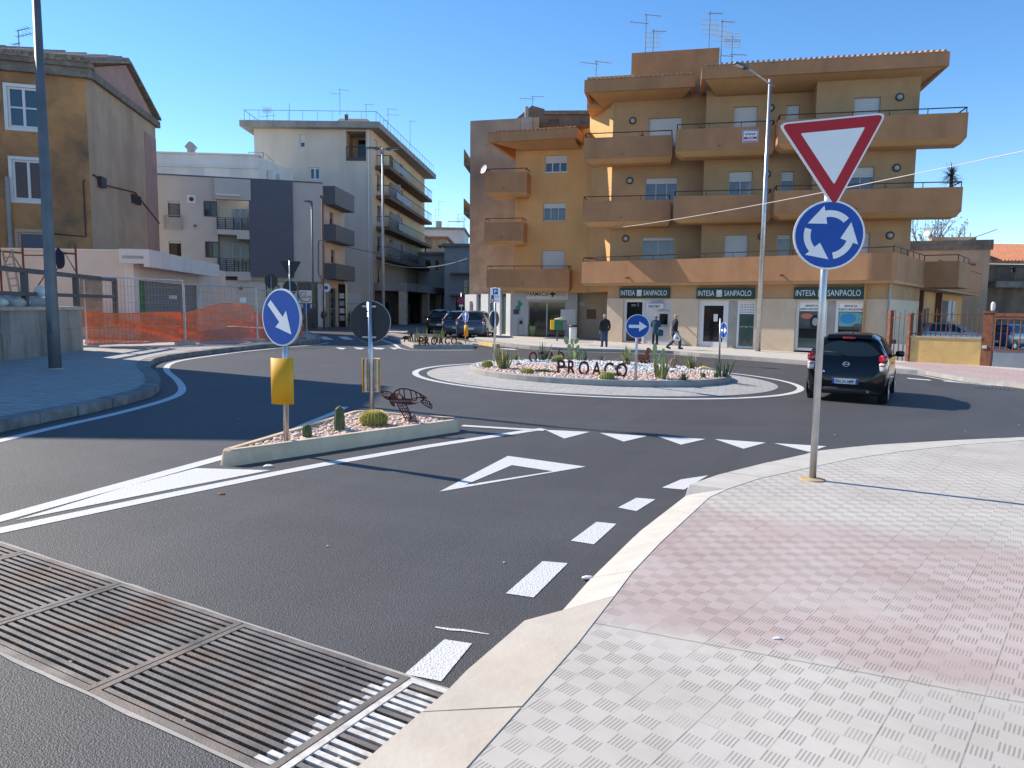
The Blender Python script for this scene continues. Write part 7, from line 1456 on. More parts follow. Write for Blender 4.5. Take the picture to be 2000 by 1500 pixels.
# =========================================================== STREET LAMPS
def lamp_head(t, a, d, L=.62, w_=.26, m='pole_dark'):
    d = d.normalized(); s = d.cross(V(0, 0, 1)).normalized(); k = s.cross(d); mb = MB(); v = []
    for x, ww, hh_ in ((0, .35, .05), (.15, .8, .07), (.6, 1, .05), (1, .75, .025)):
        for y, z in ((-1, -1), (1, -1), (1, 1), (-1, 1)): v.append(a + d * (x * L) + s * (y * ww * w_ / 2) + k * (z * hh_))
    mb.add(v, [(4 * j + i, 4 * j + (i + 1) % 4, 4 * j + 4 + (i + 1) % 4, 4 * j + 4 + i) for j in range(3) for i in range(4)] + [(3, 2, 1, 0), (12, 13, 14, 15)]); h = mb.build('lamp_head', M[m], t); mb = MB(); mb.box(a + d * L * .6 - k * .056, (L * .6, w_ * .7, .01), ax=(d, s, k)); mb.build('lens', M['sticker'], h)
b = g(108, 721, .13); t = thing('street_lamp', 'tall grey tapered lamp post on the left pavement, cut by the top of the photo', 'street lamp', b, 'street lamps'); mb = MB(); mb.tube([b - V(0, 0, .1), b + V(0, 0, 1), b + V(0, 0, 9.0)], [.125, .12, .068], 16); mb.build('pole', M['pole_grey'], t, True); mb = MB(); mb.tube([b + V(0, 0, 8.9), b + V(.9, -.3, 9.1)], .04, 8); mb.build('arm', M['pole_grey'], t, True); lamp_head(t, b + V(.9, -.3, 9.1), V(1, -.35, 0), .75, .3); mb = MB(); mb.lathe([(.17, 0), (.16, .02), (.13, .03)], b, 14); mb.build('base_collar', M['concrete'], t); mb = MB(); mb.box(b + V(0, -.122, .9), (.07, .015, .25)); mb.build('hatch', M['pole_dark'], t)
b = g(1480, 686, .13); t = thing('street_lamp', 'tall galvanised lamp post with one raised arm before the bank', 'street lamp', b, 'street lamps'); tp = atY(1513, 155, b.y); mb = MB(); mb.tube([b - V(0, 0, .1), V(b.x, b.y, tp.z)], [.13, .075], 14); mb.build('pole', M['galv'], t, True); h0 = atY(1461, 133, b.y - .6); mb = MB(); mb.tube([atY(1512, 170, b.y), h0], .04, 8); mb.build('arm', M['galv'], t, True); lamp_head(t, h0, atY(1440, 125, b.y - .8) - h0, .75, .3)
b = atY(749, 600, 42); b.z = G(b.x, b.y, .1); t = thing('street_lamp', 'silver lamp post with two opposite heads, rising behind the dark disc', 'street lamp', b, 'street lamps'); tp = atY(746, 289, 42); mb = MB(); mb.tube([b, V(b.x, b.y, tp.z)], [.085, .055], 12); mb.build('pole', M['galv_dull'], t, True)
for x0, x1, y in ((741, 720, 289), (754, 774, 290)): a0, a1 = atY(x0, y + 1, 42), atY(x1, y, 42); mb = MB(); mb.tube([V(b.x, b.y, tp.z - .05), a0], .035, 6); mb.build('arm', M['galv_dull'], t); lamp_head(t, a0, a1 - a0, .7, .26)
b = atY(612, 600, 50); b.z = G(b.x, b.y, .1); t = thing('street_lamp', 'slim grey lamp post with a small left facing head before the grey block', 'street lamp', b, 'street lamps'); tp = atY(611, 394, 50); mb = MB(); mb.tube([b, V(b.x, b.y, tp.z)], [.09, .06], 10); mb.build('pole', M['pole_grey'], t, True); lamp_head(t, V(b.x, b.y, tp.z), V(-1, 0, .05), .5, .22)
b = atY(632, 600, 51); b.z = G(b.x, b.y, .1); t = thing('utility_pole', 'thin rusty pole at the corner of the grey block', 'pole', b); tp = atY(630, 384, 51); mb = MB(); mb.tube([b, V(b.x, b.y, tp.z)], .05, 8); mb.build('pole', M['corten_light'], t, True); mb = MB(); mb.box(V(b.x, b.y, tp.z), (.22, .22, .12)); mb.build('cap', M['pole_dark'], t)
# =========================================================== CARS
def interp(xs, ys, x):
    if x <= xs[0]: return ys[0]
    for i in range(1, len(xs)):
        if x <= xs[i]: t = (x - xs[i - 1]) / (xs[i] - xs[i - 1]); return ys[i - 1] * (1 - t) + ys[i] * t
    return ys[-1]
class Car:
    def __init__(s, st, belt, tum=.30, nsub=4):
        pts = smooth_curve([Vector((a[0], a[1], a[2])) for a in st], nsub); ws = [p.x for p in smooth_curve([Vector((a[3], 0, 0)) for a in st], nsub)]
        s.S = [(p.x, p.y, p.z, w) for p, w in zip(pts, ws)]; s.belt = belt; s.tum = tum; s.grid = [s.section(*q) for q in s.S]
    def section(s, x, zt, zb, w):
        zs = min(s.belt, zt - .05) if zt - .05 > zb + .1 else zb + .6 * (zt - zb); h = zt - zs; q = min(1, h / .42) * s.tum; d = zs - zb
        P = [(0, zb), (.5 * w, zb), (.86 * w, zb), (.965 * w, zb + .06 * min(1, d / .5)), (w * .995, zb + .35 * d), (w, zb + .62 * d), (w * .985, zs), (w * (.985 - .28 * q), zs + .3 * h), (w * (.985 - .62 * q), zs + .62 * h), (w * (.985 - .95 * q), zs + .85 * h), (w * (.88 - 1.1 * q), zs + .96 * h), (w * (.66 - .8 * q), zs + h), (w * .3, zs + h + .012), (0, zs + h + .018)]
        return [(x, y, z) for y, z in P]
    def at(s, u, v, side=1):
        """u: station along the car in metres, v: row 0..13"""
        G_ = s.grid; n = len(G_); i = 0
        while i < n - 2 and s.S[i + 1][0] < u: i += 1
        x0, x1 = s.S[i][0], s.S[i + 1][0]; t = 0 if x1 == x0 else min(1, max(0, (u - x0) / (x1 - x0))); j = min(12, int(v)); f = v - j
        lerp = lambda a, b, t: tuple(a[k] * (1 - t) + b[k] * t for k in range(3))
        p = lerp(lerp(G_[i][j], G_[i][j + 1], f), lerp(G_[i + 1][j], G_[i + 1][j + 1], f), t); return V(p[0], p[1] * side, p[2])
    def body(s):
        mb = MB(); n = len(s.grid); v = []; R = 27
        for sec in s.grid: v += [(x, y, z) for x, y, z in sec] + [(x, -y, z) for x, y, z in sec[12:0:-1]]
        R = 26; f = []
        for i in range(n - 1):
            for j in range(R): f.append((i * R + j, i * R + (j + 1) % R, (i + 1) * R + (j + 1) % R, (i + 1) * R + j))
        f += [tuple(range(R))[::-1], tuple((n - 1) * R + j for j in range(R))]; mb.add(v, f); return mb
    def patch(s, fn, nu=10, nv=8, off=.006):
        """fn(a, b) -> point on the body for a, b in 0..1; pushed out along its normal"""
        g_ = [[fn(i / nu, j / nv) for j in range(nv + 1)] for i in range(nu + 1)]; out = []
        cen = V(s.S[-1][0] / 2, 0, .6)
        for i in range(nu + 1):
            for j in range(nv + 1):
                du = g_[min(i + 1, nu)][j] - g_[max(i - 1, 0)][j]; dv = g_[i][min(j + 1, nv)] - g_[i][max(j - 1, 0)]; nn = du.cross(dv)
                nn = nn.normalized() if nn.length > 1e-9 else V(0, 0, 1)
                if nn.dot(g_[i][j] - cen) < 0: nn = -nn
                out.append(g_[i][j] + nn * off)
        mb = MB(); mb.add(out, [(i * (nv + 1) + j, (i + 1) * (nv + 1) + j, (i + 1) * (nv + 1) + j + 1, i * (nv + 1) + j + 1) for i in range(nu) for j in range(nv)]); return mb
def blob(mb, c, d, e=.45, n=14, k=9, ax=None):
    ax = ax or (V(1, 0, 0), V(0, 1, 0), V(0, 0, 1)); sp = lambda x: math.copysign(abs(x) ** e, x); v = []
    for j in range(k + 1):
        th = -math.pi / 2 + math.pi * j / k
        for i in range(n): a = 2 * math.pi * i / n; v.append(Vector(c) + ax[0] * (d[0] / 2 * sp(math.cos(th)) * sp(math.cos(a))) + ax[1] * (d[1] / 2 * sp(math.cos(th)) * sp(math.sin(a))) + ax[2] * (d[2] / 2 * sp(math.sin(th))))
    mb.add(v, [(j * n + i, j * n + (i + 1) % n, (j + 1) * n + (i + 1) % n, (j + 1) * n + i) for j in range(k) for i in range(n)])
HATCH = [(0, .50, .42, .40), (.012, .62, .32, .58), (.05, .80, .24, .70), (.09, .93, .21, .76), (.15, 1.01, .20, .79), (.26, 1.20, .19, .815), (.38, 1.37, .18, .828), (.46, 1.46, .18, .832), (.60, 1.49, .18, .832), (1.0, 1.52, .18, .833), (1.6, 1.53, .18, .833), (2.1, 1.48, .18, .833), (2.5, 1.30, .18, .833), (2.85, 1.06, .18, .83), (3.0, 1.0, .18, .825), (3.35, .92, .19, .80), (3.6, .78, .2, .74), (3.73, .60, .24, .62), (3.78, .48, .34, .45)]
SUV = [(0, .62, .42, .60), (.012, .74, .34, .76), (.05, .90, .28, .83), (.10, 1.02, .25, .86), (.16, 1.08, .24, .875), (.26, 1.27, .22, .885), (.36, 1.44, .22, .89), (.46, 1.54, .22, .89), (.62, 1.58, .22, .89), (1.1, 1.62, .22, .89), (1.9, 1.62, .22, .89), (2.4, 1.55, .22, .89), (2.9, 1.32, .22, .89), (3.2, 1.12, .22, .885), (3.35, 1.08, .22, .88), (3.8, 1.0, .22, .86), (4.1, .86, .24, .8), (4.22, .66, .3, .68), (4.26, .55, .38, .5)]
def make_car(name, lab, loc, ang, st, belt, paint, sc=1.0, wr=.29, wb=(.62, 3.05), hero=False, plate_txt=None, lamps='tall', group='parked cars', z=0):
    t = thing(name, lab, 'car', (0, 0, 0), group); c = Car(st, belt); W = max(a[3] for a in st); Lc = st[-1][0]
    c.body().build('body', M[paint], t, True)
    x0 = .165; x1 = interp([a[1] for a in st[4:8]], [a[0] for a in st[4:8]], st[8][1] - .09)
    # rear window with rounded corners
    def rw(a, b):
        q = 2 * b - 1; lim = 1 - .16 * abs(2 * a - 1) ** 4; r_ = abs(q) ** .9 * lim
        y = r_ * .80; h0 = .06 * abs(q) ** 3; h1 = .10 * abs(q) ** 4; u = x0 + .03 + h0 + (x1 - x0 - .05 - h0 - h1) * a; v = 13 - 5.2 * y if y < .6 else 13 - 5.2 * y
        v = 13 - r_ * 4.3; return c.at(u, v, 1 if q >= 0 else -1)
    # direct lateral form: lie the glass on the slope, width following the roof sides
    def rw2(a, b):
        q = 2 * b - 1; u = x0 - .005 + .05 * abs(q) ** 4 + (x1 - x0 - .04 - .10 * abs(q) ** 4) * a; y = q * W * (.79 - .22 * a); best = None
        p = [c.at(u, v, 1) for v in (13, 12, 11, 10, 9, 8)]; ys = [k.y for k in p]; zz = interp(ys, [k.z for k in p], abs(y)); xx = u
        return V(xx, y, zz)
    g_ = c.patch(rw2, 10, 16, .007); g_.build('rear_window', M['car_glass'], t, True)
    # side windows
    xa, xb, xc = .62, 1.72, 2.62
    for sd_ in (1, -1):
        for (u0, u1, slant) in ((xa, xb - .04, (.18, 0)), (xb + .04, xc, (0, .62))):
            def sw(a, b, u0=u0, u1=u1, sl=slant):
                s0_, s1_ = u0 + sl[0] * (1 - b if False else b) * .6, u1 - sl[1] * b; return c.at(s0_ + (s1_ - s0_) * a, 6.12 + 2.75 * b, sd_)
            c.patch(sw, 8, 5, .006).build('side_window', M['car_glass'], t, True)
        # wheels
        for x in wb:
            mb = MB(); v = []; n = 28; y1 = sd_ * (W + .004); y0 = sd_ * (W - .2)
            def ringv(prof):
                vv = []
                for r_, y in prof:
                    for i in range(n): a = 2 * math.pi * i / n; vv.append((x + r_ * math.cos(a), y, wr + r_ * math.sin(a)))
                return vv
            pr = [(wr * .6, y0), (wr * .97, y0), (wr, y0 + sd_ * .03), (wr, y1 - sd_ * .03), (wr * .96, y1 - sd_ * .004), (wr * .68, y1)]
            mb.add(ringv(pr), [(k * n + i, k * n + (i + 1) % n, (k + 1) * n + (i + 1) % n, (k + 1) * n + i) for k in range(5) for i in range(n)] + [tuple(range(n))]); w_ = mb.build('wheel', M['tyre'], t, True)
            mb = MB(); pr = [(wr * .69, y1 - sd_ * .002), (wr * .64, y1 + sd_ * .004), (wr * .60, y1 - sd_ * .03), (wr * .2, y1 - sd_ * .012), (.01, y1 - sd_ * .01)]; mb.add(ringv(pr), [(k * n + i, k * n + (i + 1) % n, (k + 1) * n + (i + 1) % n, (k + 1) * n + i) for k in range(4) for i in range(n)]); mb.build('rim', M['rim_metal'], w_, True)
            mb = MB(); v = []
            for r_ in (wr * .9, wr * 1.14):
                for i in range(n): a = 2 * math.pi * i / n; zz = wr + .02 + r_ * math.sin(a); v.append((x + r_ * math.cos(a), sd_ * (W - .004 + (.004 if r_ > wr else .0)), max(.16, zz)))
            mb.add(v, [(i, (i + 1) % n, n + (i + 1) % n, n + i) for i in range(n)]); mb.build('wheel_arch', M['car_plastic'], t)
        # mirror
        mb = MB(); blob(mb, (xc - .32, sd_ * (W + .11), belt + .06), (.12, .2, .14), .6); m_ = mb.build('mirror', M[paint], t, True); mb = MB(); mb.bar((xc - .30, sd_ * (W - .06), belt + .0), (xc - .32, sd_ * (W + .05), belt + .03), .04); mb.build('mirror_arm', M['car_plastic'], m_)
        mb = MB(); mb.box((1.62, sd_ * (W + .008), belt - .12), (.16, .02, .025)); mb.build('door_handle', M[paint], t)
        # tail lamps
        if lamps == 'tall':
            zc = belt - .06; yw = sd_ * (W - .105); rot = (V(.86, sd_ * .5, 0), V(-sd_ * .5, .86, 0), V(.12, 0, .99))
            mb = MB(); blob(mb, (.115, yw, zc + .10), (.13, .165, .17), .5, ax=rot); l_ = mb.build('tail_lamp', M['lamp_red'], t, True)
            mb = MB(); blob(mb, (.095, yw - sd_ * .008, zc - .085), (.13, .155, .19), .45, ax=rot); mb.build('clear_lens', M['lamp_clear'], l_, True); mb = MB(); blob(mb, (.06, yw - sd_ * .012, zc - .045), (.08, .12, .03), .5, ax=rot); mb.build('indicator', M['lamp_red'], l_, True)
        else:
            mb = MB(); blob(mb, (.10, sd_ * (W - .15), belt - .12), (.14, .30, .15), .45, ax=(V(.9, sd_ * .43, 0), V(-sd_ * .43, .9, 0), V(0, 0, 1))); mb.build('tail_lamp', M['lamp_red'], t, True)
    # windscreen
    i0 = max(range(len(st)), key=lambda k: st[k][1]); xs_ = [a[0] for a in st if a[1] > belt + .1]; xw1 = st[i0 + 1][0] + .08; xw0 = max(xs_) - .02
    def wsn(a, b): u = xw1 + (xw0 - xw1) * a; q = 2 * b - 1; y = q * W * (.56 + .22 * a); p = [c.at(u, v, 1) for v in (13, 12, 11, 10, 9, 8)]; return V(u, y, interp([k.y for k in p], [k.z for k in p], abs(y)))
    c.patch(wsn, 8, 12, .006).build('windscreen', M['car_glass'], t, True)
    # spoiler lip, high brake light, wiper
    xt = x1; zt_ = c.at(xt, 13).z
    mb = MB(); v = []
    for q in range(13): y = (q / 12 * 2 - 1) * W * .54; b_ = .03 * (abs(y) / W) ** 2; zc = c.at(xt + .16, 13 - 2.2 * abs(y) / W).z; v += [(xt - .06 + b_, y, zt_ + .035 - .06 * (abs(y) / W) ** 2), (xt + .16, y, zc + .012), (xt - .03 + b_, y, zt_ - .012 - .06 * (abs(y) / W) ** 2), (xt + .12, y, zc - .03)]
    mb.add(v, [(4 * q + a, 4 * q + 4 + a, 4 * q + 4 + b, 4 * q + b) for q in range(12) for a, b in ((0, 1), (2, 0), (3, 2))]); sp = mb.build('spoiler', M[paint], t, True)
    mb = MB(); blob(mb, (xt - .05, 0, zt_ + .012), (.06, .26, .05), .35); mb.build('brake_light', M['lamp_red'], sp, True)
    mb = MB(); mb.tube([(x0 - .01, .05, st[4][1] + .045), (x0 + .02, .22, st[4][1] + .10), (x0 + .045, .50, st[4][1] + .12)], [.016, .012, .006], 6); mb.build('wiper', M['car_plastic'], t, True)
    # plate, bumper, seam
    zp = st[2][1] - .30 if lamps == 'tall' else .62
    mb = MB(); mb.box((-.012, 0, zp), (.02, .52, .115)); p_ = mb.build('number_plate', M['plate_white'], t); 
    for sg in (-1, 1): mb = MB(); mb.box((-.0235, sg * .237, zp), (.003, .046, .112)); mb.build('blue_strip', M['sign_blue'], p_)
    if plate_txt: mb = MB(); text_mb(mb, plate_txt, V(-.0235, 0, zp - .035), V(0, -1, 0), V(0, 0, 1), V(-1, 0, 0), .072, .002, width=.37, bold=.015); mb.build('plate_text', M['letter_dark'], p_)
    mb = MB(); v = []
    for q in range(17):
        y = (q / 16 * 2 - 1) * W * .86; x = .012 + .14 * (abs(y) / W) ** 3.2
        for dx, dz in ((-.022, .23), (-.03, .30), (-.022, .36), (.05, .37), (.05, .22)): v.append((x + dx, y, dz))
    mb.add(v, [(5 * q + a, 5 * q + 5 + a, 5 * q + 5 + (a + 1) % 5, 5 * q + (a + 1) % 5) for q in range(16) for a in range(5)]); mb.build('lower_bumper', M['car_plastic'], t, True)
    if hero:
        mb = MB(); mb.tube([(.052, .06 * math.cos(2 * math.pi * k / 20), belt - .10 + .05 * math.sin(2 * math.pi * k / 20)) for k in range(21)], .009, 6, caps=False); em = mb.build('emblem', M['chrome'], t, True); mb = MB(); mb.box((.05, 0, belt - .10), (.014, .16, .022)); mb.build('emblem_bar', M['chrome'], em)
        mb = MB(); text_mb(mb, 'MICRA', V(.006, .52, belt - .29), V(0, -1, .02).normalized(), V(.1, 0, 1).normalized(), V(-1, 0, .1).normalized(), .04, .004, width=.20, bold=.02); mb.build('lettering', M['chrome'], t)
        mb = MB(); mb.tube([(.0 + .012 * abs(k / 8) , k / 8 * .50, belt - .38 - .015 * (1 - abs(k / 8))) for k in range(-8, 9)], .007, 5); mb.build('tailgate_gap', M['car_plastic'], t)
        mb = MB(); mb.tube([(.08, -.46, .30), (-.02, -.46, .29)], .028, 8); mb.build('exhaust', M['galv_dull'], t)
        mb = MB(); mb.box((.045, -.60, .52), (.05, .1, .045)); mb.build('reflector', M['lamp_red'], t)
        mb = MB(); mb.tube([(1.25, 0, 1.53), (1.0, 0, 1.70)], .008, 5); mb.build('aerial', M['car_plastic'], t)
    t.location = loc; t.rotation_euler = (0, 0, ang); t.scale = (sc, sc, sc); return t
def place(px, py, heading_deg, h=0):
    p = g(px, py, h); return p, math.pi / 2 - math.radians(heading_deg)
# the car faces +x in its own space; heading 0 = straight away from the viewer
p = V(6.80, 15.10, 0); p.z = G(7.6, 16.6, .0)
make_car('hatchback_car', 'black hatchback with round rear window driving off behind the give way pole', p, math.pi / 2 - math.radians(30), HATCH, .97, 'car_black', .93, hero=True, plate_txt='EH 311MP')
for px, py, hd, st, belt, paint, sc, lm, lab, nm in ((859, 652, -6, SUV, 1.05, 'car_black', 1.0, 'wide', 'black crossover car parked farthest up the side street', 'crossover_car'), (890, 659, 3, SUV, 1.04, 'car_darkblue', .98, 'tall', 'dark blue car half hidden between the black and the grey cars', 'parked_car'), (918, 662, 9, SUV, 1.05, 'car_grey', 1.0, 'tall', 'blue grey small off-roader nearest the pharmacy corner', 'offroader_car')):
    p = g(px, py); make_car(nm, lab, p, math.pi / 2 - math.radians(hd), st, belt, paint, sc, .33, (.75, 3.35), lamps=lm)
for px, Y, hd, paint, lab, nm in ((1838, 46, 108, 'car_silver', 'light silver car behind the yellow wall railing', 'parked_car'), (1945, 44, 60, 'car_blue', 'blue car behind the driveway gate', 'parked_car'), (1995, 48, 80, 'car_red', 'red car deeper in the yard behind the gate', 'parked_car')):
    p = atY(px, 640, Y); p.z = G(p.x, p.y, .14); make_car(nm, lab, p + V(-1.6 if hd > 90 else 0, 0, .12), math.pi / 2 - math.radians(hd), HATCH, .97, paint, 1.0)
# =========================================================== PEOPLE
def skin_body(name, mats, joints, edges, parent, mat, sub=2):
    me = bpy.data.meshes.new(name); me.from_pydata([j[0] for j in joints], edges, []); ob = bpy.data.objects.new(name, me); COL.objects.link(ob); me.materials.append(M[mat]); m = ob.modifiers.new('s', 'SKIN'); m.use_smooth_shade = True
    if not me.skin_vertices: 
        bpy.context.view_layer.objects.active = ob
    sv = me.skin_vertices[0].data if len(me.skin_vertices) else None
    if sv:
        for k, j in enumerate(joints): r_ = j[1]; sv[k].radius = r_ if isinstance(r_, tuple) else (r_, r_); sv[k].use_root = (k == 0)
    s_ = ob.modifiers.new('d', 'SUBSURF'); s_.levels = sub; s_.render_levels = sub; ob.parent = parent; return ob
def limb(mb, pts, rs, n=12): mb.tube(smooth_curve(pts, 4), [interp(list(range(len(rs))), rs, k / 4) for k in range((len(rs) - 1) * 4 + 1)], n)
def ell(mb, c, d, n=16, k=10, ax=None): blob(mb, c, d, 1.0, n, k, ax)
def loft(mb, secs, n=20):
    """secs: (centre, rx, ry) stacked ellipses -> one smooth surface"""
    C = smooth_curve([V(*s[0]) for s in secs], 4); Rr = smooth_curve([V(s[1], s[2], 0) for s in secs], 4); v = []
    for c, r_ in zip(C, Rr):
        for i in range(n): a = 2 * math.pi * i / n; v.append(c + V(r_.x * math.copysign(abs(math.cos(a)) ** .85, math.cos(a)), r_.y * math.copysign(abs(math.sin(a)) ** .85, math.sin(a)), 0))
    m_ = len(C); mb.add(v, [(k * n + i, k * n + (i + 1) % n, (k + 1) * n + (i + 1) % n, (k + 1) * n + i) for k in range(m_ - 1) for i in range(n)] + [tuple(range(n))[::-1], tuple((m_ - 1) * n + i for i in range(n))])
def hand(mb, w, d, side, fwd, s=1.0, curl=.6):
    """palm, four fingers and a thumb from the wrist w along d"""
    d = d.normalized(); up = fwd.normalized(); sd_ = d.cross(up).normalized() * side; pl_ = w + d * .045 * s; ell(mb, pl_, (.05 * s, .085 * s, .1 * s), 10, 6, (sd_.cross(d), up, d))
    for k, L in enumerate((.07, .08, .075, .06)):
        b = w + d * .085 * s + up * ((1.5 - k) * .02 * s); m1 = b + d * L * .5 * s + sd_ * .012 * curl; e = m1 + (d * (1 - curl) + sd_ * curl).normalized() * L * .5 * s; mb.tube([b - d * .02, b, m1, e], [.0095 * s, .0095 * s, .009 * s, .006 * s], 6)
    b = w + d * .03 * s + up * .035 * s; mb.tube([b, b + (d * .5 + up * .6).normalized() * .035 * s, b + (d + up * .35).normalized() * .07 * s], [.012 * s, .011 * s, .007 * s], 6)
def person(lab, base, yaw, sc, pose, top, bottom, hair, jacket_len=.80, beard=False, bald=False, group='people on the pavement'):
    """figure facing +y in its own space; feet at z=0, 1.75 m tall"""
    t = thing('person', lab, 'person', (0, 0, 0), group); p = pose; b = MB()
    # one continuous body: trunk, neck and head, then limbs grown into it
    hx = p.get('lean', 0)
    loft(b, [((0, 0, .80), .14, .10), ((0, .0, .92), .165, .115), ((0, hx * .2, 1.08), .15, .105), ((0, hx * .5, 1.28), .18, .115), ((0, hx * .8, 1.42), .165, .095), ((0, hx * .95, 1.48), .08, .07), ((0, hx + .0, 1.53), .056, .056), ((0, hx + .015, 1.58), .058, .066), ((0, hx + .025, 1.63), .072, .092), ((0, hx + .025, 1.69), .077, .10), ((0, hx + .015, 1.735), .066, .085), ((0, hx + .01, 1.76), .03, .035)])
    HY = hx + .02; ell(b, (0, HY + .10, 1.635), (.03, .04, .045), 8, 6)      # nose
    for s in (-1, 1): ell(b, (s * .078, HY, 1.64), (.02, .04, .06), 8, 6)    # ears
    ell(b, (0, HY + .085, 1.585), (.05, .02, .014), 8, 5)                     # mouth
    for s in (-1, 1):
        hip, kn, an, toe = p['leg'][s]; limb(b, [V(s * .085, 0, .90), hip, kn, an], [.09, .085, .058, .042])
        sh, el, wr_ = p['arm'][s]; limb(b, [V(s * .10, hx * .8, 1.41), sh, el, wr_], [.05, .05, .04, .027]); hand(b, wr_, (wr_ - el), -s, V(0, 1, 0), 1.0, p.get('curl', .5))
    bd = b.build('body', M['skin'], t, True)
    mb = MB()
    for s in (-1, 1): ell(mb, (s * .03, HY + .093, 1.655), (.022, .012, .012), 8, 5)
    mb.build('eyes', M['hair_dark'], t, True)
    # trousers: both legs in one garment
    mb = MB(); loft(mb, [((0, 0, .80), .155, .115), ((0, 0, .90), .178, .125), ((0, hx * .15, 1.0), .172, .12)])
    for s in (-1, 1): hip, kn, an, toe = p['leg'][s]; limb(mb, [V(s * .088, 0, .93), hip, kn, an + (kn - an) * .12, an + (kn - an) * -.05], [.105, .1, .078, .068, .066])
    mb.build('trousers', M[bottom], t, True)
    for s in (-1, 1):
        hip, kn, an, toe = p['leg'][s]; mb = MB(); d = (toe - an); d.z = 0; d = d.normalized(); k = (toe - V(an.x, an.y, toe.z)); c = (V(an.x, an.y, an.z - .05) + toe) / 2 - d * .03; f = (toe + d * .02 - (an - V(0, 0, .055) - d * .06)).normalized(); r_ = f.cross(V(0, 0, 1)).normalized(); blob(mb, c, (.29, .10, .10), .7, ax=(f, r_, r_.cross(f))); blob(mb, an - V(0, 0, .02), (.11, .10, .13), .8); mb.build('shoe', M['shoe'], t, True)
    # jacket
    mb = MB(); j = jacket_len; loft(mb, [((0, 0, j), .195, .145), ((0, .0, j + .1), .20, .15), ((0, hx * .3, 1.1), .19, .14), ((0, hx * .55, 1.28), .205, .145), ((0, hx * .8, 1.41), .185, .12), ((0, hx * .95, 1.475), .10, .09), ((0, hx, 1.525), .075, .08)])
    for s in (-1, 1): sh, el, wr_ = p['arm'][s]; limb(mb, [V(s * .11, hx * .8, 1.40), sh, el, wr_ - (wr_ - el) * .08], [.07, .075, .062, .048])
    jk = mb.build('jacket', M[top], t, True)
    if p.get('hood'): mb = MB(); ell(mb, (0, hx - .10, 1.47), (.24, .13, .16)); mb.build('hood', M[top], jk, True)
    # hair
    mb = MB(); v = []; n = 18; k = 8
    for jj in range(k + 1):
        for i in range(n):
            a = 2 * math.pi * i / n; back = math.sin(a) < .35; lo = -.35 if back else .25; th = math.radians(90) - jj / k * (math.radians(90) - lo * (1 if not bald else .4) * 1.3); 
            if bald and jj < 3: th = math.radians(40)
            v.append((.082 * math.cos(th) * math.cos(a), HY - .005 + .106 * math.cos(th) * math.sin(a), 1.655 + .112 * math.sin(th)))
    mb.add(v, [(jj * n + i, (jj + 1) * n + i, (jj + 1) * n + (i + 1) % n, jj * n + (i + 1) % n) for jj in range(2 if bald else 0, k) for i in range(n)]); mb.build('hair', M[hair], t, True)
    t.location = base; t.rotation_euler = (0, 0, yaw); t.scale = (sc, sc, sc); return t
stand = {'leg': {s: (V(s * .10, 0, .80), V(s * .115, .02, .47), V(s * .12, -.01, .09), V(s * .15, .15, .03)) for s in (-1, 1)}, 'arm': {s: (V(s * .205, 0, 1.38), V(s * .27, -.03, 1.10), V(s * .25, .07, .88)) for s in (-1, 1)}, 'hood': True}
walk = {'leg': {1: (V(.09, .09, .80), V(.09, .28, .50), V(.09, .27, .11), V(.09, .44, .05)), -1: (V(-.09, -.04, .79), V(-.09, .02, .46), V(-.09, -.30, .16), V(-.09, -.16, .04))}, 'arm': {1: (V(.20, .0, 1.38), V(.25, -.14, 1.13), V(.24, -.04, .90)), -1: (V(-.20, .02, 1.38), V(-.25, .10, 1.12), V(-.24, .24, .93))}, 'lean': .05, 'curl': .85}
atm = {'leg': stand['leg'], 'arm': {1: (V(.20, .04, 1.38), V(.26, .10, 1.12), V(.10, .30, 1.16)), -1: (V(-.20, .04, 1.38), V(-.26, .10, 1.12), V(-.10, .30, 1.14))}, 'lean': .10, 'hood': True}
p = g(1180, 677.5, .13); person('person seen from behind in a black jacket and jeans, standing by the porch', p, math.radians(8), 62 * p.y / 1450 / 1.72, stand, 'jacket_black', 'jeans', 'hair_grey', .84, bald=True)
p = g(1279, 673, .13); sc = 56 * p.y / 1450 / 1.75; person('person in a long teal coat using the cash machine', p, math.radians(-25), sc, atm, 'jacket_teal', 'trousers_black', 'hair_dark', .62)
mb = MB(); blob(mb, p + V(.24, -.12, .72 * sc), (.34, .2, .36), .6); mb2 = mb.build('shoulder_bag', M['jacket_teal'], None, True); tag(mb2, 'blue bag hanging at the side of the person in the teal coat', 'bag')
p = g(1316, 682, .13); sc = 66 * p.y / 1450 / 1.72; pw = person('person in a navy sweater and jeans walking right with a white shopping bag', p, math.radians(-82), sc, walk, 'sweater_navy', 'jeans', 'hair_grey', .92)
wrist = V(-.24, .24, .93) * sc; ry = Matrix.Rotation(math.radians(-82), 3, 'Z'); hb = p + ry @ wrist
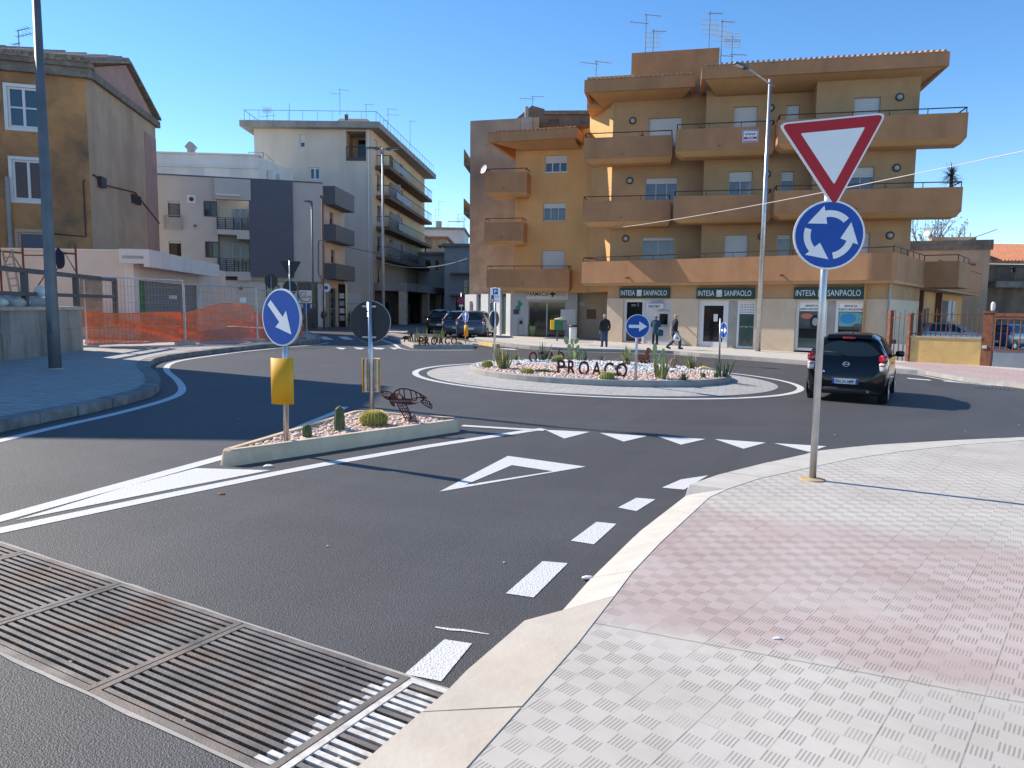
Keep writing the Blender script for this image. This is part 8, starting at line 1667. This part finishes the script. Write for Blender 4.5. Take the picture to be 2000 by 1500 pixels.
# the hand nearer the viewer carries the bag
wrist2 = V(.24, .0, .86) * sc; hb = p + ry @ wrist2
t = thing('shopping_bag', 'white plastic shopping bag with a green mark, held by the walking person', 'bag', hb); mb = MB(); v = []
for j, (zz, rx, ry_) in enumerate(((-.42, .05, .04), (-.41, .14, .08), (-.30, .17, .10), (-.18, .13, .08), (-.08, .06, .04), (.0, .025, .02))):
    for i in range(14): a = 2 * math.pi * i / 14; q = 1 + .08 * math.sin(3 * a + j); v.append(hb + V(rx * q * math.cos(a) + .04, ry_ * q * math.sin(a), zz * sc))
mb.add(v, [(j * 14 + i, j * 14 + (i + 1) % 14, (j + 1) * 14 + (i + 1) % 14, (j + 1) * 14 + i) for j in range(5) for i in range(14)] + [tuple(range(14))[::-1]]); mb.build('sack', M['bag_white'], t, True); mb = MB(); ell(mb, hb + V(.05, -.10, -.29 * sc), (.12, .012, .09)); mb.build('green_mark', M['bag_green'], t, True)
p = g(1245, 671, .13); person('person in red trousers mostly hidden behind the blue right-arrow sign', p, math.radians(-70), 54 * p.y / 1450 / 1.75, stand, 'jacket_black', 'trousers_red', 'hair_dark', .82)
# =========================================================== STREET FURNITURE BY THE PHARMACY
p = g(1088, 666, .13); t = thing('litter_bin', 'yellow and green twin litter bin on a black post before the pharmacy door', 'litter bin', p); mb = MB(); mb.tube([p, p + V(0, 0, .75)], .04, 8); mb.build('post', M['pole_dark'], t); z = p.z + .62
for dx, m_, n_, w_ in ((-.27, 'bin_yellow', 'yellow_box', .22), (.05, 'bin_green', 'green_box', .38), (.38, 'pole_grey', 'grey_box', .26)): mb = MB(); mb.box(V(p.x + dx, p.y, z + .26), (w_, .34, .52)); mb.build(n_, M[m_], t, bevel=.03)
mb = MB(); mb.tube([V(p.x - .18, p.y - .1, z + .56), V(p.x + .2, p.y - .1, z + .58), V(p.x + .48, p.y - .1, z + .60)], [.03, .10, .04], 8); mb.build('bag_rim', M['spine_pale'], t, True)
p = g(1119, 664, .13); t = thing('white_bin', 'tall white bin with a black lid at the pharmacy corner', 'bin', p); mb = MB(); mb.lathe([(.2, 0), (.22, .04), (.23, .72), (.22, .75)], p, 18); mb.build('bin_body', M['panel_white'], t, True); mb = MB(); mb.lathe([(.26, .75), (.27, .80), (.24, .86), (.05, .88)], p, 18); mb.build('lid', M['frame_dark'], t, True)
p = ph.P(ph.px(1040, 650)[0], -.22, -.2); t = thing('plant_pot', 'pale green plant pot inside the pharmacy doorway', 'plant pot', p); mb = MB(); mb.lathe([(.18, 0), (.26, .5), (.3, .72), (.26, .72)], p, 16); mb.build('pot', M['bin_green'] if 0 else M['pear_pad'], t, True); mb = MB()
for k in range(14): blade(mb, p + V(0, 0, .7), (random.uniform(-1, 1), random.uniform(-.6, .3), 1.2), .5, .05)
mb.build('leaves', M['leaf_dark'], t, True)
p = yw.P(-1.0, -.55, -.9); t = thing('yellow_bin', 'yellow plastic crate behind the rusty railing panel', 'crate', p); mb = MB(); mb.box(p + V(0, 0, .35), (1.0, .6, .5)); mb.box(p + V(0, 0, .62), (1.08, .68, .06)); mb.build('crate_body', M['bin_yellow'], t, bevel=.03); mb = MB(); mb.box(p + V(.1, .1, .85), (.5, .4, .38)); tag(mb.build('dark_box', M['frame_dark'], None, bevel=.03), 'small dark box lying on the yellow crate', 'box')
# =========================================================== AERIALS, DISHES, CABLES
def aerial(lab, base, h, kind=0, yaw=0.0, m='antenna', seed=0, group='roof aerials'):
    rnd = random.Random(seed); t = thing('roof_aerial', lab, 'aerial', base, group); mb = MB(); top = base + V(0, 0, h); mb.tube([base - V(0, 0, .3), top], .028, 6); mb.build('mast', M[m], t); u = V(math.cos(yaw), math.sin(yaw), 0); w_ = V(-math.sin(yaw), math.cos(yaw), 0)
    def yagi(z, L, n, e0, e1, d=u, par=w_):
        mb = MB(); o = base + V(0, 0, z); mb.bar(o - d * .12 * L, o + d * L * .88, .028)
        for k in range(n): q = o + d * (L * (k / (n - 1) - .1)); e = e0 + (e1 - e0) * k / (n - 1); mb.bar(q - par * e, q + par * e, .016)
        mb.build('yagi', M[m], t)
    def grid(z, w2, hh_):
        mb = MB(); o = base + V(0, 0, z)
        for s in (-1, 1):
            for k in range(5): x = s * (.08 + w2 * k / 5); mb.bar(o + u * x - V(0, 0, hh_ / 2), o + u * x * 1.0 + V(0, 0, hh_ / 2), .014)
        for k in range(4): zz = -hh_ / 2 + hh_ * k / 3; mb.bar(o - u * (w2 + .08) + V(0, 0, zz), o + u * (w2 + .08) + V(0, 0, zz), .014)
        mb.build('panel_aerial', M['antenna_pale'], t)
    if kind == 0: yagi(h - .05, 1.0, 6, .12, .32); yagi(h * .78, 1.1, 4, .3, .42, -u)
    elif kind == 1: grid(h * .62, .42, .8); yagi(h * .95, .8, 7, .18, .26)
    elif kind == 2: yagi(h - .05, 1.1, 5, .1, .25); yagi(h * .72, 1.3, 5, .14, .3); yagi(h * .45, .6, 4, .1, .2, -u)
    elif kind == 3: yagi(h, .9, 3, .35, .5)
    elif kind == 4: grid(h * .95, .40, .45); grid(h * .80, .40, .4); yagi(h * .5, .9, 5, .1, .2); yagi(h * .45, .7, 4, .1, .2, -u)
    return t
def ap(px, py, Y): return atY(px, py, Y)
for px, y0, y1, Y, kd, yw_, lab in ((1260, 112, 27, 44, 0, .2, 'tall thin aerial on the left of the roof tower'), (1275, 112, 58, 43.9, 1, .1, 'pale panel aerial next to the tall thin one on the roof tower'), (1384, 104, 22, 44, 1, .0, 'tallest aerial at the right corner of the roof tower'), (1408, 112, 38, 43, 1, .15, 'pale grid aerial just right of the roof tower'), (1428, 142, 70, 42, 4, .1, 'dark double panel aerial on the tiled roof'), (1164, 150, 118, 43.5, 0, .3, 'small aerial at the left end of the ochre roof'),
    (664, 219, 174, 78, 0, .3, 'tallest aerial over the cream building attic'), (715, 225, 204, 80, 3, .0, 'short aerial behind the terrace rail of the cream building'), (758, 255, 212, 84, 2, .1, 'forked aerial on the cream building roof edge'), (801, 285, 236, 96, 3, .6, 'aerial near the far end of the cream building roof'), (566, 240, 202, 78, 5, 0, 'bare mast on the cream roof terrace'), (522, 240, 212, 79, 4, .0, 'panel aerial at the left end of the cream roof terrace'),
    (836, 455, 370, 124, 0, .2, 'tallest aerial above the flat roofed white house'), (857, 450, 393, 122, 3, .1, 'bent aerial right of the far chimney'), (850, 452, 408, 126, 2, .2, 'lower aerial behind the far chimney'), (895, 452, 417, 118, 1, .0, 'cluttered aerial over the narrow grey house'), (907, 455, 424, 116, 4, .2, 'aerial close to the stone house side'), (1040, 215, 187, 60, 0, .1, 'small aerial on the stone house rooftop'), (38, 106, 58, 42, 2, -.45, 'old aerial leaning over the brown house tiles')):
    b = ap(px, y0, Y); tp = ap(px, y1, Y); aerial(lab, b, tp.z - b.z, kd, yw_, 'antenna', int(px))
def dish(lab, c, yaw, r_, m='antenna_pale'):
    t = thing('satellite_dish', lab, 'satellite dish', c, 'satellite dishes'); d = V(math.sin(yaw), -math.cos(yaw), .35).normalized(); s = d.cross(V(0, 0, 1)).normalized(); k = s.cross(d); v = []; n = 20
    for j in range(6):
        q = j / 5
        for i in range(n): a = 2 * math.pi * i / n; v.append(c + s * (r_ * q * math.cos(a)) + k * (r_ * q * math.sin(a)) + d * (.22 * r_ * q * q))
    mb = MB(); mb.add(v, [(j * n + i, j * n + (i + 1) % n, (j + 1) * n + (i + 1) % n, (j + 1) * n + i) for j in range(5) for i in range(n)]); mb.build('reflector', M[m], t, True); mb = MB(); mb.tube([c - k * r_, c + d * r_ * .9 - k * r_ * .5], .02, 5); mb.build('arm', M['antenna'], t); mb = MB(); mb.tube([c - d * .02, c - d * .3 - V(0, 0, r_)], .03, 6); mb.build('bracket', M['antenna'], t)
dish('white satellite dish on the top wing balcony', atY(946, 331, 45.4), -.9, .28); dish('dark satellite dish on the back building roof', bp2.P(bp2.px(1816, 455)[0], bp2.px(1816, 455)[1] + .1, -1), -1.3, .42, 'antenna')
def cable(lab, a, b, sag, r_=.012, m='cable_dark', n=20): mb = MB(); mb.tube([a.lerp(b, k / n) - V(0, 0, sag * 4 * (k / n) * (1 - k / n)) for k in range(n + 1)], r_, 5); tag(mb.build('cable', M[m]), lab, 'cable', 'overhead cables')
a = atY(1190, 447, 41.9); m1 = atY(1230, 437, 41); e = atY(2060, 238, 17)
cable('white overhead cable sloping up to the right across the ochre house', a, a + (e - a) * 1.8, .5, .012, 'cable_white', 30)
cable('upper dark cable crossing the side street', gs.P(.1, gp_.px(640, 472)[1], .1), atY(912, 512, 62), .35, .022); cable('lower dark cable crossing the side street', tf.P(tf.L - .3, tf.px(722, 502)[1], .1), atY(912, 505, 62), .9, .022, 'cable_white')
cable('white cable running from the left edge to the brown house wall', atY(-40, 225, 38.5), atY(88, 300, 39.8), .2, .02, 'cable_white'); cable('second white cable under the upper window of the brown house', atY(-40, 240, 38.5), atY(60, 288, 39.7), .15, .02, 'cable_white')
# =========================================================== YUCCA ON THE BALCONY, BARE TREE, POTS
p = bal[2].P(bal[2].px(1862, 372)[0], T2 - .05, -.4); t = thing('yucca', 'tall potted yucca at the right end of the middle balcony', 'yucca', p); tr_ = atY(1864, 338, 35).z - p.z; mb = MB(); mb.tube([p + V(0, 0, -.3), p + V(.03, 0, tr_ * .5), p + V(0, 0, tr_)], [.09, .08, .07], 8); mb.build('trunk', M['bark'], t, True); mb = MB()
for k in range(110):
    el = random.uniform(-.7, 1.5); a = 2.4 * k; blade(mb, p + V(0, 0, tr_ + random.uniform(-.22, .08)), (math.cos(a) * math.cos(el), math.sin(a) * math.cos(el), math.sin(el)), random.uniform(.42, .68), .026, .25)
mb.build('leaves', M['leaf_dark'], t, True)
mb = MB()
for k in range(16): a = 2.4 * k; blade(mb, p + V(0, 0, .25), (math.cos(a), math.sin(a), .35), .5, .022, .3)
mb.build('low_leaves', M['leaf_dark'], t, True)
for bi, px, py, lab in ((0, 1252, 268, 'small spiky pot plant behind the upper left balcony rail'), (1, 1368, 258, 'thin cactus pot plant on the upper middle balcony')):
    s_ = bal[bi].px(px, py)[0]; p = bal[bi].P(s_, T3 - .1, -.45); rosette('pot_plant', lab, 'pot plant', p, 26, .36, .03, .1, 1.5, 'leaf_dark', .2, 'balcony pot plants', px)
def bare_tree(lab, base, h, seed, spread=.5):
    rnd = random.Random(seed); t = thing('bare_tree', lab, 'tree', base, 'bare trees behind the back building'); tr = MB(); br = MB(); tr.tube([base, base + V(.1, 0, h * .4), base + V(0, 0, h * .6)], [.22, .17, .12], 8); tr.build('trunk', M['bark'], t, True)
    def grow(p, d, L, r_, lv):
        e = p + d * L; br.tube([p, p + d * L * .5 + V(rnd.uniform(-.06, .06) * L, rnd.uniform(-.06, .06) * L, 0), e], [r_, r_ * .8, r_ * .55], 5)
        if lv:
            for k in range(rnd.choice((2, 3, 3))): dd = (d + V(rnd.uniform(-1, 1) * spread, rnd.uniform(-1, 1) * spread, rnd.uniform(-.1, .5))).normalized(); grow(e if k else p + d * L * .7, dd, L * rnd.uniform(.6, .85), r_ * .55, lv - 1)
        else:
            for k in range(3): q = e + V(rnd.uniform(-.1, .1), 0, rnd.uniform(-.1, .1)); br.box(q, (.05, .02, .07))
    for k in range(9): a = 2.4 * k; grow(base + V(0, 0, h * (.35 + .03 * k)), V(math.cos(a) * .6, math.sin(a) * .4, 1).normalized(), h * .2, .09, 3)
    br.build('crown', M['twig'], t); return t
b = bp2.P(bp2.px(1850, 470)[0], -1, -16); bare_tree('bare pollarded tree rising behind the back building roof box', b, atY(1850, 432, 75).z + 1, 3); b = bp2.P(bp2.px(1905, 470)[0], -1, -15); bare_tree('thin bare tree at the right end of the back building roof', b, atY(1905, 448, 74).z + 1, 5, .3)
# litter on the road and pavement
for k, (x, y, s_, lab, h) in enumerate(((524, 912, .03, 'crumpled white paper beside the splitter island nose', 0), (1148, 1130, .022, 'small crumpled wrapper in the gutter by the lowered kerb', .01), (1518, 1248, .012, 'white crumb lying on the grey pavement tiles', KH), (432, 966, .018, 'orange scrap lying on the dark lane', 0))):
    p = g(x, y, h); lump('litter', lab, 'litter', p + V(0, 0, s_ * .35), s_, 'sticker' if k != 3 else 'terracotta', (1.7, .9, .5), 40 + k)
for k, (x, y) in enumerate(((1630, 850), (1885, 842), (1990, 830), (465, 818), (640, 1068), (985, 1100), (470, 890))): p = g(x, y); lump('pebble', 'tiny pale stone lying loose on the asphalt', 'stone', p + V(0, 0, .006), .007, 'sticker', (1.2, 1, .6), 60 + k, 'loose stones on the road')
# for-sale sign on the upper balcony
q_ = bal[1].r(1450, 254, 1481, 278); t = thing('sale_sign', 'small white sign with a red band tied to the upper middle balcony', 'sign', bal[1].P(q_[0], q_[2], .03)); m_ = MB(); pbox(m_, bal[1], *q_, .015, .03); b_ = m_.build('board', M['sign_white'], t); W = q_[1] - q_[0]; h = q_[3] - q_[2]
m_ = MB(); pbox(m_, bal[1], q_[0] + W * .1, q_[1] - W * .1, q_[2] + h * .26, q_[2] + h * .44, .03, .034); rb_ = m_.build('red_band', M['sign_red'], b_); m_ = MB(); text_mb(m_, 'VENDE', bal[1].P((q_[0] + q_[1]) / 2, q_[2] + h * .29, .0345), bal[1].u, bal[1].k, bal[1].n, h * .12, .002, bold=.02); m_.build('lettering', M['letter_white'], rb_)
m_ = MB()
for k in range(2): m_.bar(bal[1].P(q_[0] + W * .12, q_[2] + h * (.12 + .07 * k), .032), bal[1].P(q_[1] - W * (.12 + .1 * k), q_[2] + h * (.12 + .07 * k), .032), .02, .006)
m_.tube([bal[1].P(q_[0] + W * (.15 + .055 * k), q_[2] + h * (.66 + .10 * math.sin(k * 1.9)), .034) for k in range(13)], .022, 5); m_.build('blue_print', M['sign_blue'], b_)
m_ = MB()
for a, b2, c, d in ((0, 1, 0, .06), (0, 1, .94, 1), (0, .04, .06, .94), (.96, 1, .06, .94)): pbox(m_, bal[1], q_[0] + W * (.03 + .94 * a), q_[0] + W * (.03 + .94 * b2), q_[2] + h * (.03 + .94 * c), q_[2] + h * (.03 + .94 * d), .03, .033)
m_.build('blue_border', M['sign_blue'], b_)
